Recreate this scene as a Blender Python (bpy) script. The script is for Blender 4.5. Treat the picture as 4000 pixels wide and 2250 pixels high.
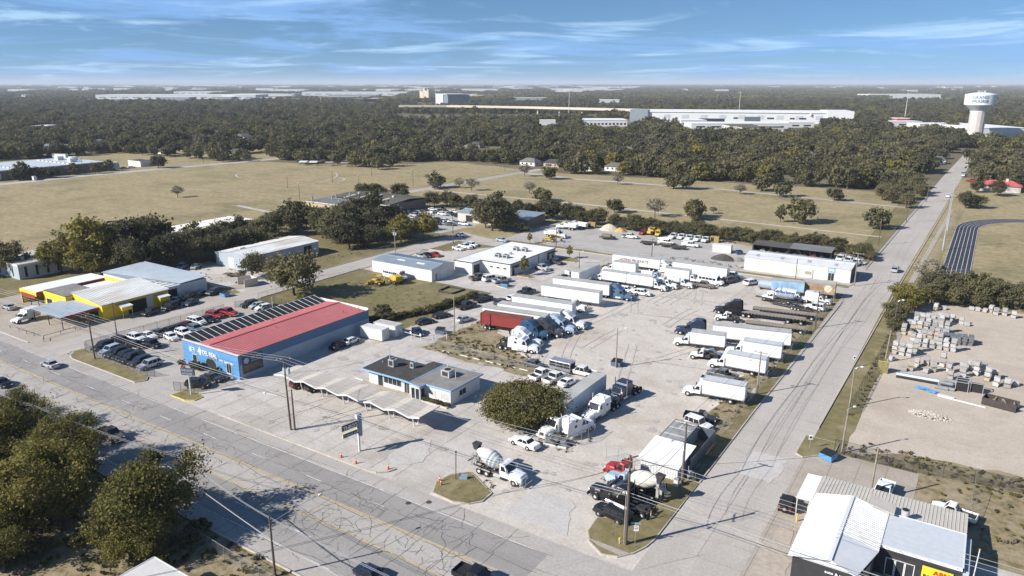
import bpy, math, random
import numpy as np
from mathutils import Vector, Matrix, Quaternion

# ------------------------------------------------------------------ camera, sky, sun, exposure
# plan frame: +x runs along the wide road, +y along the side street, metres, camera above the origin
for o in list(bpy.data.objects): bpy.data.objects.remove(o)
scene = bpy.context.scene
COL = scene.collection
R = math.radians

cam = bpy.data.cameras.new('camera')
camo = bpy.data.objects.new('camera', cam); COL.objects.link(camo)
camo.location = (0, 0, 55); camo.rotation_euler = (R(90 - 15.66), 0, R(33))
cam.sensor_width = 36; cam.lens = 36 * 2856 / 4000; cam.clip_start = 1; cam.clip_end = 60000
scene.camera = camo

SUN_AZ, SUN_EL = 54.5, 32.5          # direction in which shadows fall (from +x towards +y), height of the sun
sd = Vector((math.cos(R(SUN_AZ)) * math.cos(R(SUN_EL)), math.sin(R(SUN_AZ)) * math.cos(R(SUN_EL)), -math.sin(R(SUN_EL))))
sun = bpy.data.lights.new('sun', 'SUN'); sun.energy = 5.0; sun.angle = R(0.53); sun.color = (1.0, 0.952, 0.89)
suno = bpy.data.objects.new('sun', sun); COL.objects.link(suno)
suno.rotation_euler = sd.to_track_quat('-Z', 'Y').to_euler(); suno.location = (-100, -100, 200)

world = bpy.data.worlds.new('World'); scene.world = world; world.use_nodes = True
wn, wl = world.node_tree.nodes, world.node_tree.links
wn.clear()
def wnode(t, **k):
    n = wn.new(t)
    for a, b in k.items(): setattr(n, a, b)
    return n
w_out = wnode('ShaderNodeOutputWorld'); w_bg = wnode('ShaderNodeBackground'); w_bg.inputs[1].default_value = 0.05
sky = wnode('ShaderNodeTexSky', sky_type='NISHITA', sun_disc=False, sun_elevation=R(SUN_EL), sun_rotation=R(270 - SUN_AZ),
            altitude=200.0, air_density=1.0, dust_density=0.0, ozone_density=1.6)
w_hs = wnode('ShaderNodeMixRGB', blend_type='MULTIPLY'); w_hs.inputs[0].default_value = 1; w_hs.inputs[2].default_value = (.80, 1.12, 1.42, 1)   # camera white balance of the sky
w_tl = wnode('ShaderNodeVectorMath', operation='ADD'); w_tl.inputs[1].default_value = (0, 0, .1)
w_tn = wnode('ShaderNodeVectorMath', operation='NORMALIZE'); wl.new(w_tl.outputs[0], w_tn.inputs[0]); wl.new(w_tn.outputs[0], sky.inputs[0])
wl.new(sky.outputs[0], w_hs.inputs[1])
# high thin cloud: noise on the plane of the cloud deck (direction divided by its height)
w_tc = wnode('ShaderNodeTexCoord'); w_sep = wnode('ShaderNodeSeparateXYZ'); wl.new(w_tc.outputs['Generated'], w_sep.inputs[0]); wl.new(w_tc.outputs['Generated'], w_tl.inputs[0])
w_add = wnode('ShaderNodeMath', operation='ADD'); w_add.inputs[1].default_value = 0.045; wl.new(w_sep.outputs[2], w_add.inputs[0])
w_mx = wnode('ShaderNodeMath', operation='MAXIMUM'); w_mx.inputs[1].default_value = 0.02; wl.new(w_add.outputs[0], w_mx.inputs[0])
w_dx = wnode('ShaderNodeMath', operation='DIVIDE'); w_dy = wnode('ShaderNodeMath', operation='DIVIDE')
wl.new(w_sep.outputs[0], w_dx.inputs[0]); wl.new(w_mx.outputs[0], w_dx.inputs[1])
wl.new(w_sep.outputs[1], w_dy.inputs[0]); wl.new(w_mx.outputs[0], w_dy.inputs[1])
w_cb = wnode('ShaderNodeCombineXYZ'); wl.new(w_dx.outputs[0], w_cb.inputs[0]); wl.new(w_dy.outputs[0], w_cb.inputs[1])
def cloud(rot, sx, sy, scale, detail, lo, hi, seed):
    m = wnode('ShaderNodeMapping'); m.inputs['Rotation'].default_value = (0, 0, R(rot)); m.inputs['Scale'].default_value = (sx, sy, 1)
    m.inputs['Location'].default_value = (seed, seed * .7, 0)
    wl.new(w_cb.outputs[0], m.inputs[0])
    t = wnode('ShaderNodeTexNoise'); t.inputs['Scale'].default_value = scale; t.inputs['Detail'].default_value = detail
    t.inputs['Roughness'].default_value = .62; t.inputs['Distortion'].default_value = .6
    wl.new(m.outputs[0], t.inputs['Vector'])
    r = wnode('ShaderNodeMapRange', interpolation_type='SMOOTHSTEP'); r.inputs[1].default_value = lo; r.inputs[2].default_value = hi
    wl.new(t.outputs[0], r.inputs[0]); return r
w_th = wnode('ShaderNodeMath', operation='DIVIDE'); w_th.inputs[0].default_value = .13; wl.new(w_mx.outputs[0], w_th.inputs[1])   # a thin deck is denser seen edge-on
w_t1 = wnode('ShaderNodeMath', operation='MINIMUM'); w_t1.inputs[1].default_value = 1.; wl.new(w_th.outputs[0], w_t1.inputs[0])
c1 = cloud(-20, .5, .5, .55, 9, .46, .60, 4.4)     # greyer sheets
c2 = cloud(-35, .5, .6, .8, 9, .51, .68, 11.3)     # paler streaks
w_m1 = wnode('ShaderNodeMixRGB'); w_m1.inputs[2].default_value = (3.4, 6.6, 12.2, 1)
w_s1 = wnode('ShaderNodeMath', operation='MULTIPLY'); w_k1 = wnode('ShaderNodeMath', operation='MULTIPLY'); w_k1.inputs[1].default_value = .85; wl.new(c1.outputs[0], w_k1.inputs[0]); wl.new(w_k1.outputs[0], w_s1.inputs[0]); wl.new(w_t1.outputs[0], w_s1.inputs[1])
wl.new(w_s1.outputs[0], w_m1.inputs[0]); wl.new(w_hs.outputs[0], w_m1.inputs[1])
w_m2 = wnode('ShaderNodeMixRGB'); w_m2.inputs[2].default_value = (7.4, 11., 15., 1)
w_s2 = wnode('ShaderNodeMath', operation='MULTIPLY'); w_k2 = wnode('ShaderNodeMath', operation='MULTIPLY'); w_k2.inputs[1].default_value = .7; wl.new(c2.outputs[0], w_k2.inputs[0]); wl.new(w_k2.outputs[0], w_s2.inputs[0]); wl.new(w_t1.outputs[0], w_s2.inputs[1])
wl.new(w_s2.outputs[0], w_m2.inputs[0]); wl.new(w_m1.outputs[0], w_m2.inputs[1])
wl.new(w_m2.outputs[0], w_bg.inputs[0]); wl.new(w_bg.outputs[0], w_out.inputs[0])

scene.view_settings.view_transform = 'Standard'; scene.view_settings.look = 'None'
scene.view_settings.gamma = 1; scene.view_settings.use_curve_mapping = False
scene.view_settings.exposure = 0.64

# ------------------------------------------------------------------ helpers
rnd = random.Random(7)
MATS = {}
def base_mat(name):
    m = bpy.data.materials.new(name); m.use_nodes = True
    n = m.node_tree.nodes; b = n.get('Principled BSDF'); MATS[name] = m
    return m, n, m.node_tree.links, b
def mat(name, col, rough=.7, var=.12, scale=1.5, metal=0., col2=None, scale2=.15, var2=None, bump=0., coat=0., spec=.4, stretch=None):
    """plain surface with two sizes of blotchy colour variation"""
    if name in MATS: return MATS[name]
    m, n, l, b = base_mat(name)
    b.inputs['Roughness'].default_value = rough; b.inputs['Metallic'].default_value = metal
    b.inputs['Specular IOR Level'].default_value = spec
    if coat: b.inputs['Coat Weight'].default_value = coat; b.inputs['Coat Roughness'].default_value = .12
    if var == 0:
        b.inputs['Base Color'].default_value = (*col, 1); return m
    tc = n.new('ShaderNodeTexCoord'); vec = tc.outputs['Object']
    if stretch:
        mp = n.new('ShaderNodeMapping'); mp.inputs['Scale'].default_value = stretch; l.new(vec, mp.inputs[0]); vec = mp.outputs[0]
    t1 = n.new('ShaderNodeTexNoise'); t1.inputs['Scale'].default_value = scale; t1.inputs['Detail'].default_value = 6; t1.inputs['Roughness'].default_value = .65
    t2 = n.new('ShaderNodeTexNoise'); t2.inputs['Scale'].default_value = scale2; t2.inputs['Detail'].default_value = 4
    l.new(vec, t1.inputs['Vector']); l.new(vec, t2.inputs['Vector'])
    c2 = col2 or tuple(c * (1 - 2.2 * var) for c in col)
    r1 = n.new('ShaderNodeValToRGB'); r1.color_ramp.elements[0].position = .34; r1.color_ramp.elements[1].position = .66
    r1.color_ramp.elements[0].color = (*[c * (1 - var) for c in col], 1); r1.color_ramp.elements[1].color = (*[min(1, c * (1 + var)) for c in col], 1)
    l.new(t1.outputs[0], r1.inputs[0])
    r2 = n.new('ShaderNodeMapRange'); r2.inputs[1].default_value = .48; r2.inputs[2].default_value = .72
    r2.inputs[4].default_value = var2 if var2 is not None else .6
    l.new(t2.outputs[0], r2.inputs[0])
    mx = n.new('ShaderNodeMixRGB'); mx.inputs[2].default_value = (*c2, 1)
    l.new(r2.outputs[0], mx.inputs[0]); l.new(r1.outputs[0], mx.inputs[1]); l.new(mx.outputs[0], b.inputs['Base Color'])
    if bump:
        bp = n.new('ShaderNodeBump'); bp.inputs['Strength'].default_value = bump; bp.inputs['Distance'].default_value = .05
        l.new(t1.outputs[0], bp.inputs['Height']); l.new(bp.outputs[0], b.inputs['Normal'])
    return m

class MB:
    """collects shapes into one mesh"""
    def __init__(s): s.v = []; s.f = []
    def add(s, vs, fs):
        k = len(s.v); s.v += [tuple(p) for p in vs]; s.f += [tuple(i + k for i in f) for f in fs]; return s
    def box(s, x0, x1, y0, y1, z0, z1, M=None):
        vs = [Vector((x, y, z)) for z in (z0, z1) for y in (y0, y1) for x in (x0, x1)]
        if M is not None: vs = [M @ p for p in vs]
        return s.add(vs, [(0, 2, 3, 1), (4, 5, 7, 6), (0, 1, 5, 4), (2, 6, 7, 3), (0, 4, 6, 2), (1, 3, 7, 5)])
    def prism(s, poly, axis, a, b):
        """2-D outline swept from a to b; axis x: (y,z), y: (x,z), z: (x,y)"""
        def P(p, t): return {'x': (t, p[0], p[1]), 'y': (p[0], t, p[1]), 'z': (p[0], p[1], t)}[axis]
        n = len(poly); vs = [P(p, a) for p in poly] + [P(p, b) for p in poly]
        fs = [tuple(range(n))[::-1], tuple(range(n, 2 * n))] + [(i, (i + 1) % n, n + (i + 1) % n, n + i) for i in range(n)]
        return s.add(vs, fs)
    def loft(s, rings, cap=True):
        n = len(rings[0]); vs = [p for r in rings for p in r]
        fs = [(k * n + i, k * n + (i + 1) % n, (k + 1) * n + (i + 1) % n, (k + 1) * n + i) for k in range(len(rings) - 1) for i in range(n)]
        if cap: fs += [tuple(range(n))[::-1], tuple((len(rings) - 1) * n + i for i in range(n))]
        return s.add(vs, fs)
    def cyl(s, p0, p1, r0, r1=None, n=10, cap=True):
        p0, p1 = Vector(p0), Vector(p1); r1 = r0 if r1 is None else r1
        d = (p1 - p0).normalized(); u = d.orthogonal().normalized(); w = d.cross(u)
        ring = lambda c, r: [c + (u * math.cos(2 * math.pi * i / n) + w * math.sin(2 * math.pi * i / n)) * r for i in range(n)]
        return s.loft([ring(p0, r0), ring(p1, r1)], cap)
    def tube(s, pts, r, n=5):
        for i in range(len(pts) - 1): s.cyl(pts[i], pts[i + 1], r if not hasattr(r, '__len__') else r[i], r if not hasattr(r, '__len__') else r[i + 1], n, cap=False)
        return s
    def lathe(s, prof, p0, d, n=16):
        """profile [(distance along d, radius)] turned about the axis p0 + t d"""
        p0, d = Vector(p0), Vector(d).normalized(); u = d.orthogonal().normalized(); w = d.cross(u)
        return s.loft([[p0 + d * t + (u * math.cos(2 * math.pi * i / n) + w * math.sin(2 * math.pi * i / n)) * r for i in range(n)] for t, r in prof])
    def quad(s, a, b, c, d): return s.add([a, b, c, d], [(0, 1, 2, 3)])
    def poly(s, pts, z=0.): return s.add([(p[0], p[1], z) for p in pts], [tuple(range(len(pts)))])
    def slab(s, a, b, c, d, t):
        """quad with thickness t downwards"""
        lo = [(p[0], p[1], p[2] - t) for p in (a, b, c, d)]
        return s.add([a, b, c, d] + lo, [(0, 1, 2, 3), (7, 6, 5, 4), (0, 4, 5, 1), (1, 5, 6, 2), (2, 6, 7, 3), (3, 7, 4, 0)])
    def ribbed(s, a, b, c, d, pitch=.4, h=.05, t=.06):
        """metal sheet a-b-c-d with raised seams running from edge ab to edge dc, thickness t"""
        a, b, c, d = map(Vector, (a, b, c, d)); nrm = (b - a).cross(d - a).normalized()
        if nrm.z < 0: nrm = -nrm
        k = max(1, int(round((b - a).length / pitch))); us = []
        for i in range(k):
            us += [(i / k, 0), ((i + .8) / k, 0), ((i + .84) / k, 1), ((i + .96) / k, 1)]
        us.append((1, 0))
        e0 = [a.lerp(b, u) + nrm * (q * h) for u, q in us]; e1 = [d.lerp(c, u) + nrm * (q * h) for u, q in us]
        n = len(us); s.add(e0 + e1, [(i, i + 1, n + i + 1, n + i) for i in range(n - 1)])
        dz = Vector((0, 0, -t)); q = [a, b, c, d]; lo = [p + dz for p in q]
        return s.add(q + lo, [(7, 6, 5, 4), (0, 4, 5, 1), (1, 5, 6, 2), (2, 6, 7, 3), (3, 7, 4, 0)])
    def mesh(s, name, m=None, smooth=False):
        me = bpy.data.meshes.new(name); me.from_pydata([tuple(p) for p in s.v], [], s.f); me.update()
        if smooth: me.polygons.foreach_set('use_smooth', [True] * len(me.polygons))
        if m is not None: me.materials.append(m)
        return me
    def obj(s, name, m, parent=None, smooth=False):
        return link(name, s.mesh(name, m, smooth), parent)

def link(name, data, parent=None):
    o = bpy.data.objects.new(name, data); COL.objects.link(o)
    if parent is not None: o.parent = parent
    return o
def tag(o, label=None, cat=None, group=None, kind=None):
    for k, v in (('label', label), ('category', cat), ('group', group), ('kind', kind)):
        if v: o[k] = v
    return o
def thing(name, label, cat, loc=(0, 0, 0), rz=0., group=None):
    o = link(name, None); o.location = loc; o.rotation_euler = (0, 0, R(rz)); o.empty_display_size = .2
    return tag(o, label, cat, group)
def structure(name, mb, m, label=None):
    o = mb.obj(name, m); o['kind'] = 'structure'
    if label: o['label'] = label
    return o
def text_mesh(s, size, m, depth=.03, spacing=1.0):
    c = bpy.data.curves.new('lettering', 'FONT'); c.body = s; c.size = size; c.extrude = depth; c.align_x = 'LEFT'; c.space_character = spacing
    c.resolution_u = 2; c.offset = size * .018
    t = bpy.data.objects.new('lettering', c); me = bpy.data.meshes.new_from_object(t)
    bpy.data.objects.remove(t); bpy.data.curves.remove(c)
    me.materials.clear(); me.materials.append(m); return me
def lettering(s, size, m, loc, rot, parent, bold=1.0, width=None):
    """raised letters; rot = euler; width stretches the line to a given length"""
    me = text_mesh(s, size, m)
    if width:
        xs = [v.co.x for v in me.vertices]; k = width / (max(xs) - min(xs))
        for v in me.vertices: v.co.x *= k
    o = link('lettering', me, parent); o.location = loc; o.rotation_euler = rot; return o

class Tpl:
    """a thing with parts, built once; make() sets out individuals that share its meshes"""
    def __init__(s): s.parts = []
    def p(s, name, mb, m, parent=-1, loc=(0, 0, 0), smooth=False, rz=0.):
        me = mb if isinstance(mb, bpy.types.Mesh) else mb.mesh(name, None if m in ('PAINT', 'PAINT2') else m, smooth)
        if m in ('PAINT', 'PAINT2') and not len(me.materials): me.materials.append(mat('primer', (.5, .5, .5), var=0))
        s.parts.append((name, me, m if isinstance(m, str) else None, parent, loc, rz)); return len(s.parts) - 1
    def make(s, name, label, cat, x, y, rz=0., paint=None, paint2=None, group=None, z=.04, scale=1.):
        root = thing(name, label, cat, (x, y, z), rz, group)
        if scale != 1: root.scale = (scale,) * 3
        out = []
        for nm, me, pm, par, loc, prz in s.parts:
            o = link(nm, me, root if par < 0 else out[par]); o.location = loc
            if prz: o.rotation_euler = (0, 0, prz)
            if pm:
                o.material_slots[0].link = 'OBJECT'; o.material_slots[0].material = paint if pm == 'PAINT' else (paint2 or paint)
            if nm == 'reflective_tape': o['kind'] = 'stuff'
            out.append(o)
        return root
# ------------------------------------------------------------------ the ground, lots, roads
def gmat(name, c1, c2, c3, s1=.9, s2=.08, s3=6., bump=.3, rough=.95, streak=None, fa=(.8, 1.15)):
    """ground cover: two blends of three colours plus fine grain"""
    m, n, l, b = base_mat(name); b.inputs['Roughness'].default_value = rough; b.inputs['Specular IOR Level'].default_value = .15
    tc = n.new('ShaderNodeTexCoord'); vec = tc.outputs['Object']
    def noise(sc, det, st=None, rg=.6):
        v = vec
        if st:
            mp = n.new('ShaderNodeMapping'); mp.inputs['Scale'].default_value = st; l.new(vec, mp.inputs[0]); v = mp.outputs[0]
        t = n.new('ShaderNodeTexNoise'); t.inputs['Scale'].default_value = sc; t.inputs['Detail'].default_value = det; t.inputs['Roughness'].default_value = rg
        t.inputs['Distortion'].default_value = .3
        l.new(v, t.inputs['Vector']); return t.outputs[0]
    def rng(f, lo, hi, k=1.):
        r = n.new('ShaderNodeMapRange'); r.inputs[1].default_value = lo; r.inputs[2].default_value = hi; r.inputs[4].default_value = k; l.new(f, r.inputs[0]); return r.outputs[0]
    def mixc(f, a, c):
        x = n.new('ShaderNodeMixRGB'); l.new(f, x.inputs[0])
        if isinstance(a, tuple): x.inputs[1].default_value = (*a, 1)
        else: l.new(a, x.inputs[1])
        x.inputs[2].default_value = (*c, 1); return x.outputs[0]
    col = mixc(rng(noise(s1, 6, streak), .42, .62), c1, c2)
    col = mixc(rng(noise(s2, 6), .5, .68, .85), col, c3)
    col = mixc(rng(noise(s1 * 2.3, 4, (.3, 1.4, 1)), .6, .74, .4), col, tuple(c * .72 for c in c3))
    fine = noise(s3, 6, None, .75)
    mu = n.new('ShaderNodeMixRGB'); mu.blend_type = 'MULTIPLY'; mu.inputs[0].default_value = 1
    r = n.new('ShaderNodeMapRange'); r.inputs[1].default_value = .3; r.inputs[2].default_value = .7; r.inputs[3].default_value = fa[0]; r.inputs[4].default_value = fa[1]
    l.new(fine, r.inputs[0]); l.new(col, mu.inputs[1]); l.new(r.outputs[0], mu.inputs[2]); l.new(mu.outputs[0], b.inputs['Base Color'])
    if bump:
        bp = n.new('ShaderNodeBump'); bp.inputs['Strength'].default_value = bump; bp.inputs['Distance'].default_value = .12
        l.new(fine, bp.inputs['Height']); l.new(bp.outputs[0], b.inputs['Normal'])
    return m
M_woods = gmat('woodland floor', (.15, .128, .078), (.19, .16, .10), (.095, .086, .05), .05, .006, .6)
M_field = gmat('dry grass', (.33, .272, .155), (.29, .238, .132), (.195, .172, .092), .1, .03, .4, streak=(.6, 1.5, 1), fa=(.66, 1.3))
M_lawn = gmat('olive lawn', (.195, .165, .08), (.145, .13, .06), (.27, .225, .13), .5, .07, 4.)
M_verge = gmat('verge grass', (.215, .18, .09), (.155, .138, .062), (.30, .245, .155), .8, .16, 5.)
M_weeds = gmat('weedy dirt', (.30, .24, .15), (.17, .145, .07), (.36, .30, .21), .9, .2, 4.)
M_caliche = gmat('packed caliche', (.535, .49, .44), (.49, .445, .39), (.41, .35, .28), .35, .06, 2., bump=.12)
M_sand = gmat('sandy yard', (.50, .43, .355), (.455, .39, .318), (.40, .335, .258), .3, .05, 2.5, bump=.2)
M_gravel = gmat('grey gravel', (.43, .41, .38), (.39, .37, .34), (.34, .318, .29), .5, .07, 5., bump=.3)
M_conc = gmat('old concrete', (.51, .475, .435), (.455, .42, .38), (.36, .325, .285), .3, .09, 2.5, bump=.06)
M_conc2 = gmat('tan concrete', (.40, .355, .30), (.365, .322, .27), (.31, .265, .212), .35, .06, 2.5, bump=.06)
M_street = gmat('street concrete', (.45, .412, .372), (.41, .375, .336), (.375, .338, .298), .2, .05, 3., bump=.05, streak=(1, .12, 1))
M_road = gmat('road concrete', (.415, .385, .352), (.38, .352, .32), (.345, .316, .284), .25, .06, 3., bump=.05, streak=(.12, 1, 1))
M_asph = gmat('lane asphalt', (.30, .285, .268), (.268, .254, .238), (.33, .312, .29), .25, .07, 4., bump=.08, streak=(.15, 1, 1))
M_lotasph = gmat('worn lot paving', (.42, .39, .357), (.375, .348, .317), (.325, .298, .268), .4, .08, 3., bump=.06)
M_patch = gmat('pale patch', (.50, .475, .445), (.465, .44, .41), (.41, .385, .352), .5, .1, 3., bump=.04)
M_kerb = mat('kerb', (.48, .43, .36), var=.15)
M_kerbyel = mat('kerb yellow', (.6, .48, .1), var=.2)
M_white = mat('road white', (.60, .585, .56), var=.2, scale=2.5, col2=(.38, .36, .335), scale2=1.2, var2=.85)
M_yellow = mat('road yellow', (.47, .34, .125), var=.25, scale=2.5, col2=(.36, .30, .22), scale2=1., var2=.8)
M_tar = mat('crack sealant', (.085, .078, .07), var=.3)
M_joint = mat('joint', (.32, .292, .258), var=.2)

def ragged(pts, amp, step, seed=1):
    r = random.Random(seed); out = []
    for i, a in enumerate(pts):
        b = pts[(i + 1) % len(pts)]; d = math.dist(a, b); k = max(1, int(d / step))
        for j in range(k):
            t = j / k; out.append((a[0] + (b[0] - a[0]) * t + r.uniform(-amp, amp), a[1] + (b[1] - a[1]) * t + r.uniform(-amp, amp)))
    return out
LV = [0]; ZS = .0015
def sheet(name, pts, m, amp=0, step=2., level=None):
    LV[0] += 1; z = ZS * (LV[0] if level is None else level)
    if amp: pts = ragged(pts, amp, step, LV[0])
    return structure(name, MB().poly(pts, z), m)
rect = lambda x0, x1, y0, y1: [(x0, y0), (x1, y0), (x1, y1), (x0, y1)]

g = MB(); g.poly(rect(-26000, 26000, -2000, 40000), 0); structure('ground', g, M_woods)
sheet('park_field', [(-604, 150), (-455, 60), (-240, 60), (-28, 215), (-28, 425), (-130, 422), (-225, 408), (-330, 425), (-340, 395), (-400, 360), (-448, 350), (-450, 440), (-604, 460)], M_field, 3, 15)
sheet('lawn', rect(-240, -157, 69, 214), M_lawn, .5, 4)
sheet('lawn', [(-157, 118), (-108.5, 118), (-108.5, 158), (-157, 158)], M_lawn)
sheet('lawn', rect(-16.5, 80, 206, 520), M_field, .3, 3)
sheet('lawn', rect(-260, -17, 20, 47.4), M_weeds, .3, 3); sheet('lawn', rect(-2.4, 90, 60, 113.4), M_weeds, .3, 3)
sheet('verge', rect(-33, -28, 92, 207), M_verge)
sheet('verge', rect(-17.4, -10.5, 108, 212), M_verge, .1, 2)
sheet('verge', rect(-145, -17, 215.2, 219), M_verge)
sheet('verge', [(-34, 219), (-26, 219), (-24, 420), (-34, 420)], M_lawn)
sheet('yard_gravel', [(-146, 218.5), (-28, 218.5), (-28, 252), (-80, 258), (-146, 258)], M_gravel, .6, 4)
sheet('auto_yard', rect(-222, -170, 213, 260), M_gravel, 1.2, 6)
sheet('shop_lot', rect(-215, -157, 68.4, 116), M_conc2, .2, 3)
sheet('warehouse_yard', rect(-205, -166, 121, 138), M_conc, .8, 4)
sheet('car_lot', rect(-157.3, -115, 68.4, 118), M_lotasph, .15, 3)
sheet('drive_in_lot', rect(-116, -58, 68.4, 117), M_conc, .15, 3)
sheet('shop_lot', rect(-157, -97, 157.5, 208), M_conc, .3, 4)
sheet('lane', rect(-108.5, -97, 116, 208), M_conc, .15, 3)
sheet('truck_lot', rect(-97.2, -30.5, 117, 207.2), M_caliche, .5, 3)
sheet('truck_lot', [(-59, 68.2), (-27.5, 68.2), (-27.5, 74), (-31, 84), (-31, 118), (-74, 118), (-58.5, 112)], M_caliche, .4, 3)
sheet('weedy_strip', [(-97.2, 113.6), (-72, 112.8), (-66, 113), (-66, 119), (-76, 121), (-83, 126), (-88, 131.5), (-97.2, 133)], M_weeds, 1., 2)
sheet('weedy_strip', [(-36, 92), (-30.5, 92), (-30.5, 206), (-34.5, 206), (-34, 160), (-35, 130), (-34.4, 117), (-37, 112)], M_weeds, .7, 2)
sheet('weedy_strip', rect(-97.4, -94.6, 133, 206), M_weeds, .4, 2)
sheet('sand_yard', [(-12.5, 113.5), (90, 113.5), (90, 213), (-12, 213)], M_sand, .4, 3)
sheet('weedy_strip', [(-10, 113.2), (12, 113.2), (14, 120), (2, 119), (-6, 117.5)], M_weeds, .6, 2)
sheet('battery_shop_lot', rect(-18.3, -2.2, 47, 112.4), M_conc2, .1, 4)
sheet('battery_shop_lot', rect(-2.2, 14, 60, 93), M_conc, .1, 4)
# streets
sheet('street', rect(-166.5, -157.5, 69, 212), M_street)
sheet('street', [(-166.5, 206), (-166.5, 221), (-150, 216), (-28, 215.1), (-28, 207.4), (-150, 207.4)], M_street)
sheet('street', rect(-28.2, -17.4, 60, 230), M_street)
sheet('street', [(-28.2, 230), (-17.0, 230), (-13.4, 520), (-11, 700), (-19, 700), (-23.4, 520)], M_street)
sheet('park_road', [(-259, 260), (-252, 260), (-246, 420), (-253, 420)], M_street)
sheet('park_road', [(-253, 394), (-205, 384), (-120, 388), (-30, 376), (-30, 379), (-120, 392), (-205, 389), (-252, 400)], M_street)
sheet('park_path', [(-250, 302.5), (-157, 304.5), (-30, 297), (-30, 298.6), (-157, 306.6), (-250, 304.5)], M_caliche)
sheet('park_path', [(-292, 213), (-264, 209), (-264, 211.4), (-292, 215.6)], M_conc)
sheet('avenue', [(-467, 120), (-459, 120), (-462, 240), (-449, 354), (-440, 440), (-448, 440), (-457, 354), (-472, 240)], M_street)
road = sheet('road', rect(-520, 300, 47.4, 69.1), M_road)
for y0, y1 in ((50.2, 56.3), (60.9, 66.4)): sheet('asphalt_lane', rect(-520, -38, y0, y1), M_asph, level=LV[0] + 1)
LV[0] += 2
# painted lines on the main road
zl = ZS * (LV[0] + 1); LV[0] += 1
mk = MB()
for a in (-520,):
    mk.box(-520, -40, 66.38, 66.5, zl - .002, zl); mk.box(-520, -48, 50.02, 50.14, zl - .002, zl)
mk.obj('edge_line', M_white, road)
x = -49.6
while x > -420:
    mk = MB()
    if x < -55: mk.box(x - 3.05, x, 63.35, 63.5, zl - .002, zl)
    mk.box(x - 6.05, x - 3., 53.28, 53.42, zl - .002, zl)
    mk.obj('lane_dash', M_white, road); x -= 12.1
for y in (60.62, 56.42):
    mk = MB(); mk.box(-520, -42, y - .22, y - .11, zl - .002, zl); mk.box(-520, -42, y + .08, y + .18, zl - .002, zl); mk.obj('yellow_line', M_yellow, road)
mk = MB()
mk.box(-300, -45, 60.48, 60.6, zl - .003, zl - .001); mk.obj('yellow_wear', mat('faded yellow', (.42, .34, .19), var=.3), road)
# transverse joints and sealed cracks
def crack(mb, x, y, ang, length, w, z, wander=.5, step=.55, r=rnd):
    pts = [(x, y)]; a = ang
    while length > 0:
        a += r.uniform(-wander, wander); a += (ang - a) * .3
        x += math.cos(a) * step; y += math.sin(a) * step; length -= step; pts.append((x, y))
    for i in range(len(pts) - 1):
        p, q = Vector((*pts[i], z)), Vector((*pts[i + 1], z)); d = (q - p).normalized(); s = Vector((-d.y, d.x, 0)) * (w * r.uniform(.35, .7))
        up = Vector((0, 0, (i % 2) * .0004)); mb.quad(p - s + up, q - s + up, q + s + up, p + s + up)
    return pts
zc = ZS * (LV[0] + 1); LV[0] += 1
rc = random.Random(11)
jb = MB(); cb = MB()
x = -260.
while x < -40:
    y = 47.5
    while y < 69:
        seg = rc.uniform(2, 5)
        if rc.random() < .82: crack(cb, x + rc.uniform(-.25, .25), y, math.pi / 2, min(seg, 69 - y), .06, zc, .12, .6, rc)
        y += seg
    x += 4.6
for y in (50.0, 53.2, 56.5, 60.4, 63.3, 66.5):
    x = -260.
    while x < -38:
        d = rc.uniform(3, 12)
        if rc.random() < .85: crack(cb, x, y + rc.uniform(-.15, .15), 0, d, .06, zc, .16, .7, rc)
        x += d
for i in range(480):
    x = rc.uniform(-215, -42); y = rc.choice((rc.uniform(60.9, 66), rc.uniform(50.3, 56.5), rc.uniform(57, 60)))
    a = rc.uniform(0, 6.28); p = crack(cb, x, y, a, rc.uniform(1.2, 5), rc.uniform(.03, .07), zc, .8, .4, rc)
    if rc.random() < .5: crack(cb, *p[len(p) // 2], a + rc.choice((-1, 1)) * rc.uniform(.7, 1.3), rc.uniform(.7, 2.4), .04, zc, .8, .35, rc)
cb.v = [(p[0], min(max(p[1], 47.5), 69.0), p[2]) for p in cb.v]
co = cb.obj('crack_sealant', M_tar, road); co['kind'] = 'stuff'
# slab joints of the side street, the lots and the lane
def joints(name, parent, xs, ys, x0, x1, y0, y1, z, w=.05, m=M_joint):
    b = MB()
    for x in xs: b.box(x - w / 2, x + w / 2, y0, y1, z - .003, z)
    for y in ys: b.box(x0, x1, y - w / 2, y + w / 2, z - .0035, z - .0005)
    o = b.obj(name, m, parent); o['kind'] = 'stuff'
sj = bpy.data.objects.get('street.002') or road
fr = lambda a, b, s: [a + i * s for i in range(int((b - a) / s) + 1)]
joints('slab_joint', sj, [-22.8], fr(76, 420, 4.6), -28, -17.3, 76, 228, zc)
joints('slab_joint', sj, fr(-112, -62, 4.6), fr(72, 114, 4.6), -114, -60, 70, 116, zc)
joints('slab_joint', sj, [-103], fr(120, 206, 4.6), -108, -97.5, 118, 206, zc)
joints('slab_joint', sj, [-162], fr(74, 210, 4.6), -166, -158, 70, 212, zc)
joints('slab_joint', sj, fr(-17, -3, 3.6), fr(74, 112, 4.2), -17.8, -2.4, 70, 112, zc)
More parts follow.
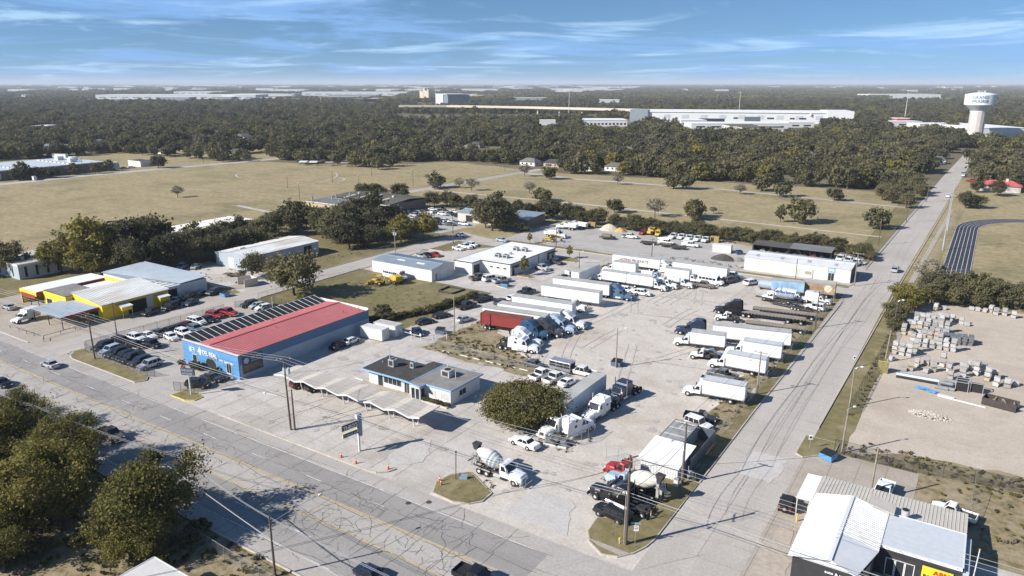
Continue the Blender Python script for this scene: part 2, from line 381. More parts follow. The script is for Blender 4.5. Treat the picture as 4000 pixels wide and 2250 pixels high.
# tyre tracks worn into the side street
tk = MB()
for (x0, y0, a, n_) in ((-23.4, 92, 1.575, 150), (-22.9, 92, 1.575, 150), (-24.9, 104, 1.565, 120), (-20.9, 96, 1.58, 110)):
    crack(tk, x0, y0, a, n_, .075, zc + .001, .02, 3., rc)
crack(tk, -27.5, 70, .9, 8, .1, zc + .001, .1, .8, rc); 
for i in range(0): crack(tk, -34 + rc.uniform(-6, 14), rc.uniform(62, 74), rc.choice((.6, 1.5, 0)), rc.uniform(3, 8), .05, zc + .001, .3, .5, rc)
o = tk.obj('tyre_mark', mat('tyre mark', (.36, .328, .292), var=.2), sj); o['kind'] = 'stuff'
# oil spots and wheel tracks on the lots
ob_ = MB(); tb_ = MB()
for (x0, x1, y0, y1, k) in ((-94, -36, 119, 205, 150), (-56, -37, 70, 112, 40), (-112, -60, 71, 114, 70), (-156, -134, 74, 116, 40), (-106, -98, 118, 206, 30), (-128, -100, 160, 206, 30)):
    for i in range(k):
        x, y, r_ = rc.uniform(x0, x1), rc.uniform(y0, y1), rc.uniform(.15, .75) * rc.choice((1, 1, 1.8)); a0 = rc.uniform(.4, 1.6)
        ob_.poly([(x + math.cos(a) * r_ * a0 * rc.uniform(.6, 1.2), y + math.sin(a) * r_ * rc.uniform(.6, 1.2)) for a in [.7854 * j for j in range(8)]], zc + .0012 + i * 5e-5)
for i in range(26):
    x, y, a = rc.uniform(-78, -48), rc.uniform(90, 200), rc.choice((1.2, 1.5, 1.9, .2, -.3)); n_ = rc.uniform(12, 34)
    for dd in (0, 1.9): crack(tb_, x + dd, y, a, n_, .3, zc + .009 + i * 1e-4, .09, 1.4, random.Random(i))
for i in range(16):
    x, y, a = rc.uniform(-110, -70), rc.uniform(72, 84), rc.choice((.1, -.2, 1.3)); crack(tb_, x, y, a, rc.uniform(6, 18), .2, zc + .012 + i * 1e-4, .05, 1.4, rc)
for nm, b_, c_ in (('oil_stain', ob_, (.40, .365, .322)), ('wheel_track', tb_, (.485, .44, .388))):
    o = b_.obj(nm, mat(nm, c_, var=.15), bpy.data.objects['truck_lot']); o['kind'] = 'stuff'
# patches in the concrete
for pts, m in (([(-67.5, 73.1), (-64.9, 76), (-68.7, 82.3), (-71, 81.2), (-70.7, 73.6)], M_patch), ([(-47.4, 71), (-46.8, 78.2), (-40.7, 78.4), (-38.2, 71)], M_patch),
               ([(-24.5, 98), (-19.5, 98), (-19.2, 106.5), (-24.2, 106.5)], M_patch), ([(-26, 62), (-19, 61), (-18, 69), (-25, 69)], M_patch),
               ([(-94, 99), (-83, 97.5), (-80, 104), (-91, 106)], mat('tan stain', (.42, .36, .295), var=.15)), ([(-16.5, 72), (-13, 72), (-13, 83), (-16.5, 83)], mat('tan stain', (.36, .30, .235))),
               ([(-16, 84.5), (-14, 84.5), (-14, 88), (-16, 88)], mat('tan stain', (.36, .30, .235)))):
    sheet('paving_patch', pts, m, .35, 1.2)
# kerbed grass islands: kerb ring with grass inside
def island(pts, name='grass_island', kerb=True, m=M_verge, h=.2, km=None):
    c = (sum(p[0] for p in pts) / len(pts), sum(p[1] for p in pts) / len(pts))
    b = MB(); b.prism([(c[0] + (p[0] - c[0]) * (1 - .2 / max(.5, math.dist(c, p))), c[1] + (p[1] - c[1]) * (1 - .2 / max(.5, math.dist(c, p)))) for p in pts], 'z', 0, h + .02)
    o = structure(name, b, m)
    if kerb:
        k = MB(); k.prism(pts, 'z', 0, h); k.obj('kerb', km or M_kerb, o)
    return o
island([(-58.5, 69.6), (-59.9, 72.1), (-59.4, 75.0), (-57.4, 77.2), (-55.7, 76.4), (-51.4, 74.1), (-51.3, 71.6), (-52.5, 70.1), (-54.7, 69.3)])
island([(-36.2, 73.2), (-35.0, 71.4), (-32.6, 69.9), (-30.7, 70.5), (-29.4, 72.2), (-28.6, 74.2), (-28.25, 76.3), (-28.2, 92.4), (-33.2, 92.4), (-32, 86), (-31.9, 81.6), (-33.4, 78.4), (-36.6, 76.6)])
island([(-119.4, 69.4), (-115.2, 69.4), (-113.6, 70.4), (-113.8, 72.2), (-117, 72.8), (-119.4, 72.4)], km=M_kerbyel)
island([(-153.7, 69.25), (-155.9, 70.1), (-157.6, 72), (-157.6, 73.6), (-154, 72.9), (-131, 72.2), (-129.6, 71), (-130.6, 69.25)])
island([(-18.7, 108.9), (-17.5, 108.1), (-15.4, 110.2), (-13.6, 112.9), (-13.6, 116), (-18.7, 116)])
island([(-117.5, 202), (-108.8, 205.9), (-106.2, 203.2), (-106.2, 200.3), (-111.8, 199.2), (-117.5, 199.2)], m=M_lawn)
island([(-113.4, 178.9), (-110.2, 179.2), (-107.6, 177.8), (-108.5, 176), (-112.6, 176.2)], m=M_lawn)
island([(-111.6, 165.6), (-107.8, 165.9), (-106.4, 164.4), (-107.6, 163), (-111.4, 163.6)], m=M_lawn)
island([(-157.4, 190), (-151.5, 190), (-140, 206), (-157.4, 206.5)], m=M_lawn)
sw = sheet('pavement', [(-35.7, 72.0), (-29.6, 71.9), (-30.6, 70.9), (-33.6, 71.2)], M_conc2); sw.location.z = .236 - ZS * LV[0]
for i, (x, a) in enumerate(((-33.6, 0), (-31.8, 0))):
    b = MB(); b.box(x - .03, x + .03, 71.05, 72.0, 0, .01); o = b.obj('slab_joint', M_joint, sw); o.location.z = ZS * LV[0] - .006; o['kind'] = 'stuff'
def kerbline(pts, w=.18, h=.2, m=M_kerb):
    b = MB()
    for p, q in zip(pts, pts[1:]):
        p, q = Vector((*p, 0)), Vector((*q, 0)); d = (q - p).normalized(); s = Vector((-d.y, d.x, 0)) * w / 2; up = Vector((0, 0, h))
        p = p - d * .03; q = q + d * .03
        b.add([p - s, q - s, q + s, p + s, p - s + up, q - s + up, q + s + up, p + s + up], [(4, 5, 6, 7), (0, 1, 5, 4), (2, 3, 7, 6), (0, 4, 7, 3), (1, 2, 6, 5)])
    return structure('kerb', b, m)
kerbline([(-28.2, 92.5), (-28.2, 120), (-27.6, 160), (-27.2, 200), (-28.2, 205), (-31, 207.3)])
kerbline([(-31, 215.2), (-28.2, 217.5), (-27.6, 222)]); kerbline([(-27.4, 240), (-24, 420)])
kerbline([(-17.5, 120), (-17, 180), (-16.5, 230), (-14, 400)]); kerbline([(-520, 69.2), (-400, 69.2), (-171.8, 69.2)])
kerbline([(-105, 69.25), (-70.4, 69.25), (-68.8, 69.5), (-67.6, 70.6), (-67.2, 71.8)], w=.3); kerbline([(-520, 47.4), (-20, 47.4)])
kerbline([(-157.6, 120), (-157.6, 157)]); kerbline([(-166.6, 140), (-166.6, 205)]); kerbline([(-140, 215.2), (-33, 215.2)]); kerbline([(-93, 207.4), (-33, 207.4)])
kerbline([(-108.6, 123.6), (-108.6, 154)])
# walk along the right verge, running track beyond
sheet('pavement', [(-15.1, 214), (-13.7, 214), (-10.9, 380), (-12.4, 380)], M_conc2)
def arc(cx, cy, r, a0, a1, n=14): return [(cx + r * math.cos(R(a0 + (a1 - a0) * i / n)), cy + r * math.sin(R(a0 + (a1 - a0) * i / n))) for i in range(n + 1)]
# lanes of the athletics track: straight leg then the bend to the right
def trackline(off): return [(-7.9 + off, 225), (-7.9 + off + .0, 335)] + [(22 + (29.9 - off) * math.cos(R(a)), 335 + (36 - off) * math.sin(R(a))) for a in range(175, 59, -8)]
M_track = mat('track surface', (.035, .036, .045), var=.15)
outer, inner = trackline(0), trackline(7.6)
b = MB(); n_ = len(outer); b.add([(*p, ZS * (LV[0] + 1)) for p in outer + inner], [(i, i + 1, n_ + i + 1, n_ + i) for i in range(n_ - 1)])
tr = structure('running_track', b, M_track); LV[0] += 1
for k in range(7):
    b = MB(); o0, o1 = trackline(k * 1.22 + .05), trackline(k * 1.22 + .19)
    b.add([(*p, ZS * (LV[0] + 1)) for p in o0 + o1], [(i, i + 1, n_ + i + 1, n_ + i) for i in range(n_ - 1)]); b.obj('lane_line', M_white, tr)
for k, y in enumerate((252, 253.4, 254.4, 255.6, 256.6, 254.4)):
    b = MB(); b.box(-7.7 + k * 1.22, -6.6 + k * 1.22, y, y + .12, ZS * (LV[0] + 2) - .002, ZS * (LV[0] + 2)); b.obj('start_mark', M_white, tr)
LV[0] += 3
# mown arcs and bare traces on the ball field
for (cx, cy, r, a0, a1) in ((-375, 285, 52, -80, 60), (-372, 312, 30, 100, 260), (-330, 300, 14, 0, 90)):
    b = MB(); p0, p1 = arc(cx, cy, r, a0, a1, 24), arc(cx, cy, r + .9, a0, a1, 24); n_ = 25
    b.add([(*p, ZS * (LV[0] + 1)) for p in p0 + p1], [(i, i + 1, n_ + i + 1, n_ + i) for i in range(n_ - 1)]); structure('bare_arc', b, M_caliche)
# parking bay stripes
b = MB(); z = ZS * (LV[0] + 2)
for i in range(7): b.box(-150.5, -145.6, 183.4 + i * 2.75, 183.5 + i * 2.75, z - .002, z)
for i in range(7): b.box(-111.6, -107, 181 + i * 2.75, 181.1 + i * 2.75, z - .002, z)
o = b.obj('bay_line', M_white, bpy.data.objects['shop_lot.001'])
b = MB()
for i in range(6): b.box(-183.2 + i * 2.3, -183.1 + i * 2.3, 73, 78.5, z - .002, z)
b.obj('bay_line', M_yellow, bpy.data.objects['shop_lot'])
# manholes
for x, y in ((-59.6, 65.9), (-57.4, 67.6), (-23.2, 66.8)):
    b = MB(); b.cyl((x, y, 0), (x, y, z + .004), .38, n=16); o = b.obj('manhole_cover', mat('iron', (.06, .058, .055), rough=.6), None); o['kind'] = 'structure'
# ------------------------------------------------------------------ vehicles
M_tyre = mat('tyre', (.022, .022, .023), rough=.85, var=.2)
M_rim = mat('rim', (.52, .53, .55), rough=.35, metal=.6, var=.1)
M_steel = mat('steel rim', (.62, .62, .60), rough=.5, var=.15)
M_glass = mat('car glass', (.015, .018, .022), rough=.06, var=0, spec=.6)
M_black = mat('black trim', (.02, .02, .021), rough=.6, var=.15)
M_chassis = mat('chassis', (.045, .042, .04), rough=.8, var=.3)
M_chrome = mat('chrome', (.75, .76, .78), rough=.18, metal=1., var=.06)
M_alu = mat('aluminium', (.60, .62, .64), rough=.35, metal=.75, var=.1)
M_head = mat('headlamp', (.72, .74, .76), rough=.15, var=0)
M_tail = mat('tail lamp', (.32, .02, .015), rough=.25, var=0)
M_amber = mat('amber', (.7, .3, .03), rough=.3, var=0)
M_deck = mat('worn deck', (.27, .23, .185), rough=.9, var=.25, stretch=(1, 6, 1))
PC = dict(white=(.76, .77, .77), offwhite=(.66, .655, .62), black=(.012, .012, .014), dark=(.045, .048, .055), grey=(.12, .125, .13), silver=(.45, .47, .49), blue=(.04, .10, .19),
          navy=(.018, .03, .06), steelblue=(.10, .17, .26), red=(.32, .025, .022), darkred=(.16, .015, .015), maroon=(.09, .012, .014), tan=(.30, .26, .20), bluegrey=(.17, .21, .26),
          brown=(.13, .11, .09), yellow=(.62, .42, .05), lightblue=(.36, .45, .54), orange=(.5, .2, .03), green=(.05, .10, .06), skyblue=(.10, .30, .55))
def paint(c):
    return mat('paint ' + c, PC[c], rough=.32 if c not in ('offwhite', 'tan', 'brown') else .5, var=.05, scale=3, coat=.5, metal=.25 if c in ('silver', 'grey', 'blue', 'steelblue', 'bluegrey') else 0, scale2=.8, var2=.25)
WH = {}
def wheel(t, x, y, r=.33, w=.22, rim=None, dual=False):
    key = (r, w, rim, dual)
    if key not in WH:
        b = MB(); b.lathe([(-w / 2, r * .62), (-w / 2, r * .94), (-w / 2 + .03, r), (w / 2 - .03, r), (w / 2, r * .94), (w / 2, r * .62)], (0, 0, 0), (0, 1, 0), 14)
        c = MB(); c.lathe([(-w / 2 - .012, r * .1), (-w / 2 - .012, r * .34), (-w / 2 + .02, r * .6), (w / 2 - .02, r * .6), (w / 2 + .012, r * .34), (w / 2 + .012, r * .1)], (0, 0, 0), (0, 1, 0), 12)
        WH[key] = (b.mesh('wheel', M_tyre), c.mesh('rim', rim or M_rim))
    i = t.p('wheel', WH[key][0], None, loc=(x, y, r)); t.p('rim', WH[key][1], None, i)
def sec(x, w, zb, zt, sh=.10):
    """one cross section of a car's lower body"""
    return [(x, -w * .90, zb), (x, -w, zb + .12), (x, -w, zt - sh * 1.6), (x, -w * .955, zt - sh * .5), (x, -w * .84, zt), (x, w * .84, zt), (x, w * .955, zt - sh * .5), (x, w, zt - sh * 1.6), (x, w, zb + .12), (x, w * .90, zb)]
def frustum(lo, zl, hi, zh):
    """lo/hi = (x0, x1, half width)"""
    a = [(lo[0], -lo[2], zl), (lo[1], -lo[2], zl), (lo[1], lo[2], zl), (lo[0], lo[2], zl)]
    b = [(hi[0], -hi[2], zh), (hi[1], -hi[2], zh), (hi[1], hi[2], zh), (hi[0], hi[2], zh)]
    return a, b
def car(L, W, H, nose, cowl, tail, xw, xf, xr, xb, wb, r=.33, belt=None, bed=None, rack=False, spare=False, trimcol=None, rim=None, soft=False):
    """x from the rear bumper (0) to the nose (L); xw windscreen foot, xf/xr roof front/rear, xb rear glass foot; bed = pickup box start"""
    t = Tpl(); h = W / 2; o = L / 2; zb = .26 if H < 1.6 else .36; belt = belt or cowl
    X = lambda x: x - o
    st = [(0, .86, tail - .12), (.10, .95, tail), (xb if not bed else xb - .05, .995, (tail + .02) if not bed else tail), ]
    if bed: st = [(0, .95, tail - .02), (.08, .985, tail), (xb - .06, .99, tail), (xb + .02, .995, belt), (xw, .995, cowl)]
    else: st += [((xb + xw) / 2, 1., belt), (xw, .99, cowl)]
    st += [(xw + (L - xw) * .55, .97, nose + (cowl - nose) * .62), (L - .32, .93, nose), (L - .08, .84, nose - .10), (L, .74, nose - .22)]
    b = MB(); b.loft([sec(X(x), h * w, zb if 0.3 < x < L - .3 else zb + .1, z) for x, w, z in st]); body = t.p('body', b, 'PAINT')
    # greenhouse
    rh = h * (.76 if H < 1.6 else .83); zr = H - .05
    lo, hi = (X(xb), X(xw), h * .93), (X(xr), X(xf), rh)
    a, c = frustum(lo, belt - .03, hi, zr); b = MB(); b.loft([a, c]); t.p('window', b, M_glass)
    b = MB(); e = .035
    b.loft([[(hi[0] - e, -rh - e, zr - .03), (hi[1] + e, -rh - e, zr - .03), (hi[1] + e, rh + e, zr - .03), (hi[0] - e, rh + e, zr - .03)],
            [(hi[0] - e, -rh - e + .01, zr + .01), (hi[1] + e, -rh - e + .01, zr + .01), (hi[1] + e, rh + e - .01, zr + .01), (hi[0] - e, rh + e - .01, zr + .01)],
            [(hi[0] + .12, -rh + .14, H), (hi[1] - .1, -rh + .14, H), (hi[1] - .1, rh - .14, H), (hi[0] + .12, rh - .14, H)]])
    t.p('roof', b, M_black if soft else 'PAINT')
    k = 1.012
    mids = [.5] if not (bed and xw - xb < 1.7) else []
    if H > 1.6 and not bed: mids = [.28, .62]
    for s in (-1, 1):
        for f in [0, 1] + mids:
            b = MB(); b.cyl((lo[0] + (lo[1] - lo[0]) * f, s * lo[2] * k, belt - .04), (hi[0] + (hi[1] - hi[0]) * f, s * rh * k, zr), .052, .048, 5); t.p('pillar', b, M_black if soft else 'PAINT')
    xs = (X(L - (L - wb) * .47), X(L - (L - wb) * .47 - wb))
    b = MB()
    for x in xs:
        for s in (-1, 1): b.cyl((x, s * h * .9, r + .02), (x, s * (h + .006), r + .02), r + .075, n=14)
    b.box(X(.2), X(L - .2), -h * .8, h * .8, zb - .06, zb + .05); t.p('underbody', b, M_black)
    for x in xs:
        for s in (-1, 1): wheel(t, x, s * (h - .1), r, .235, rim)
    for s in (-1, 1):
        b = MB(); b.box(X(L - .30), X(L - .02), s * h * .66 - .16, s * h * .66 + .16, nose - .26, nose - .10); t.p('headlight', b, M_head)
        b = MB(); b.box(X(-.012), X(.16), s * h * .74 - .14, s * h * .74 + .14, tail - .32, tail - .10); t.p('tail_light', b, M_tail)
        b = MB(); b.box(X(xw - .35), X(xw - .15), s * (h + .02), s * (h + .16), belt - .02, belt + .13); t.p('mirror', b, 'PAINT')
    b = MB(); b.box(X(L - .12), X(L + .03), -h * .52, h * .52, nose - .34, nose - .14); t.p('grille', b, M_black)
    b = MB(); b.box(X(L - .2), X(L + .05), -h * .8, h * .8, zb + .02, zb + .2); t.p('bumper', b, M_chrome if bed else 'PAINT'); b = MB(); b.box(X(-.05), X(.2), -h * .84, h * .84, zb + .06, zb + .24); t.p('bumper', b, M_chrome if bed else 'PAINT')
    if bed:
        z1 = belt - .02; b = MB()
        for s in (-1, 1): b.box(X(.05), X(xb - .04), s * h * .96 - .05, s * h * .96 + .05, tail - .1, z1)
        b.box(X(.02), X(.10), -h * .94, h * .94, tail - .1, z1); b.box(X(xb - .12), X(xb - .05), -h * .9, h * .9, tail - .1, z1); t.p('bed', b, 'PAINT')
        b = MB(); b.box(X(.12), X(xb - .14), -h * .9, h * .9, tail - .03, tail + .012); t.p('bed_liner', b, M_black)
    if rack:
        for s in (-1, 1): b = MB(); b.cyl((hi[0] + .15, s * (rh - .06), H + .03), (hi[1] - .25, s * (rh - .06), H + .03), .022, n=5); t.p('roof_rail', b, M_black)
    if spare:
        b = MB(); b.cyl((X(-.02), 0, .95), (X(-.24), 0, .95), .36, n=14); t.p('spare_wheel', b, M_tyre)
        b = MB(); b.cyl((X(-.2), 0, .95), (X(-.26), 0, .95), .2, n=10); t.p('rim', b, M_rim)
    return t
T_CAR = dict(
    sedan=car(4.75, 1.82, 1.45, .72, .95, .98, 3.35, 2.75, 1.35, .62, 2.75),
    coupe=car(4.7, 1.86, 1.36, .74, .94, .98, 3.1, 2.45, 1.3, .5, 2.72),
    oldsedan=car(5.35, 1.96, 1.48, .80, .98, 1.0, 3.55, 2.9, 1.75, 1.15, 2.92, rim=M_steel),
    hatch=car(4.2, 1.78, 1.5, .74, .98, 1.0, 3.1, 2.5, .75, .2, 2.6),
    suv=car(4.75, 1.9, 1.72, .95, 1.1, 1.12, 3.45, 2.85, .6, .18, 2.75, r=.37, rack=True),
    bigsuv=car(5.2, 2.02, 1.9, 1.05, 1.22, 1.22, 3.85, 3.25, .5, .15, 2.95, r=.39, rack=True),
    minivan=car(5.1, 1.98, 1.75, .86, 1.08, 1.1, 4.05, 3.15, .55, .2, 3.0, r=.34),
    wagon=car(4.9, 1.85, 1.55, .74, .97, 1.0, 3.45, 2.85, .5, .15, 2.8),
    crew=car(5.85, 2.03, 1.93, 1.05, 1.22, .88, 4.2, 3.6, 2.15, 1.95, 3.65, r=.39, belt=1.2, bed=True),
    cab2=car(5.4, 1.95, 1.8, .96, 1.12, .80, 3.85, 3.3, 2.5, 2.28, 3.3, r=.36, belt=1.1, bed=True),
    bronco=car(4.6, 2.0, 1.95, 1.06, 1.16, 1.14, 3.0, 2.75, .3, .12, 2.66, r=.4, rim=M_steel),
    jeep=car(3.9, 1.8, 1.85, 1.0, 1.1, 1.12, 2.35, 2.15, .3, .15, 2.4, r=.4, spare=True, soft=True))

def puffy(mb, prof, w, ins=.12):
    """side profile (x,z) given a rounded width"""
    cx = sum(p[0] for p in prof) / len(prof); cz = sum(p[1] for p in prof) / len(prof)
    def sh(y, d): return [(p[0] + (cx - p[0]) * d / max(.3, math.dist(p, (cx, cz))), y, p[1] + (cz - p[1]) * d / max(.3, math.dist(p, (cx, cz)))) for p in prof]
    return mb.loft([sh(-w / 2, ins), sh(-w / 2 + ins * .6, ins * .2), sh(-w / 2 + ins * 1.4, 0), sh(w / 2 - ins * 1.4, 0), sh(w / 2 - ins * .6, ins * .2), sh(w / 2, ins)])
def truck_front(t, hoodL, hoodz, cabz, cabx0, wide=2.3, stack=False, aero=True, visor=False):
    """bonnet, cab, glass, lamps of a conventional truck; x = 0 at the front axle, cab back wall at cabx0"""
    hx0 = -.95
    b = MB(); N = hx0 + hoodL
    def hs(x, w, z0, z1): return [(x, -w, z0), (x, -w, z1 - .22), (x, -w * .86, z1 - .05), (x, -w * .6, z1), (x, w * .6, z1), (x, w * .86, z1 - .05), (x, w, z1 - .22), (x, w, z0)]
    b.loft([hs(hx0, wide * .45, .75, hoodz), hs(hx0 + hoodL * .5, wide * .44, .75, hoodz - .06), hs(N - .2, wide * .38, .75, hoodz - .2), hs(N, wide * .32, .8, hoodz - .42)])
    t.p('hood', b, 'PAINT')
    for s in (-1, 1):
        b = MB(); b.prism([(-.62, .62), (-.55, 1.0), (-.3, 1.16), (.3, 1.16), (.55, 1.0), (.75, .6), (.62, .55), (.5, .8), (.28, 1.0), (-.28, 1.0), (-.5, .8)], 'y', s * (wide / 2 - .42), s * (wide / 2 + .02)); t.p('fender', b, 'PAINT')
    b = MB(); puffy(b, [(cabx0, .85), (hx0 + .1, .85), (hx0 + .1, hoodz - .05), (hx0 - .55, cabz - .12), (hx0 - .85, cabz), (cabx0, cabz)], wide, .1); t.p('cab', b, 'PAINT')
    # windscreen and side glass, proud of the cab skin
    n = Vector((cabz - .12 - hoodz, 0, .6)).normalized() * .03
    a, c = Vector((hx0 + .06, 0, hoodz + .02)), Vector((hx0 - .5, 0, cabz - .2)); w2 = wide / 2 - .16
    b = MB(); b.loft([[a + n + Vector((0, -w2, 0)), a + n + Vector((0, w2, 0)), a - n + Vector((0, w2, 0)), a - n + Vector((0, -w2, 0))],
                      [c + n + Vector((0, -w2 + .08, 0)), c + n + Vector((0, w2 - .08, 0)), c - n + Vector((0, w2 - .08, 0)), c - n + Vector((0, -w2 + .08, 0))]]); t.p('windscreen', b, M_glass)
    for s in (-1, 1):
        b = MB(); b.prism([(max(cabx0 + .15, -2.1), hoodz + .02), (hx0 - .25, hoodz + .02), (hx0 - .62, cabz - .25), (max(cabx0 + .15, -2.1), cabz - .25)], 'y', s * (wide / 2 - .05), s * (wide / 2 + .012)); t.p('side_window', b, M_glass)
        b = MB(); b.box(hx0 - .12, hx0 + .02, s * (wide / 2 + .12) - .06, s * (wide / 2 + .12) + .1, hoodz, hoodz + .55); t.p('mirror', b, M_black if aero else M_chrome)
        b = MB(); b.box(N - .25, N + .02, s * wide * .30 - .12, s * wide * .30 + .14, hoodz - .72, hoodz - .5); t.p('headlight', b, M_head)
    b = MB(); b.box(N - .1, N + .025, -.42, .42, .85, hoodz - .45); t.p('grille', b, M_chrome if not aero else M_black)
    b = MB(); b.box(N - .1, N + .14, -wide / 2 + .06, wide / 2 - .06, .42, .78); t.p('bumper', b, M_chrome if not aero else 'PAINT')
    if visor:
        b = MB(); b.box(hx0 - .6, hx0 - .3, -w2, w2, cabz - .18, cabz - .1); t.p('sun_visor', b, M_chrome)
    for s in (-1, 1): wheel(t, 0, s * (wide / 2 - .2), .5, .3, M_alu if not aero else M_steel)
def rear_axles(t, xs, wide=2.45, r=.5, rim=None):
    for x in xs:
        for s in (-1, 1): wheel(t, x, s * (wide / 2 - .3), r, .55, rim or M_steel)
def rails(t, x0, x1, z0=.72, z1=.98):
    b = MB()
    for s in (-1, 1): b.box(x0, x1, s * .42 - .05, s * .42 + .05, z0, z1)
    k = int((x1 - x0) / 1.1)
    for i in range(k + 1): b.box(x0 + i * (x1 - x0) / max(1, k) - .06, x0 + i * (x1 - x0) / max(1, k) + .06, -.42, .42, z0 + .02, z1 - .04)
    t.p('frame', b, M_chassis)
def tractor(kind):
    t = Tpl(); aero = kind != 'classic'
    if kind == 'day':
        truck_front(t, 2.0, 1.75, 2.85, -2.5, aero=True); rear = -2.5
    else:
        truck_front(t, 2.15 if aero else 2.5, 1.8 if aero else 1.85, 2.9, -2.55, aero=aero, visor=not aero); rear = -4.75
        H = dict(aero=3.95, classic=3.3, mid=3.4, studio=3.95)[kind]
        b = MB()
        if kind == 'classic': prof = [(-2.5, .85), (-2.5, 2.85), (-2.75, H - .12), (-3.0, H), (rear, H), (rear, .85)]
        elif kind == 'studio': prof = [(-2.5, .85), (-2.0, 2.9), (-2.45, 3.5), (-3.2, H), (rear, H), (rear, .85)]
        else: prof = [(-2.5, .85), (-1.75, 2.88), (-2.15, 3.2), (-2.75, H - .28), (-3.5, H), (rear, H), (rear, .85)]
        puffy(b, prof, 2.42, .14); t.p('sleeper', b, 'PAINT')
        for s in (-1, 1):
            b = MB(); b.box(-3.9, -3.35, s * 1.19, s * 1.222, 1.95, 2.4)
            if kind != 'classic': b.box(-3.7, -3.2, s * 1.19, s * 1.222, 2.85, 3.2)
            t.p('sleeper_window', b, M_glass)
            if aero:
                b = MB(); b.prism([(rear - .75, .9), (rear, .9), (rear, H - .1), (rear - .55, H - .35)], 'y', s * 1.14 - .03, s * 1.14 + .03); t.p('side_fairing', b, 'PAINT')
    rails(t, -8.0, 1.0); rear_axles(t, (-5.9, -7.2))
    for s in (-1, 1):
        b = MB(); b.cyl((-1.75, s * .98, .72), (-3.1, s * .98, .72), .33, n=14); t.p('fuel_tank', b, M_alu); b = MB()
        b.box(-4.5 if rear < -3 else -2.5, -1.1, s * 1.15 - .06, s * 1.15 + .06, .42, .86) if aero else b.box(-4.4, -3.2, s * 1.05 - .15, s * 1.05 + .15, .45, .8)
        t.p('side_skirt', b, 'PAINT' if aero else M_chrome)
    b = MB(); b.prism([(-6.0, 1.0), (-6.0, 1.12), (-6.4, 1.16), (-7.2, 1.0)], 'y', -.5, .5); t.p('fifth_wheel', b, M_chassis)
    for s in (-1, 1): b = MB(); b.box(-8.05, -8.0, s * .92 - .3, s * .92 + .3, .2, 1.05); t.p('mud_flap', b, M_black)
    if kind in ('classic', 'mid'):
        for s in (-1, 1):
            b = MB(); b.cyl((-2.66 if kind == 'classic' else -4.9, s * 1.22 if kind == 'classic' else s * .9, .9), (-2.66 if kind == 'classic' else -4.9, s * 1.22 if kind == 'classic' else s * .9, 4.05), .085, n=10); t.p('exhaust_stack', b, M_chrome)
    return t
T_TR = {k: tractor(k) for k in ('aero', 'classic', 'mid', 'day', 'studio')}
M_box = mat('trailer white', (.70, .71, .70), rough=.55, var=.05, scale=.8, scale2=.5, var2=.35, col2=(.60, .60, .58), stretch=(1, 1, .25))
M_roof = mat('trailer roof', (.42, .41, .38), rough=.6, var=.12, scale=.8, col2=(.34, .32, .29), stretch=(1, .4, 1))
M_rooflt = mat('box roof', (.50, .52, .53), rough=.55, var=.1, col2=(.42, .43, .43))
def boxbody(t, x0, x1, w, z0, z1, roofm, paintable=False, ribs=1.22, nosered=None):
    side = 'PAINT' if paintable else M_box
    b = MB(); b.box(x0, x1, -w / 2, w / 2, z0, z1 - .02); t.p('body', b, side)
    b = MB(); b.box(x0 + .06, x1 - .06, -w / 2 + .05, w / 2 - .05, z1 - .04, z1 + .012); t.p('roof', b, roofm)
    b = MB()
    for s in (-1, 1): b.box(x0, x1, s * w / 2 - .03, s * w / 2 + .025, z1 - .12, z1 + .02); b.box(x0, x1, s * w / 2 - .03, s * w / 2 + .025, z0 - .04, z0 + .14)
    for x in (x0, x1): b.box(x - .02, x + .02, -w / 2 - .02, w / 2 + .02, z1 - .12, z1 + .025)
    t.p('rail', b, M_alu)
    if ribs:
        b = MB(); k = int((x1 - x0) / ribs)
        for i in range(1, k):
            x = x0 + i * (x1 - x0) / k
            for s in (-1, 1): b.box(x - .02, x + .02, s * w / 2 - .005, s * w / 2 + .012, z0 + .15, z1 - .13)
        t.p('side_seam', b, side)
    for s in (-1, 1):
        b = MB(); b.box(x0 - .045, x0 - .01, min(s * .02, s * (w / 2 - .04)), max(s * .02, s * (w / 2 - .04)), z0 + .08, z1 - .1); t.p('door', b, side)
def trailer(L=16.15, z1=4.1, paintable=False, gear=True):
    """x = 0 at the middle; nose towards +x"""
    t = Tpl(); a = L / 2; boxbody(t, -a, a, 2.58, 1.2, z1, M_roof, paintable)
    b = MB()
    for s in (-1, 1): b.box(-a + .3, -a + 5.6, s * .5 - .05, s * .5 + .05, .8, 1.16)
    for i in range(7): b.box(-a + .4 + i * .8, -a + .5 + i * .8, -.5, .5, .95, 1.1)
    t.p('bogie', b, M_chassis); rear_axles(t, (-a + 2.0, -a + 3.25), 2.5)
    for s in (-1, 1):
        b = MB(); b.box(a - 3.3, a - 3.12, s * .8 - .08, s * .8 + .08, .05, 1.2); b.box(a - 3.4, a - 3.0, s * .8 - .15, s * .8 + .15, .0, .06); t.p('landing_leg', b, M_chassis)
    b = MB(); b.box(-a - .02, -a + .1, -1.1, 1.1, .5, .62)
    for s in (-1, 1): b.box(-a, -a + .08, s * .7 - .05, s * .7 + .05, .6, 1.18)
    t.p('underride_guard', b, M_chassis)
    return t
T_TRL = trailer(); T_TRLP = trailer(15.2, 4.05, True); T_TRLQ = trailer(8.2, 3.95, True); T_SHORT = trailer(12.2, 4.0)
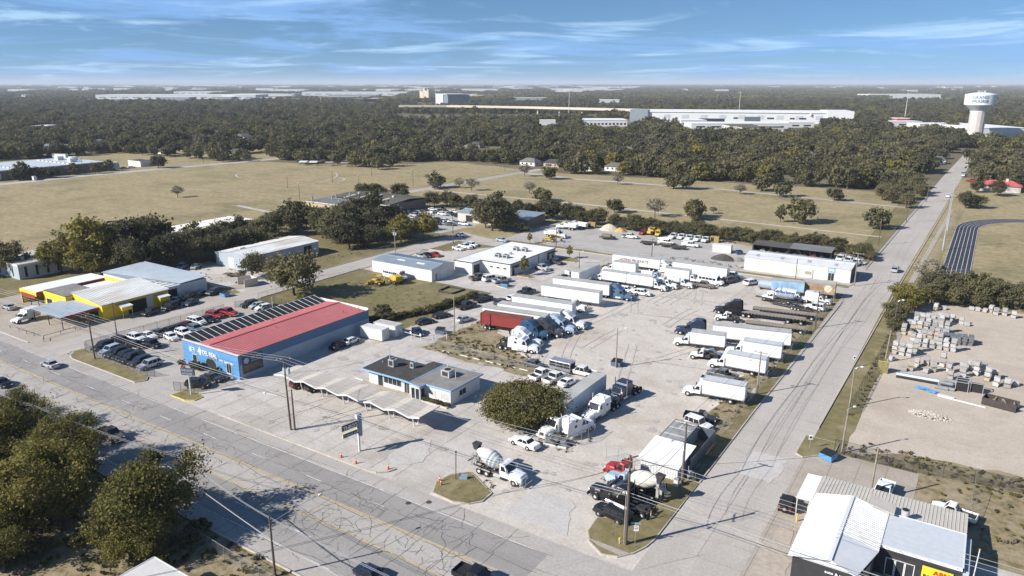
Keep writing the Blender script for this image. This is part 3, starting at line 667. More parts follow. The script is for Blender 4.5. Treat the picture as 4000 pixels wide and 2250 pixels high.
def boxtruck(boxL=7.6, z1=3.85, cabz=2.55, reefer=False, wide=2.15, attic=False, roofm=None):
    t = Tpl(); truck_front(t, 1.85, 1.6, cabz, -2.3, wide=wide); xb = -2.6
    rails(t, xb - boxL, 1.0); rear_axles(t, (xb - boxL * .68,), 2.4)
    boxbody(t, xb - boxL, xb, 2.5, 1.12, z1, roofm or M_rooflt, False, 0)
    if attic:
        b = MB(); b.prism([(xb, cabz + .1), (xb + .95, cabz + .25), (xb + .75, cabz + .7), (xb, z1 - .15)], 'y', -1.05, 1.05); t.p('wind_deflector', b, M_box)
    if reefer:
        b = MB(); b.box(xb, xb + .55, -.95, .95, cabz + .25, z1 + .1); t.p('cooling_unit', b, M_box)
        b = MB(); b.box(xb + .1, xb + .57, -.7, .7, z1 + .0, z1 + .13); t.p('fan_grille', b, M_black)
    for s in (-1, 1): b = MB(); b.box(xb - 1.4, xb - .3, s * .9 - .2, s * .9 + .2, .55, .95); t.p('tool_box', b, M_chassis)
    b = MB(); b.box(xb - boxL - .25, xb - boxL, -1.1, 1.1, .5, .65); t.p('bumper', b, M_chassis)
    return t
T_BOX = boxtruck(attic=True); T_BOXR = boxtruck(7.4, reefer=True); T_BOXS = boxtruck(7.2, 3.75, attic=False, roofm=M_roof)
def vactruck(tankL=3.6, tm=None, r=.8, extra=None):
    """cab with a round tank behind"""
    t = Tpl(); truck_front(t, 1.8, 1.6, 2.5, -2.3, wide=2.1); rails(t, -3 - tankL - .8, 1.0); rear_axles(t, (-2.8 - tankL * .7,), 2.4)
    b = MB(); b.lathe([(0, .05), (0.02, r * .6), (.12, r * .9), (.3, r), (tankL - .3, r), (tankL - .12, r * .9), (tankL - .02, r * .6), (tankL, .05)], (-2.8 - tankL, 0, 1.15 + r), (1, 0, 0), 18)
    k = t.p('tank', b, tm or M_box, smooth=False)
    b = MB()
    for i in range(3): b.lathe([(0, r + .02), (.08, r + .02)], (-2.8 - tankL * (.2 + .3 * i), 0, 1.15 + r), (1, 0, 0), 18)
    b.cyl((-2.8 - tankL * .5, 0, 1.1 + 2 * r), (-2.8 - tankL * .5, 0, 1.35 + 2 * r), .25, n=10); t.p('band', b, M_alu, k)
    for s in (-1, 1): b = MB(); b.box(-3.6 - tankL, -2.6, s * .97 - .12, s * .97 + .12, .9, 1.15); t.p('running_board', b, M_chassis)
    b = MB(); b.tube([(-3.0, -1.0, 1.2), (-4.2, -1.05, 1.45), (-5.2, -1.0, 1.25), (-2.9 - tankL, -.7, 1.5)], .07, 6); t.p('hose', b, M_black)
    return t
T_VAC = vactruck(); T_VACB = vactruck(3.0, mat('dark tank', (.05, .055, .06), rough=.5), .62)
T_POLISH = vactruck(4.6, mat('polished tank', (.72, .74, .77), rough=.22, metal=.9, var=.05), .95)
def flatbed(L=14.6, deck=1.45, m=None):
    t = Tpl(); a = L / 2; b = MB(); b.box(-a, a, -1.27, 1.27, deck - .14, deck); t.p('frame', b, M_chassis)
    for i in range(9):
        b = MB(); y = -1.24 + i * .276; b.box(-a + .05, a - .05, y, y + .25, deck, deck + .03); t.p('plank', b, m or M_deck)
    b = MB()
    for s in (-1, 1): b.box(-a, a, s * .5 - .07, s * .5 + .07, deck - .55, deck - .14)
    for i in range(12): b.box(-a + .5 + i * (L - 1) / 11, -a + .6 + i * (L - 1) / 11, -1.2, 1.2, deck - .26, deck - .14)
    t.p('beam', b, M_chassis)
    b = MB()
    for i in range(18):
        for s in (-1, 1): b.box(-a + .3 + i * L / 18.5, -a + .42 + i * L / 18.5, s * 1.28 - .02, s * 1.28 + .02, deck - .16, deck - .08)
    t.p('reflective_tape', b, mat('marker', (.6, .55, .5), var=.1)); rear_axles(t, (-a + 1.0, -a + 3.9), 2.45, .5)
    for s in (-1, 1):
        b = MB(); b.box(a - 3.2, a - 3.05, s * .8 - .07, s * .8 + .07, 0, deck - .3); t.p('landing_leg', b, M_chassis)
    return t
T_FLAT = flatbed(); T_FLAT2 = flatbed(13.0, 1.3)
def gooseneck():
    t = Tpl(); b = MB()
    for s in (-1, 1):
        b.box(-6.5, 4.2, s * 1.0 - .06, s * 1.0 + .06, .62, .84); b.box(4.0, 8.2, s * .35 - .06, s * .35 + .06, 1.15, 1.38)
        b.box(3.95, 4.15, s * .35 - .06, s * .35 + .06, .62, 1.38)
    for i in range(12): b.box(-6.4 + i * .95, -6.3 + i * .95, -1.0, 1.0, .66, .8)
    t.p('frame', b, M_chassis)
    for s in (-1, 1): b = MB(); b.box(-6.5, 4, s * .72 - .27, s * .72 + .27, .84, .88); t.p('runway', b, M_black)
    for s in (-1, 1):
        b = MB(); b.prism([(-6.5, .8), (-6.5, .9), (-8.3, .25), (-8.3, .15)], 'y', s * .7 - .28, s * .7 + .28); t.p('ramp', b, M_chassis)
        for x in (-2.2, -3.05, -3.9): wheel(t, x, s * 1.15, .38, .22, M_steel)
    return t
T_GOOSE = gooseneck()
def container(L, corr=True, m='PAINT', z0=.05):
    """steel shipping container standing at z0, corrugated sides"""
    t = Tpl(); a = L / 2; z1 = z0 + 2.6; w = 1.22
    def side(x0, x1, y, s):
        b = MB(); k = int((x1 - x0) / .28); pts = []
        for i in range(k):
            u = x0 + i * (x1 - x0) / k; q = (x1 - x0) / k
            pts += [(u, y), (u + q * .3, y), (u + q * .45, y - s * .05), (u + q * .85, y - s * .05)]
        pts.append((x1, y)); n = len(pts)
        b.add([(p[0], p[1], z0 + .1) for p in pts] + [(p[0], p[1], z1 - .08) for p in pts], [(i, i + 1, n + i + 1, n + i) for i in range(n - 1)]); return b
    for s in (-1, 1): t.p('side_panel', side(-a + .1, a - .1, s * (w - .02), s), m)
    b = MB()
    for s in (-1, 1):
        b.box(-a, a, s * w - .05, s * w + .02, z1 - .1, z1); b.box(-a, a, s * w - .05, s * w + .02, z0, z0 + .12)
        for x in (-a, a): b.box(x - .08, x + .08, s * w - .08, s * w + .025, z0, z1 + .01)
    for x in (-a, a): b.box(x - .06, x + .06, -w, w, z1 - .12, z1 - .01); b.box(x - .06, x + .06, -w, w, z0 + .01, z0 + .12)
    b.box(-a, a, -w, w, z0 + .05, z0 + .1); b.box(-a + .05, a - .05, -w + .05, w - .05, z0 + .1, z1 - .2); t.p('frame', b, m)
    b = MB(); b.ribbed((-a, -w, z1 - .02), (a, -w, z1 - .02), (a, w, z1 - .02), (-a, w, z1 - .02), .5, .03, .05); t.p('roof', b, 'PAINT2')
    for s in (-1, 1):
        b = MB(); b.box(a + .0, a + .05, min(s * .02, s * 1.15), max(s * .02, s * 1.15), z0 + .12, z1 - .12); k = t.p('door', b, m)
        b = MB()
        for y in (.3, .85): b.cyl((a + .08, s * y, z0 + .1), (a + .08, s * y, z1 - .1), .025, n=5)
        t.p('lock_rod', b, M_alu, k)
    b = MB(); b.box(-a - .05, -a, -1.15, 1.15, z0 + .12, z1 - .12); t.p('end_panel', b, m)
    return t
T_CONT20 = container(6.06)
def contchassis():
    t = container(12.19, z0=1.35); b = MB()
    for s in (-1, 1): b.box(-6.1, 6.1, s * .5 - .06, s * .5 + .06, .95, 1.34)
    for i in range(9): b.box(-6 + i * 1.5, -5.9 + i * 1.5, -.5, .5, 1.05, 1.3)
    t.p('chassis', b, M_chassis); rear_axles(t, (-5.0, -3.75), 2.45)
    for s in (-1, 1):
        b = MB(); b.box(3.0, 3.15, s * .8 - .07, s * .8 + .07, 0, 1.3); t.p('landing_leg', b, M_chassis)
    return t
T_CONT40 = contchassis()
def mixer(stripes=True, dm=None):
    t = Tpl(); truck_front(t, 2.1, 1.85, 2.85, -2.35, wide=2.35, aero=False); rails(t, -7.6, 1.0); rear_axles(t, (-4.7, -6.05), 2.45, .53)
    p0 = Vector((-2.75, 0, 2.05)); d = Vector((-4.3, 0, 1.25)).normalized(); dm = dm or mat('dusty drum', (.58, .55, .50), var=.1)
    prof = [(0, .1), (.02, .55), (.5, .92), (1.1, 1.14), (1.9, 1.22), (2.7, 1.12), (3.6, .82), (4.3, .52), (4.32, .1)]
    b = MB(); b.lathe(prof, p0, d, 22); k = t.p('drum', b, dm, smooth=False)
    def rad(x):
        for (a, ra), (c, rc_) in zip(prof, prof[1:]):
            if a <= x <= c: return ra + (rc_ - ra) * (x - a) / (c - a)
        return .5
    if stripes:
        for x in (.55, 1.15, 1.75):
            b = MB(); b.lathe([(x, rad(x) + .03), (x + .26, rad(x + .26) + .03)], p0, d, 22); t.p('stripe', b, mat('drum stripe', (.22, .29, .36), var=.1), k)
    e = p0 + d * 4.3
    b = MB(); b.prism([(e.x - .1, e.z + .1), (e.x + .3, e.z + 1.0), (e.x - .9, e.z + 1.0), (e.x - .55, e.z + .1)], 'y', -.5, .5); t.p('hopper', b, M_chassis)
    b = MB(); b.box(-7.3, -6.9, -.55, -.4, 1.0, 3.0); b.box(-7.3, -6.9, .4, .55, 1.0, 3.0); b.box(-7.35, -6.9, -.9, .9, 2.5, 2.62); t.p('drum_pedestal', b, mat('dusty grey', (.34, .33, .31), var=.2))
    b = MB()
    for s in (-.2, .2): b.tube([(-7.5, -1.0 + s, .9), (-7.2, -1.0 + s, 3.2)], .03)
    for i in range(6): b.tube([(-7.5 + i * .055, -1.2, 1.1 + i * .38), (-7.5 + i * .055, -.8, 1.1 + i * .38)], .025)
    t.p('ladder', b, M_alu)
    b = MB(); b.loft([[(-7.3, -.3, 2.3), (-7.3, .3, 2.3), (-7.35, .2, 2.1), (-7.35, -.2, 2.1)], [(-8.3, -1.0, 1.5), (-8.1, -.5, 1.5), (-8.1, -.6, 1.3), (-8.3, -.9, 1.3)]]); t.p('chute', b, mat('dusty grey', (.34, .33, .31)))
    for s in (-1, 1):
        b = MB(); b.cyl((-2.2, s * 1.0, .75), (-3.4, s * 1.0, .75), .32, n=12); t.p('side_tank', b, mat('dusty grey', (.34, .33, .31))); b = MB(); b.box(-6.9, -4.0, s * 1.22 - .06, s * 1.22 + .06, 1.02, 1.16); t.p('wheel_guard', b, mat('dusty grey', (.34, .33, .31)))
    b = MB(); b.cyl((-2.55, -.9, 1.2), (-2.55, -.9, 3.3), .09, n=8); t.p('exhaust_stack', b, M_chrome)
    b = MB(); b.tube([(1.4, -1.0, .75), (1.75, -1.0, .6), (1.75, 1.0, .6), (1.4, 1.0, .75)], .05); b.tube([(1.75, -.6, .6), (1.7, -.6, 1.45)], .03); t.p('push_bar', b, M_chrome)
    return t
T_MIX = mixer()
def bus(L=7.5, kind='school'):
    t = Tpl(); a = L / 2; b = MB(); w = 2.35
    hl = 1.35 if kind == 'school' else 1.5
    prof = [(-w / 2, .45), (-w / 2, 2.4), (-w / 2 + .2, 2.75), (0, 2.88), (w / 2 - .2, 2.75), (w / 2, 2.4), (w / 2, .45)]
    b.prism(prof, 'x', -a, a - hl); t.p('body', b, 'PAINT')
    b = MB(); b.loft([sec(a - hl, 1.02, .45, 1.55), sec(a - .4, .98, .45, 1.35), sec(a, .8, .5, 1.1)]); t.p('hood', b, 'PAINT')
    b = MB(); b.box(a - hl - .05, a - hl + .04, -.98, .98, 1.6, 2.45); t.p('windscreen', b, M_glass)
    n = 8 if kind == 'school' else 5
    for s in (-1, 1):
        for i in range(n):
            x0 = -a + .35 + i * (L - hl - .6) / n; b = MB(); b.box(x0, x0 + (L - hl - .6) / n - .14, s * w / 2 - .02, s * w / 2 + .012, 1.5, 2.15); t.p('window', b, M_glass)
        for x in (-a + 1.7, a - 1.0): wheel(t, x, s * .98, .45, .3, M_steel)
        b = MB(); b.box(a - .1, a + .03, s * .6 - .12, s * .6 + .12, .85, 1.05); t.p('headlight', b, M_head)
    b = MB(); b.box(a - .05, a + .12, -1, 1, .45, .65); t.p('bumper', b, M_black); b = MB(); b.box(-a - .1, -a + .05, -1.05, 1.05, .45, .65); t.p('bumper', b, M_black)
    return t
T_BUS = bus(8.6); T_SHUT = bus(7.2, 'shuttle')
def dumptruck():
    t = Tpl(); truck_front(t, 2.0, 1.75, 2.65, -2.3, wide=2.3); rails(t, -7.2, 1.0); rear_axles(t, (-4.6, -5.9), 2.45)
    b = MB(); b.prism([(-2.6, 1.1), (-2.6, 2.75), (-1.6, 2.95), (-1.6, 2.85), (-2.45, 2.65), (-2.45, 1.35), (-7.2, 1.35), (-7.4, 1.2), (-7.4, 1.1)], 'y', -1.2, 1.2)
    for s in (-1, 1):
        b.prism([(-2.5, 1.2), (-2.5, 2.6), (-7.4, 2.35), (-7.4, 1.2)], 'y', s * 1.2 - .05, s * 1.2 + .05)
    b.box(-7.45, -7.35, -1.2, 1.2, 1.2, 2.35); t.p('dump_body', b, 'PAINT2')
    b = MB()
    for s in (-1, 1):
        for i in range(6): b.box(-7.2 + i * .85, -7.1 + i * .85, s * 1.25 - .04, s * 1.25 + .04, 1.2, 2.4)
    t.p('rib', b, 'PAINT2'); return t
T_DUMP = dumptruck()
def utility(rack=True, flat=False):
    """pickup cab with service boxes or a flat deck"""
    t = Tpl(); c = T_CAR['crew']
    for nm, me, pm, par, loc, prz in c.parts:
        if nm in ('bed', 'bed_liner'): continue
        t.parts.append((nm, me, pm, par - sum(1 for q in c.parts[:par] if q[0] in ('bed', 'bed_liner')) if par >= 0 else -1, loc, prz))
    b = MB()
    if flat: b.box(-3.1, -1.0, -1.05, 1.05, .95, 1.05); t.p('deck', b, M_chassis)
    else:
        for s in (-1, 1): b.box(-3.0, -1.05, s * .85 - .2, s * .85 + .2, .75, 1.5)
        b.box(-3.0, -1.05, -.7, .7, .8, .95); t.p('service_body', b, 'PAINT')
        b = MB()
        for s in (-1, 1):
            for x in (-2.9, -1.15): b.tube([(x, s * .9, 1.5), (x, s * .9, 2.1)], .035)
            b.tube([(-3.1, s * .9, 2.1), (1.2, s * .85, 2.12)], .035)
        for x in (-2.9, -1.15, .9): b.tube([(x, -.9, 2.1), (x, .9, 2.1)], .03)
        t.p('ladder_rack', b, M_alu)
    return t
T_UTIL = utility(); T_FLATPK = utility(flat=True)
def ambulance():
    t = Tpl(); truck_front(t, 1.5, 1.35, 2.15, -2.1, wide=1.95); rails(t, -5.4, .9, .55, .75); rear_axles(t, (-3.7,), 2.1, .38)
    b = MB(); b.box(-5.6, -2.15, -1.08, 1.08, .6, 2.85); t.p('service_box', b, 'PAINT')
    b = MB()
    for i in range(3): b.box(-5.4 + i * 1.1, -4.45 + i * 1.1, -1.1, 1.1, .75, 1.9)
    t.p('locker_door', b, 'PAINT'); return t
T_AMB = ambulance()
def cabchassis():
    t = Tpl(); truck_front(t, 1.6, 1.45, 2.25, -2.1, wide=2.0); rails(t, -5.6, .9, .6, .8); rear_axles(t, (-4.0,), 2.1, .4)
    b = MB(); b.box(-3.4, -2.4, -.9, .9, .8, 1.25); b.box(-4.9, -4.4, -.9, .9, .8, 1.1); b.cyl((-2.6, -.6, 1.2), (-4.6, -.6, 1.2), .3, n=10); t.p('machinery', b, M_chassis)
    return t
T_CC = cabchassis()
M_cat = mat('machine yellow', (.55, .36, .055), rough=.6, var=.15, col2=(.36, .25, .07))
def backhoe():
    t = Tpl(); b = MB(); b.box(-1.5, 1.9, -.45, .45, .7, 1.25); b.loft([[(.4, -.42, 1.2), (.4, .42, 1.2), (.4, .42, 1.75), (.4, -.42, 1.75)], [(2.0, -.38, 1.15), (2.0, .38, 1.15), (2.0, .38, 1.55), (2.0, -.38, 1.55)]]); t.p('body', b, M_cat)
    b = MB(); b.box(-1.2, .3, -.8, .8, 2.7, 2.82)
    for x in (-1.1, .2):
        for s in (-1, 1): b.cyl((x, s * .72, 1.2), (x, s * .72, 2.75), .045, n=6)
    t.p('canopy', b, M_cat); b = MB(); b.box(-.7, -.2, -.25, .25, 1.25, 1.9); t.p('seat', b, M_black)
    for s in (-1, 1): b = MB(); b.tube([(.3, s * .6, 1.4), (1.8, s * .62, 1.35), (3.0, s * .62, .6)], .09, 6); t.p('loader_arm', b, M_cat)
    b = MB(); b.prism([(2.9, .15), (3.7, .1), (3.8, .2), (3.1, .3), (3.05, .95), (2.9, .95)], 'y', -1.1, 1.1); t.p('bucket', b, M_cat)
    b = MB(); b.tube([(-1.6, 0, 1.0), (-2.4, 0, 2.7), (-3.6, 0, 2.5)], .14, 6); b.tube([(-3.6, 0, 2.5), (-3.9, 0, 1.2)], .1, 6); t.p('boom', b, M_cat)
    b = MB(); b.prism([(-3.7, 1.3), (-4.15, 1.3), (-4.3, .8), (-3.7, .7)], 'y', -.35, .35); t.p('digging_bucket', b, M_chassis)
    for s in (-1, 1): wheel(t, -.9, s * .85, .68, .45, M_cat); wheel(t, 1.6, s * .8, .42, .3, M_cat)
    return t
T_HOE = backhoe()
def compactor():
    t = Tpl(); b = MB(); puffy(b, [(-2.2, .9), (-2.4, 2.4), (-1.2, 2.7), (.8, 2.3), (1.0, 1.0)], 2.2, .1); t.p('hopper', b, M_cat)
    b = MB(); b.box(.9, 2.6, -.7, .7, .8, 1.6); t.p('engine_cover', b, M_cat); b = MB(); b.box(.6, 1.8, -.7, .7, 2.7, 2.8)
    for x in (.7, 1.7):
        for s in (-1, 1): b.cyl((x, s * .62, 1.5), (x, s * .62, 2.75), .04, n=6)
    t.p('canopy', b, mat('canopy blue', (.12, .18, .25)))
    for s in (-1, 1): wheel(t, -1.3, s * 1.0, .6, .4, M_cat); wheel(t, 1.9, s * .95, .6, .4, M_cat)
    return t
T_COMP = compactor()
def dumpster():
    t = Tpl(); b = MB(); b.prism([(-.75, .12), (.75, .12), (.92, 1.25), (-.92, 1.05)], 'x', -1.0, 1.0); t.p('bin', b, 'PAINT')
    for i in (0, 1):
        b = MB(); x0 = -1.0 + i; b.slab((x0 + .02, -.94, 1.08), (x0 + .98, -.94, 1.08), (x0 + .98, .94, 1.30), (x0 + .02, .94, 1.30), .04); t.p('lid', b, M_black)
    for s in (-1, 1): b = MB(); b.box(s * 1.02 - .06, s * 1.02 + .06, -.5, .6, .7, .85); t.p('lift_pocket', b, 'PAINT')
    return t
T_DUMPST = dumpster()
def cargo_trailer():
    t = Tpl(); b = MB(); b.box(-2.3, 2.3, -1.05, 1.05, .55, 1.15); t.p('lower_panel', b, M_alu)
    b = MB(); b.box(-2.28, 2.28, -1.0, 1.0, 1.15, 2.2); t.p('mesh_side', b, M_black)
    b = MB(); b.box(-2.35, 2.35, -1.1, 1.1, 2.2, 2.32); b.box(-2.3, 2.3, -1.04, 1.04, 2.32, 2.36)
    for x in (-2.3, -.8, .8, 2.3):
        for s in (-1, 1): b.box(x - .04, x + .04, s * 1.04 - .03, s * 1.04 + .03, 1.1, 2.22)
    for s in (-1, 1): b.box(-2.3, 2.3, s * 1.04 - .02, s * 1.04 + .03, 1.6, 1.68)
    t.p('roof', b, M_alu)
    for s in (-1, 1): wheel(t, -.8, s * 1.08, .36, .22, M_steel); wheel(t, .0, s * 1.08, .36, .22, M_steel)
    b = MB(); b.tube([(2.3, -.7, .6), (3.4, 0, .55), (2.3, .7, .6)], .06); t.p('drawbar', b, M_chassis); return t
T_CARGO = cargo_trailer()
# ------------------------------------------------------------------ buildings
M_whitewall = mat('white wall', (.68, .67, .64), var=.06, scale=.8, col2=(.55, .53, .49), scale2=.3, var2=.5)
M_cream = mat('cream wall', (.63, .61, .56), var=.06, scale=.8, col2=(.50, .47, .41), scale2=.3)
M_whiteroof = mat('white membrane', (.74, .74, .73), var=.05, scale=.7, col2=(.58, .54, .47), scale2=.16, var2=.55)
M_tar_roof = mat('tar roof', (.05, .047, .044), var=.25, scale=1.2, col2=(.09, .084, .078), scale2=.35, rough=.95)
M_grey_roof = mat('weathered grey roof', (.235, .225, .21), var=.16, scale=.9, col2=(.15, .14, .13), scale2=.3)
M_metal_white = mat('white metal sheet', (.64, .65, .655), rough=.5, var=.05, scale=.6, col2=(.54, .535, .51), scale2=.25)
M_metal_bluegrey = mat('blue grey metal', (.33, .385, .43), rough=.5, var=.08, scale=.6, metal=.2, col2=(.27, .31, .35), scale2=.2)
M_metal_tan = mat('tan metal', (.54, .50, .43), rough=.55, var=.07, scale=.7, col2=(.46, .42, .36))
M_metal_old = mat('old galvanised', (.56, .57, .56), rough=.5, var=.12, scale=.9, col2=(.38, .31, .235), scale2=.35, var2=.75, metal=.15, stretch=(1, .25, 1))
M_redroof = mat('red metal roof', (.35, .095, .10), rough=.55, var=.1, scale=.6, col2=(.29, .08, .083))
M_skyblue = mat('sky blue wall', (.10, .27, .50), rough=.7, var=.1, scale=.7, col2=(.075, .21, .42), scale2=.4)
M_paleblue = mat('pale blue wall', (.38, .42, .46), var=.06, scale=.6, col2=(.32, .355, .39))
M_darkblue = mat('dark blue band', (.10, .18, .30), var=.08)
M_yel = mat('yellow wall', (.80, .55, .035), rough=.7, var=.06, scale=.6, col2=(.74, .49, .04))
M_redtrim = mat('red trim', (.30, .03, .025), var=.12)
M_bluetrim = mat('blue fascia', (.25, .41, .58), var=.08)
M_black_sheet = mat('black shade sheet', (.018, .02, .025), rough=.7, var=.2)
M_dark = mat('dark opening', (.02, .021, .023), rough=.9, var=.2)
M_pane = mat('window pane', (.03, .036, .042), rough=.08, var=0, spec=.6)
M_frame = mat('pale frame', (.62, .61, .58), var=.06)
M_charcoal = mat('charcoal wall', (.035, .035, .038), rough=.7, var=.15)
M_brick = mat('tan brick', (.42, .335, .21), var=.12, scale=2., col2=(.36, .29, .19))
M_canopyconc = mat('canopy concrete', (.52, .47, .405), var=.1, scale=1.4, col2=(.38, .33, .275), scale2=.6, var2=.6, stretch=(2.5, .35, 1))
M_wood = mat('weathered wood', (.19, .15, .11), var=.25, stretch=(1, 1, .2))
M_hvac = mat('rooftop unit', (.47, .48, .47), rough=.5, var=.12, metal=.3)
def boxp(root, name, m, *a): b = MB(); b.box(*a); return b.obj(name, m, root)
def wall(root, x0, x1, y0, y1, z1, m, z0=0): return boxp(root, 'wall', m, x0, x1, y0, y1, z0, z1)
def opening(root, face, pos, a0, a1, z0, z1, m=None, name='window', frame=True, bars=0):
    """window, door or shutter lying on a wall; face x-/x+/y-/y+ at pos, a = run along the wall"""
    s = -1 if face[1] == '-' else 1
    def bx(mb, a, b, c, d, t): return mb.box(a, b, min(pos, pos + s * t), max(pos, pos + s * t), c, d) if face[0] == 'y' else mb.box(min(pos, pos + s * t), max(pos, pos + s * t), a, b, c, d)
    b = MB(); bx(b, a0, a1, z0, z1, .03); o = b.obj(name, m or M_pane, root)
    if frame:
        b = MB(); f = .09
        bx(b, a0 - f, a0, z0, z1 + f, .06); bx(b, a1, a1 + f, z0, z1 + f, .06); bx(b, a0, a1, z1, z1 + f, .06)
        if name == 'window': bx(b, a0, a1, z0 - f, z0, .08)
        for i in range(bars): u = a0 + (a1 - a0) * (i + 1) / (bars + 1); bx(b, u - .03, u + .03, z0, z1, .05)
        b.obj('frame', M_frame, o)
    return o
def gable(root, x0, x1, y0, y1, ze, zr, m, axis='y', over=.35, pitch=.6, ridge=None, wallm=None):
    """two ribbed roof slopes, ridge along axis, and the gable walls below"""
    if axis == 'y':
        r = ridge if ridge is not None else (x0 + x1) / 2
        A = [((x0 - over, y0 - over, ze), (x0 - over, y1 + over, ze), (r, y1 + over, zr), (r, y0 - over, zr)), ((x1 + over, y0 - over, ze), (x1 + over, y1 + over, ze), (r, y1 + over, zr), (r, y0 - over, zr))]
        tri = [((x0, ze - .1), (x1, ze - .1), (r, zr - .1))]
        for y in (y0, y1):
            b = MB(); b.prism(tri[0], 'y', y - .06, y + .06)
            if wallm: b.obj('gable_wall', wallm, root)
    else:
        r = ridge if ridge is not None else (y0 + y1) / 2
        A = [((x0 - over, y0 - over, ze), (x1 + over, y0 - over, ze), (x1 + over, r, zr), (x0 - over, r, zr)), ((x0 - over, y1 + over, ze), (x1 + over, y1 + over, ze), (x1 + over, r, zr), (x0 - over, r, zr))]
        for x in (x0, x1):
            b = MB(); b.prism([(y0, ze - .1), (y1, ze - .1), (r, zr - .1)], 'x', x - .06, x + .06)
            if wallm: b.obj('gable_wall', wallm, root)
    for q in A: b = MB(); b.ribbed(*q, pitch=pitch, h=.05, t=.1); b.obj('roof', m, root)
    b = MB()
    if axis == 'y': b.box(r - .18, r + .18, y0 - over, y1 + over, zr - .02, zr + .07)
    else: b.box(x0 - over, x1 + over, r - .18, r + .18, zr - .02, zr + .07)
    b.obj('ridge_cap', m, root)
def hvac(x, y, z, label, sx=1.6, sy=1.2, h=1.1, group=None):
    t = thing('rooftop_unit', label, 'rooftop unit', (x, y, z), 0, group)
    boxp(t, 'casing', M_hvac, -sx / 2, sx / 2, -sy / 2, sy / 2, .1, h); boxp(t, 'curb', M_grey_roof, -sx / 2 - .1, sx / 2 + .1, -sy / 2 - .1, sy / 2 + .1, -.02, .1)
    b = MB(); b.cyl((0, 0, h), (0, 0, h + .06), min(sx, sy) * .36, n=14); b.obj('fan', M_dark, t)
    b = MB(); b.box(-sx / 2 - .02, -sx / 2 + .02, -sy * .35, sy * .35, .25, h - .2); b.box(-sx * .35, sx * .35, -sy / 2 - .02, -sy / 2 + .02, .25, h - .2); b.obj('louvre', M_chassis, t)
    return t
def wallribs(root, face, pos, a0, a1, z0, z1, m, step=.6):
    s = -1 if face[1] == '-' else 1; b = MB(); a = a0 + step / 2
    while a < a1:
        if face[0] == 'y': b.box(a - .04, a + .04, min(pos, pos + s * .03), max(pos, pos + s * .03), z0, z1)
        else: b.box(min(pos, pos + s * .03), max(pos, pos + s * .03), a - .04, a + .04, z0, z1)
        a += step
    b.obj('wall_rib', m, root)

# --- blue shop with the long red roof
t = thing('auto_dealership', 'blue auto dealership with long red metal roof and black shade strip', 'building', (-124, 99, 0)); T0 = t
t.location = (0, 0, 0)
wall(t, -132.3, -115, 81.3, 116.5, 4.2, M_paleblue)
boxp(t, 'front_wall', M_skyblue, -132.5, -114.9, 81.0, 81.3, 0, 4.9)
boxp(t, 'parapet', M_frame, -132.6, -114.8, 80.95, 81.45, 4.9, 5.0); boxp(t, 'red_line', M_redtrim, -132.5, -114.9, 80.96, 80.995, 4.72, 4.8)
boxp(t, 'blue_band', M_darkblue, -115, -114.96, 81.4, 116.5, 2.9, 4.6); boxp(t, 'side_parapet', M_paleblue, -115.25, -114.98, 81.3, 116.5, 4.2, 4.75)
boxp(t, 'west_parapet', M_paleblue, -132.4, -132.26, 81.3, 116.5, 4.2, 5.8); boxp(t, 'gutter', M_charcoal, -115.2, -114.88, 81.3, 116.5, 4.7, 4.82)
boxp(t, 'rear_parapet', M_whitewall, -132.3, -115, 116.4, 116.6, 4.2, 5.3)
b = MB(); b.ribbed((-115.3, 81.4, 4.55), (-115.3, 116.4, 4.55), (-124.2, 116.4, 5.15), (-124.2, 81.4, 5.15), .6, .05, .1); b.obj('roof', M_redroof, t)
b = MB(); b.ribbed((-128.4, 81.4, 4.75), (-128.4, 116.4, 4.75), (-124.2, 116.4, 5.15), (-124.2, 81.4, 5.15), .6, .05, .1); b.obj('roof', mat('pale red roof', (.40, .115, .12), var=.08), t)
boxp(t, 'ridge_cap', M_redroof, -124.4, -124.0, 81.4, 116.4, 5.15, 5.27)
b = MB(); b.slab((-132.25, 81.4, 5.75), (-128.4, 81.4, 4.72), (-128.4, 116.4, 4.72), (-132.25, 116.4, 5.75), .05); b.obj('shade_sheet', M_black_sheet, t)
for i in range(22):
    y = 82.2 + i * 1.6; b = MB(); b.add([(-132.3, y, 5.77), (-128.2, y + .35, 4.68), (-128.2, y + .44, 4.68), (-132.3, y + .09, 5.77), (-132.3, y, 5.83), (-128.2, y + .35, 4.74), (-128.2, y + .44, 4.74), (-132.3, y + .09, 5.83)], [(4, 5, 6, 7), (0, 1, 5, 4), (2, 3, 7, 6), (0, 4, 7, 3), (1, 2, 6, 5)]); b.obj('shade_bar', M_frame, t)
opening(t, 'y-', 81.0, -129.4, -128.1, .1, 2.4, M_dark, 'door'); opening(t, 'y-', 81.0, -118.6, -117.2, .8, 2.9, M_pane, bars=1)
b = MB(); pts = [(-125.2, .05), (-125.2, 1.4)] + [(-123.6 - 1.6 * math.cos(R(a)), 1.4 + 1.25 * math.sin(R(a))) for a in range(15, 180, 15)] + [(-122, 1.4), (-122, .05)]
b.prism(pts, 'y', 80.97, 81.0); b.obj('arched_entrance', M_dark, t)
Mw = mat('sign white', (.78, .78, .76), var=.04); Msg = mat('sign dark', (.06, .085, .12), var=.12)
FR = (R(90), 0, 0); ER = (R(90), 0, R(90))
lettering('DEL REAL', 1.25, Mw, (-126.0, 80.93, 3.1), FR, t, width=4.6); lettering('AUTO GROUP', .7, mat('sign shade', (.35, .38, .42)), (-124.6, 80.93, 2.5), FR, t, width=3.3); lettering('972 264 1184', .62, Mw, (-120.6, 80.93, 2.65), FR, t, width=4.3)
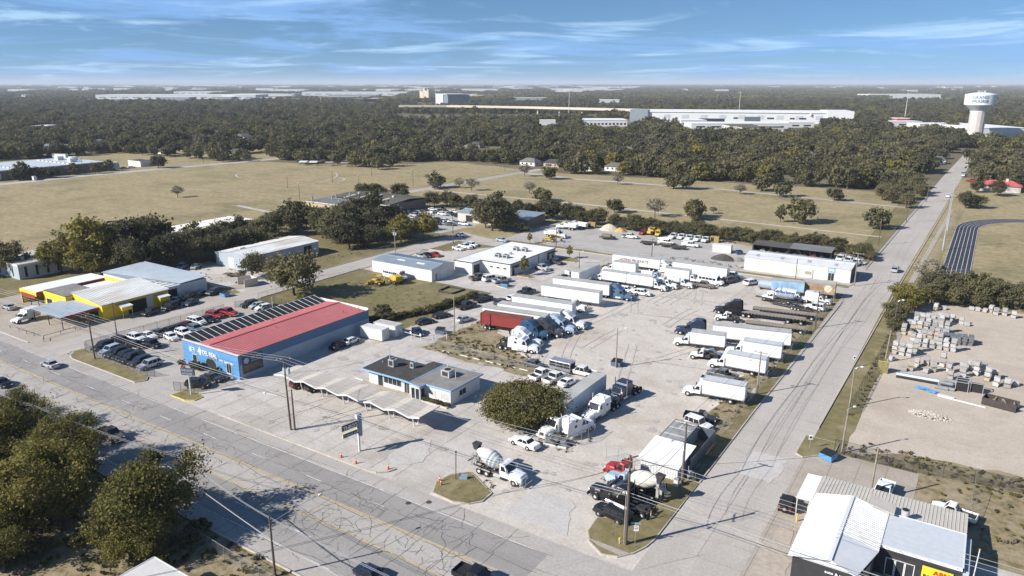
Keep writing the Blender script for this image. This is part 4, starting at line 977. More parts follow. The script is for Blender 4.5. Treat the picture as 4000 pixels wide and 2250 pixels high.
b = MB(); b.prism([(-127.5, 3.4), (-126.6, 2.7), (-126.3, 3.6), (-126.8, 4.4)], 'y', 80.94, 80.99); b.obj('emblem', Mw, t)
b = MB(); b.box(-130.2, -128.5, 80.94, 80.99, 2.9, 3.9); o = b.obj('sign_panel', mat('sign pale', (.55, .64, .74), var=.15), t)
lettering('VISIT', .36, M_darkblue, (-129.6, 80.92, 3.5), FR, t); lettering('OPEN', .36, M_darkblue, (-129.6, 80.92, 3.05), FR, t)
b = MB(); b.box(-114.96, -114.9, 81.9, 86.6, .9, 4.3); o = b.obj('sign_panel', Msg, t)
lettering('DEL REAL', .75, mat('sign grey', (.42, .46, .5)), (-114.87, 83.9, 3.5), ER, t, width=2.4); lettering('AUTO GROUP', .5, mat('sign grey', (.42, .46, .5)), (-114.87, 83.9, 2.9), ER, t, width=2.4)
b = MB(); b.cyl((-114.9, 82.8, 3.4), (-114.86, 82.8, 3.4), .62, n=6); b.obj('emblem', mat('sign grey', (.42, .46, .5)), t)
b = MB(); b.box(-114.9, -114.87, 82.1, 86.4, 1.3, 2.4); b.obj('poster', mat('poster brown', (.20, .13, .08), var=.4, scale=1.), t)
for q in ((-118.5, 112), (-116.8, 115.3), (-122, 96), (-126.6, 99)):
    b = MB(); b.cyl((q[0], q[1], 4.7), (q[0], q[1], 5.4), .09, n=7); b.obj('vent_pipe', M_redroof, t)

# --- drive-in diner, L-shaped, flat roofs
t = thing('diner', 'small white diner with blue fascia and flat black and grey roofs', 'building')
wall(t, -93.2, -84.6, 93.7, 100.3, 2.75, M_whitewall); wall(t, -84.6, -73.8, 93.75, 102.6, 2.7, M_whitewall)
def flat_roof(root, pts, z, m, fas, t_=.2, name='roof'):
    b = MB(); b.prism(pts, 'z', z, z + .08); o = b.obj(name, m, root); b = MB(); n = len(pts)
    for i in range(n):
        p, q = Vector((*pts[i], 0)), Vector((*pts[(i + 1) % n], 0)); d = (q - p).normalized(); s = Vector((-d.y, d.x, 0)) * .05
        v = [p - s - d * .05, q - s + d * .05, q + s + d * .05, p + s - d * .05]; b.add([(w.x, w.y, z - t_) for w in v] + [(w.x, w.y, z + .13) for w in v], [(4, 5, 6, 7), (3, 2, 1, 0), (0, 1, 5, 4), (1, 2, 6, 5), (2, 3, 7, 6), (3, 0, 4, 7)])
    b.obj('fascia', fas, root); return o
flat_roof(t, [(-94.1, 92.7), (-84.7, 92.7), (-82.2, 92.5), (-82.2, 103), (-85, 103), (-85.2, 100.9), (-94.4, 100.9)], 2.98, M_tar_roof, M_bluetrim)
flat_roof(t, [(-82.05, 92.4), (-79.2, 91.8), (-79.2, 93.5), (-73.5, 93.5), (-73.4, 103.1), (-82.05, 103.0)], 2.96, M_grey_roof, M_bluetrim)
opening(t, 'y-', 93.7, -90.9, -89.7, .05, 2.2, name='door'); opening(t, 'y-', 93.7, -89.4, -85.2, 1.0, 2.3, bars=3); opening(t, 'y-', 93.75, -84.4, -83.3, .05, 2.2, name='door', bars=1)
opening(t, 'y-', 93.75, -78.6, -77.2, .9, 2.1, mat('blind', (.5, .5, .46), var=.1), bars=1); opening(t, 'y-', 93.75, -75.9, -74.4, .9, 2.1, mat('blind', (.5, .5, .46)), bars=1); opening(t, 'x+', -73.8, 96.3, 98.2, 1.0, 2.0, bars=1)
v = boxp(t, 'entrance_porch', M_whitewall, -81.8, -79.6, 92.4, 93.7, 0, 2.62); opening(t, 'y-', 92.4, -81.6, -80.8, .1, 2.3, name='door'); opening(t, 'y-', 92.4, -80.6, -79.8, .1, 2.3, name='door'); opening(t, 'x+', -79.6, 92.6, 93.5, .2, 2.3)
boxp(t, 'walkway', M_conc2, -94.5, -80.5, 91.2, 93.7, 0, .15); boxp(t, 'planter', M_canopyconc, -79.4, -73.6, 92.3, 92.6, 0, .3)
for x, y, h in ((-92.3, 98.6, 3.9), (-80.4, 101.6, 1.3), (-76.3, 98.6, 1.6), (-92.9, 97.2, .5)):
    b = MB(); b.cyl((x, y, 3.0), (x, y, 3.0 + h * .75), .07, n=7); b.obj('vent_pipe', M_frame, t)
hvac(-90.0, 96.9, 3.06, 'tall pale metal cooler standing on the black diner roof', 1.3, 1.2, 1.4)
hvac(-86.2, 98.3, 3.06, 'small exhaust fan housing on the black diner roof', .8, .8, 1.1)
hvac(-78.2, 98.7, 3.04, 'large square air conditioner on the grey diner roof', 1.9, 1.7, 1.3)

# --- zigzag drive-in canopy
t = thing('zigzag_canopy', 'long zigzag concrete canopy on slanted legs in front of the diner', 'canopy')
pk = [-105.4] + [-103.2 + i * 5.4 for i in range(7)]; prof = [(-105.6, 3.1)]
for i in range(6): prof += [(-103.0 + i * 5.4, 3.55), (-100.0 + i * 5.4, 3.0)]
prof += [(-70.7, 3.5)]
for (xa, za), (xb, zb) in zip(prof, prof[1:]):
    b = MB(); b.slab((xa, 81.7, za), (xb, 81.7, zb), (xb, 87.0, zb), (xa, 87.0, za), .13); b.obj('roof_plate', M_canopyconc, t)
    b = MB(); b.slab((xa, 81.62, za + .04), (xb, 81.62, zb + .04), (xb, 81.72, zb + .04), (xa, 81.72, za + .04), .28); b.obj('edge_beam', M_frame, t)
for i in range(6):
    x = -101.0 + i * 5.4; b = MB(); b.cyl((x, 84.2, 0), (x - .25, 83.7, 2.95), .1, n=6); b.obj('leg', M_frame, t)
    b = MB(); b.cyl((x, 85.1, 0), (x - .15, 85.6, 2.95), .1, n=6); b.obj('leg', M_frame, t)

# --- yellow shop compound
t = thing('yellow_shop', 'bright yellow workshop with sloping white metal roof and red trimmed carports', 'building')
b = MB(); b.prism([(-186, 0), (-173, 0), (-173, 3.9), (-186, 5.0)], 'y', 86.6, 103.4); b.obj('wall', M_yel, t)
b = MB(); b.ribbed((-172.5, 86.2, 4.0), (-172.5, 103.8, 4.0), (-186.2, 103.8, 5.2), (-186.2, 86.2, 5.2), .7, .06, .12); b.obj('roof', M_metal_old, t)
wall(t, -197, -186, 84.8, 92.6, 4.3, M_yel); flat_roof(t, [(-196.9, 84.9), (-186.1, 84.9), (-186.1, 92.5), (-196.9, 92.5)], 4.3, M_grey_roof, M_tar_roof, .15)
opening(t, 'y-', 84.8, -195.6, -193, .1, 2.6, M_dark, 'door')
b = MB(); b.ribbed((-206, 83.4, 3.95), (-206, 101.6, 3.95), (-197.4, 101.6, 4.15), (-197.4, 83.4, 4.15), .7, .05, .12); b.obj('roof', M_metal_white, t)
boxp(t, 'fascia', M_yel, -206, -197.4, 83.25, 83.4, 3.0, 4.0); boxp(t, 'red_panel', M_redtrim, -205.4, -198.2, 83.2, 83.26, 2.3, 3.2); boxp(t, 'red_panel', M_redtrim, -197.4, -197.25, 83.4, 101, 3.3, 4.0)
boxp(t, 'yellow_gable', M_yel, -197.4, -186, 100.6, 101, 2.2, 4.4); wall(t, -206, -205.8, 83.4, 101.4, 3.9, M_yel); boxp(t, 'back_wall', M_redtrim, -206, -197.4, 101.2, 101.4, 0, 3.9)
for x in (-205.8, -201.5, -197.5): boxp(t, 'carport_post', M_charcoal, x - .08, x + .08, 83.5, 83.66, 0, 3.9)
b = MB(); b.ribbed((-196, 93, 3.6), (-196, 100.5, 3.6), (-186.2, 100.5, 4.0), (-186.2, 93, 4.0), .7, .05, .1); b.obj('roof', M_metal_white, t)
b = MB(); b.ribbed((-188, 77.6, 3.0), (-188, 86.4, 3.35), (-174.2, 86.4, 3.35), (-174.2, 77.6, 3.0), .6, .04, .12); b.obj('porch_roof', M_metal_bluegrey, t)
for x, y in ((-187.6, 78), (-180.9, 78), (-174.6, 78)): boxp(t, 'porch_post', M_charcoal, x - .07, x + .07, y - .07, y + .07, 0, 3.0)
boxp(t, 'porch_fascia', M_redtrim, -174.2, -174.1, 78, 86.4, 2.6, 3.1)
opening(t, 'x+', -173, 92.8, 97.6, .1, 3.2, M_dark, 'garage_door', False); opening(t, 'x+', -173, 97.8, 99.4, .1, 3.4, M_frame, 'panel', False); opening(t, 'y-', 86.6, -179.5, -175, .1, 2.6, M_dark, 'door', False)
for y in (90.0, 99.9):
    boxp(t, 'awning_box', M_yel, -172.98, -170.6, y, y + 2.6, 1.9, 3.0); b = MB(); b.ribbed((-170.2, y - .1, 2.95), (-170.2, y + 2.7, 2.95), (-173, y + 2.7, 3.3), (-173, y - .1, 3.3), .4, .04, .06); b.obj('awning_roof', M_metal_old, t)
    for q in (y + .1, y + 2.5): boxp(t, 'awning_post', M_frame, -170.75, -170.65, q - .05, q + .05, 0, 1.95)
t = thing('rear_shed', 'broad grey metal roofed shed joined behind the yellow workshop', 'building')
wall(t, -204.5, -175.2, 104.2, 116.4, 3.7, M_metal_white)
b = MB(); b.ribbed((-205, 103.9, 3.9), (-205, 116.8, 4.4), (-174.8, 116.8, 4.4), (-174.8, 108.4, 4.1), .8, .05, .14); b.obj('roof', M_metal_bluegrey, t)
b = MB(); b.slab((-205, 103.9, 3.9), (-183, 103.9, 3.9), (-183, 106, 3.98), (-205, 106, 3.98), .1); b.obj('roof', M_metal_bluegrey, t)
opening(t, 'x+', -175.2, 105, 107.5, .1, 3.0, M_dark, 'open_bay', False)
for i in range(4): boxp(t, 'rafter', M_wood, -183 + i * 2.2, -182.8 + i * 2.2, 103.9, 108.3, 3.6, 3.8)
# --- flat grey building with slit windows
t = thing('slit_window_building', 'flat roofed grey building with tall dark slit windows beside oaks', 'building')
wall(t, -249, -231, 94, 108, 4.4, M_paleblue); flat_roof(t, [(-249, 94), (-231, 94), (-231, 108), (-249, 108)], 4.4, mat('pale gravel roof', (.50, .45, .38), var=.1), M_frame, .4)
for y in (95.6, 98.6, 101.6, 104.6): opening(t, 'x+', -231, y, y + .7, .6, 3.6, M_dark, 'window', False)
for x in (-247, -243, -239, -235): opening(t, 'y-', 94, x, x + .7, .6, 3.6, M_dark, 'window', False)
for x, y in ((-243, 99), (-241, 101), (-237, 98)): boxp(t, 'roof_vent', M_hvac, x - .5, x + .5, y - .4, y + .4, 4.4, 5.4)
# --- grey warehouse with rust streaked roof
t = thing('metal_warehouse', 'grey metal warehouse with a rust streaked pale roof among trees', 'building')
wall(t, -199.3, -184.6, 136.6, 165.4, 4.2, M_paleblue); gable(t, -199.3, -184.6, 136.6, 165.4, 4.2, 5.1, M_metal_old, 'y', .2, .9, wallm=M_paleblue)
opening(t, 'x+', -184.6, 159, 162.4, .1, 3.5, M_dark, 'garage_door'); opening(t, 'y-', 136.6, -193, -190.5, .1, 3.2, M_frame, 'door'); wallribs(t, 'x+', -184.6, 136.8, 158.6, .1, 4.1, M_paleblue, .9); wallribs(t, 'y-', 136.6, -199, -185, .1, 4.1, M_paleblue, .9)
boxp(t, 'roof_vent', M_frame, -193.6, -192.9, 141, 143, 5.0, 5.35); boxp(t, 'downpipe', M_frame, -184.58, -184.45, 152, 152.12, 0, 4.2)
# --- cream metal shed with blue grey roof
t = thing('cream_shed', 'cream metal shed with low blue grey roof next to the white flat building', 'building')
wall(t, -152.6, -129.6, 157.3, 167.8, 3.55, M_metal_white); gable(t, -152.6, -129.6, 157.3, 167.8, 3.6, 4.35, M_metal_bluegrey, 'x', .15, .6, wallm=M_cream)
boxp(t, 'east_wall', M_cream, -129.6, -129.55, 157.3, 167.8, 0, 3.6); opening(t, 'x+', -129.55, 161.3, 164.4, .05, 2.9, M_metal_white, 'roller_door'); opening(t, 'x+', -129.55, 158.9, 159.8, .05, 2.1, mat('ochre door', (.33, .27, .14)), 'door')
for x, y in ((-143.5, 160.4), (-135.9, 160.2)): b = MB(); b.slab((x - 1.5, y - .35, 4.05), (x + 1.5, y - .35, 4.05), (x + 1.5, y + .35, 4.2), (x - 1.5, y + .35, 4.2), .12); b.obj('skylight', M_cream, t)
# --- white flat-roofed workshop
t = thing('white_flat_building', 'white flat roofed building with four rooftop coolers and parked pickups', 'building')
wall(t, -131.2, -114.2, 174.8, 201.6, 3.55, M_whitewall); wall(t, -131.2, -124.8, 170.4, 174.8, 3.5, M_whitewall)
flat_roof(t, [(-131.3, 170.3), (-124.7, 170.3), (-124.7, 174.7), (-114.1, 174.7), (-114.1, 201.7), (-131.3, 201.7)], 3.6, M_whiteroof, M_charcoal, .1)
opening(t, 'x+', -124.8, 171.2, 174.2, .05, 2.7, M_charcoal, 'roller_door')
for x in (-121.4, -119.0, -116.6): opening(t, 'y-', 174.8, x, x + 1.1, 1.9, 2.35)
opening(t, 'x+', -114.2, 175.8, 177.2, .05, 2.3, name='door'); boxp(t, 'door_canopy', M_charcoal, -114.2, -112.8, 175.4, 179.6, 2.55, 2.68)
for y in (196.4, 199.4): opening(t, 'x+', -114.2, y, y + 1.2, .6, 2.5)
boxp(t, 'window_canopy', M_charcoal, -114.2, -113, 196, 201.2, 2.75, 2.9); boxp(t, 'downpipe', M_charcoal, -114.18, -114.05, 191, 191.15, 0, 3.5)
for i, (x, y) in enumerate(((-122.6, 180.8), (-119.8, 181), (-122.8, 191.4), (-119.8, 191.8))): hvac(x, y, 3.68, 'box shaped cooler standing on the white flat roof', 1.7, 1.5, 1.1, 'coolers on the white flat roof')
hvac(-121.3, 186, 3.68, 'small square exhaust hood in the middle of the white flat roof', .7, .7, .6)
# --- long white metal building by the side street
t = thing('long_white_shed', 'long white ribbed metal shed with blue framed office entrance by the side street', 'building')
wall(t, -58.8, -28.8, 221, 231.6, 4.0, M_cream); gable(t, -58.8, -28.8, 221, 231.6, 4.05, 4.75, M_metal_white, 'x', .2, .6, wallm=M_cream); wallribs(t, 'y-', 221, -58.6, -39.2, .1, 3.9, M_cream, .45)
for x in (-55.6, -48.3, -40.6, -33.2): b = MB(); b.slab((x - .45, 222.2, 4.33), (x + .45, 222.2, 4.33), (x + .45, 224.2, 4.58), (x - .45, 224.2, 4.58), .1); b.obj('skylight', M_hvac, t)
opening(t, 'y-', 221, -43.2, -42.3, .05, 2.1, M_frame, 'door'); opening(t, 'y-', 221, -41, -39.3, 1.0, 2.0, mat('tan blind', (.40, .33, .25))); opening(t, 'y-', 221, -34.7, -33.1, .05, 2.3, name='door', bars=1)
boxp(t, 'blue_surround', mat('sign blue', (.22, .40, .56), var=.1), -34.9, -32.9, 220.93, 221, 2.4, 4.0); boxp(t, 'sign_panel', M_frame, -34.6, -33.2, 220.9, 220.94, 2.9, 3.5)
for x in (-39.2, -37, -31): boxp(t, 'panel_joint', M_metal_tan, x - .04, x + .04, 220.97, 221, 0, 4)
opening(t, 'x+', -28.8, 222, 230.5, 0, 3.9, mat('ivy and wall shade', (.04, .05, .03), var=.3), 'shaded_wall', False)  # end wall's shade painted on as a dark greenish sheet
boxp(t, 'front_step', M_conc2, -35.6, -32.2, 219.6, 221, 0, .15)
# --- open equipment shed behind it
t = thing('open_shed', 'low dark open fronted equipment shed behind the long white shed', 'building')
b = MB(); b.ribbed((-63.5, 246.6, 2.7), (-51.6, 246.6, 2.7), (-51.6, 252.6, 3.2), (-63.5, 252.6, 3.2), .7, .05, .1); b.obj('roof', mat('rusty dark roof', (.10, .09, .08), var=.2), t)
b = MB(); b.ribbed((-51.4, 246.2, 2.9), (-38.4, 246.2, 2.9), (-38.4, 252.6, 3.5), (-51.4, 252.6, 3.5), .7, .05, .1); b.obj('roof', mat('dull grey roof', (.19, .19, .19), var=.15), t)
wall(t, -63.4, -38.6, 252.2, 252.5, 3.1, M_charcoal); wall(t, -63.5, -63.3, 247, 252.3, 2.7, M_charcoal)
for x in (-63.2, -57.4, -51.6, -45, -38.6): boxp(t, 'post', M_chassis, x - .1, x + .1, 246.9, 247.1, 0, 2.75)
# --- tan brick works with dark roof
t = thing('brick_works', 'tan brick works with broad dark roof, skylights and tall vents', 'building')
wall(t, -250.5, -220.5, 219.5, 256, 4.9, M_brick); wall(t, -220.5, -213, 234, 256, 4.6, mat('brown metal wall', (.20, .16, .12), var=.12))
flat_roof(t, [(-250.8, 219.2), (-220.3, 219.2), (-220.3, 232), (-250.8, 232)], 4.95, mat('slate roof', (.17, .17, .175), var=.12), M_metal_tan, .3)
b = MB(); b.slab((-250.8, 232, 5.0), (-212.6, 232, 5.0), (-212.6, 244.5, 5.9), (-250.8, 244.5, 5.9), .15); b.obj('roof', mat('moss roof', (.11, .098, .07), var=.25), t)
b = MB(); b.slab((-250.8, 257, 5.0), (-212.6, 257, 5.0), (-212.6, 244.5, 5.9), (-250.8, 244.5, 5.9), .15); b.obj('roof', mat('moss roof', (.11, .098, .07)), t)
b = MB(); b.slab((-221, 231, 4.5), (-212.4, 231, 4.5), (-212.4, 241, 5.3), (-221, 241, 5.3), .1); b.obj('lean_to_roof', M_metal_tan, t)
for x in (-243, -236, -229, -222): b = MB(); b.slab((x - .5, 235, 5.32), (x + .5, 235, 5.32), (x + .5, 242, 5.8), (x - .5, 242, 5.8), .1); b.obj('skylight', M_frame, t); boxp(t, 'ridge_vent', M_frame, x - .4, x + .4, 244, 245, 5.8, 6.5)
for x, y, h in ((-248.5, 221, 2.2), (-246, 233, 1.8), (-244.5, 229, 1.4), (-241.5, 237, 2.3), (-237, 226, .8), (-232, 227, .8), (-227, 226, .8)):
    b = MB(); b.cyl((x, y, 5), (x, y, 5 + h), .38, n=9); b.obj('roof_vent', M_alu, t)
opening(t, 'y-', 219.5, -245, -242.6, .1, 2.4, M_frame, 'door'); opening(t, 'y-', 219.5, -248, -247, 1.2, 2.2); boxp(t, 'sign_panel', mat('sign yellow', (.65, .45, .05)), -249.8, -248.9, 219.44, 219.5, 2.6, 3.9); opening(t, 'x+', -213, 236.5, 239.5, .1, 3, M_frame, 'roller_door')
# --- tan sheds in the wrecker's yard
t = thing('tan_workshop', 'tan metal workshop with open bays behind a big tree', 'building')
wall(t, -182, -163, 239, 250, 3.6, M_metal_tan); gable(t, -182, -163, 239, 250, 3.6, 4.6, M_metal_bluegrey, 'x', .2, .8, wallm=M_metal_tan); opening(t, 'y-', 239, -177.8, -174.4, .1, 2.8, M_dark, 'open_bay'); opening(t, 'y-', 239, -170, -166.8, .1, 2.8, M_dark, 'open_bay')
t = thing('brown_shed', 'brown sided shed with grey metal roof between trees and the gravel yard', 'building')
wall(t, -161, -149, 241, 254, 3.5, mat('brown siding', (.20, .165, .135), var=.12)); b = MB(); b.ribbed((-161.3, 240.6, 3.5), (-148.7, 240.6, 3.5), (-148.7, 254.4, 4.3), (-161.3, 254.4, 4.3), .7, .05, .1); b.obj('roof', M_metal_bluegrey, t); opening(t, 'y-', 241, -159, -156, .1, 2.8, M_metal_tan, 'roller_door')
# --- yard office and lean-to at the corner lot
t = thing('yard_office', 'small yard office with white ribbed roof beside the cement mixer', 'building')
wall(t, -36.6, -31.0, 91.0, 97.2, 2.45, M_metal_white); wallribs(t, 'y-', 91, -36.5, -31.1, .1, 2.4, mat('rib shade', (.5, .5, .5)), .42)
b = MB(); b.ribbed((-37, 90.4, 2.5), (-37, 97.5, 2.95), (-30.6, 97.5, 2.95), (-30.6, 90.4, 2.5), .3, .05, .08); b.obj('roof', M_metal_white, t)
boxp(t, 'gutter', M_frame, -37.05, -30.55, 90.28, 90.4, 2.38, 2.5); boxp(t, 'east_wall', M_paleblue, -31.0, -30.96, 91, 97.2, 0, 2.4)
t = thing('flat_storage_shed', 'grey flat roofed storage shed with white roof seams behind the yard office', 'building')
wall(t, -36.6, -33.0, 97.8, 105.2, 2.5, M_paleblue); flat_roof(t, [(-36.7, 97.7), (-32.9, 97.7), (-32.9, 105.3), (-36.7, 105.3)], 2.55, mat('patched grey roof', (.30, .30, .29), var=.16, scale=1., col2=(.17, .165, .155), scale2=.6), M_grey_roof, .12)
for y in (99.8, 102.2, 104.6): boxp(t, 'roof_seam', M_frame, -36.6, -33, y - .1, y + .1, 2.64, 2.66)
boxp(t, 'roof_seam', M_frame, -35.1, -34.9, 102.3, 105.2, 2.645, 2.665)
# --- battery shop on the opposite corner
t = thing('battery_shop', 'battery shop with white ribbed gable, pale flat roof and black front walls', 'building')
wall(t, -12.3, -4.6, 77.2, 91.2, 3.7, M_charcoal); Mwr = M_metal_white
b = MB(); b.ribbed((-12.7, 76.6, 3.9), (-12.7, 91.8, 3.9), (-8.4, 91.8, 4.9), (-8.4, 76.6, 4.9), .42, .08, .1); b.obj('roof', Mwr, t)
b = MB(); b.ribbed((-4.2, 82.6, 3.9), (-4.2, 91.8, 3.9), (-8.4, 91.8, 4.9), (-8.4, 82.6, 4.9), .42, .08, .1); b.obj('roof', Mwr, t)
b = MB(); b.slab((-4.2, 82.7, 3.88), (-8.4, 82.7, 4.88), (-8.4, 76.6, 4.88), (-5.6, 76.6, 3.88), .1); b.obj('roof', Mwr, t)
boxp(t, 'ridge_cap', Mwr, -8.6, -8.2, 76.6, 91.8, 4.9, 4.99)
b = MB(); b.prism([(-12.3, 3.6), (-4.8, 3.6), (-8.4, 4.8)], 'y', 77.15, 77.3); b.obj('gable_wall', M_frame, t)
wall(t, -4.6, 3.9, 84.6, 92, 3.6, M_charcoal); flat_roof(t, [(-4.2, 84.5), (4.0, 84.5), (4.0, 92.1), (-4.2, 92.1)], 3.75, mat('pale grey membrane', (.50, .53, .56), var=.05, col2=(.44, .46, .48)), M_metal_white, .3)
wall(t, -12.9, 3.9, 92.2, 98.8, 2.7, M_cream); b = MB(); b.ribbed((-13.0, 92.1, 3.35), (4.1, 92.1, 3.35), (4.1, 99.1, 2.8), (-13.0, 99.1, 2.8), .42, .05, .1); b.obj('roof', M_metal_tan, t)
b = MB(); b.ribbed((-15.0, 91.4, 2.75), (-15.0, 98.6, 2.75), (-13.1, 98.6, 2.85), (-13.1, 91.4, 2.85), .35, .04, .08); b.obj('porch_roof', Mwr, t)
for y in (91.6, 98.4): boxp(t, 'porch_post', M_frame, -14.9, -14.8, y - .05, y + .05, 0, 2.7)
b = MB(); b.slab((-6.5, 91, 4.95), (-3.6, 91, 4.4), (-3.6, 93.4, 4.4), (-6.5, 93.4, 4.95), .1); b.obj('roof', M_metal_tan, t)
boxp(t, 'white_lean_to', M_whitewall, -13.2, -12.3, 89.6, 92.1, 0, 3.0); opening(t, 'x-', -13.2, 90.2, 91.2, .1, 2.1, M_charcoal, 'door')
boxp(t, 'yellow_sign', mat('sign bright yellow', (.85, .60, .03), var=.03), .2, 3.2, 84.3, 84.42, 1.35, 2.85)
lettering('ABM', .75, mat('sign red', (.5, .02, .02)), (1.3, 84.25, 2.15), FR, t, width=1.6); lettering('BATTERIES', .6, M_charcoal, (.35, 84.25, 1.5), FR, t, width=2.7); lettering('auto & truck', .4, Mw, (-8.8, 77.02, 2.9), FR, t, width=2.6)
for x in (-3.4, -1.4, -2.4): opening(t, 'y-', 84.6, x, x + .8, .2, 2.3)
for i in range(6): b = MB(); b.tube([(-3.6 + i * 1.4, 84.5, 3.7), (-3.6 + i * 1.4, 83.9, 3.95)], .03); b.obj('sign_lamp', M_frame, t)
b = MB(); b.cyl((-2.5, 92.6, 3.2), (-2.5, 92.6, 4.6), .42, .5, n=14); b.obj('roof_fan', M_hvac, t); b = MB(); b.cyl((-2.5, 92.6, 4.6), (-2.5, 92.6, 4.62), .42, n=14); b.obj('fan_mouth', M_dark, t)
boxp(t, 'blue_flank', M_paleblue, 3.92, 4.6, 84.8, 92, 0, 3.4)
# --- roof corner at the foot of the picture
t = thing('corner_house', 'pale flat roofed house corner with round vent beside the fenced drive', 'building')
wall(t, -72.4, -58, 22, 37.4, 3.3, M_cream); flat_roof(t, [(-72.7, 22), (-58, 22), (-58, 37.8), (-72.7, 37.8)], 3.4, mat('pale roof', (.56, .545, .52), var=.06), M_frame, .3)
b = MB(); b.cyl((-70.2, 34.4, 3.4), (-70.2, 34.4, 3.95), .32, n=12); b.obj('roof_vent', M_hvac, t); boxp(t, 'drive', M_conc2, -58, -50, 34, 43, 0, .15)
# --- warehouses beyond the park
t = thing('park_warehouse', 'long low warehouse with pale blue roof and skylights across the park road', 'building')
wall(t, -535, -484, 196, 258, 5.6, mat('taupe wall', (.22, .19, .16), var=.1)); flat_roof(t, [(-535, 196), (-484, 196), (-484, 258), (-535, 258)], 5.7, mat('pale blue roof', (.46, .52, .56), var=.07), M_frame, .4)
for i in range(8):
    boxp(t, 'skylight', M_frame, -528 + i * 5.2, -525 + i * 5.2, 206, 209, 5.75, 6.3)
    boxp(t, 'skylight', M_frame, -528 + i * 5.2, -525 + i * 5.2, 238, 241, 5.75, 6.3)
for x, y in ((-520, 248), (-510, 252), (-500, 246)): boxp(t, 'roof_vent', M_frame, x - 2, x + 2, y - 2, y + 2, 5.7, 8.2)
t = thing('white_panel_shed', 'small cream flat shed beside the park road and a round tree', 'building'); wall(t, -500, -485, 283, 293, 3.6, M_cream); flat_roof(t, [(-500, 283), (-485, 283), (-485, 293), (-500, 293)], 3.7, M_tar_roof, M_frame, .3)
t = thing('low_white_shed', 'low pale roofed shed almost hidden behind the oak row', 'building'); wall(t, -254, -240, 150, 182, 3.2, M_whitewall); b = MB(); b.ribbed((-254.5, 149.5, 3.3), (-254.5, 182.5, 3.3), (-239.5, 182.5, 3.6), (-239.5, 149.5, 3.6), .8, .05, .1); b.obj('roof', M_cream, t)
t = thing('tank_house', 'cream boxy shed standing beside the park road with parked cars', 'building'); wall(t, -498, -488, 262, 270, 4, M_cream); flat_roof(t, [(-498, 262), (-488, 262), (-488, 270), (-498, 270)], 4.1, M_frame, M_cream, .3)
# ------------------------------------------------------------------ far belt, towers, bridge, warehouses
HOUSES = [(-46, 484, 0), (-90, 494, 0), (-80, 492, 0), (-128, 508, 1), (-33, 605, 0), (-165, 500, 0), (-222, 432, 0), (-205, 440, 0), (-250, 438, 0), (-268, 436, 0), (-596, 452, 2), (-500, 372, 0), (-430, 420, 0), (-560, 470, 0), (-470, 520, 0), (-380, 470, 0), (-310, 480, 0), (-180, 560, 0), (-120, 600, 0), (-250, 560, 0), (-330, 600, 0), (-640, 520, 0), (-560, 350, 0)]
FARX = []
hq = random.Random(12)
for i in range(46):
    d_, b_ = hq.uniform(470, 900), hq.uniform(-.66, .52); x_, y_ = -.545 * d_ + .839 * b_ * d_, .839 * d_ + .545 * b_ * d_
    if (y_ > 450 or x_ < -620) and x_ < -40 and all(math.dist((x_, y_), h[:2]) > 26 for h in HOUSES): HOUSES.append((x_, y_, 0))
FW, FS = Vector((-.545, .839, 0)), Vector((.839, .545, 0))
def at(u, v, h=0.):
    """plan position of a far thing from its bearing and its depression below the horizon"""
    p = math.atan(800.5 / 2856); x, y = (u - 2000) / 2856, -(v - 1125) / 2856
    dz = -math.sin(p) + y * math.cos(p); f = (math.cos(p) + y * math.sin(p)); k = (55 - h) / -dz
    return FW * (f * k) + FS * (x * k)
def seen(u0, u1, v, depth, f=1.1):
    """keep the sight line to a far building open"""
    p = at((u0 + u1) / 2, v); f = .35 if v > 505 else f
    FARX.append(((u0 - 2000) / 2856 * 1.0, (u1 - 2000) / 2856 * 1.0, p.dot(FW), depth + 6, f))
def farbox(u0, u1, v, h, depth, label, m=M_whitewall, roof=None, name='warehouse', wins=0, shade=None):
    a, b_ = at(u0, v), at(u1, v); d = b_ - a; L = d.length; seen(u0, u1, v, depth); ang = math.degrees(math.atan2(d.y, d.x)); t = thing(name, label, 'building', (*((a + b_) / 2)[:2], 0), ang)
    boxp(t, 'wall', m, -L / 2, L / 2, 0, depth, 0, h); boxp(t, 'roof', roof or M_whiteroof, -L / 2 - .3, L / 2 + .3, -.3, depth + .3, h, h + .5)
    for i in range(wins):
        x = -L / 2 + (i + .6) * L / (wins + .2); b = MB(); b.box(x - L / wins * .28, x + L / wins * .28, -.1, 0, h * .25, h * .55); b.obj('dock_door', M_dark if shade is None else shade, t)
    return t
Mfw = mat('far white wall', (.66, .67, .66), var=.05); Mfs = mat('far grey wall', (.30, .33, .36), var=.1)
# row of distribution warehouses on the left skyline
farbox(375, 1000, 388, 15, 140, 'very long white warehouse nearest the left hand wood', Mfw, wins=14, shade=Mfs)
farbox(610, 740, 391, 9, 60, 'grey fronted warehouse wing before the long white warehouse', Mfs); farbox(850, 905, 389, 9, 50, 'short grey warehouse wing near the long white warehouse', Mfs)
farbox(905, 1150, 381, 13, 110, 'white warehouse with grey lower front on the left plain', Mfw, wins=8, shade=Mfs); farbox(1040, 1150, 384, 8, 50, 'dark fronted low warehouse on the left plain', Mfs); farbox(1180, 1590, 374, 16, 120, 'long white warehouse behind the grey wings', Mfw, wins=10, shade=Mfs)
farbox(1285, 1480, 379, 10, 60, 'grey long warehouse front below the white roof line', Mfs); farbox(680, 880, 368, 13, 110, 'long white warehouse roof farther back on the left', Mfw, wins=8, shade=Mfs); farbox(1070, 1130, 354, 9, 60, 'small white warehouse far back left of the silos', Mfw, wins=3); farbox(1140, 1230, 356, 9, 60, 'pale warehouse far back beyond the silo works', Mfw, wins=4)
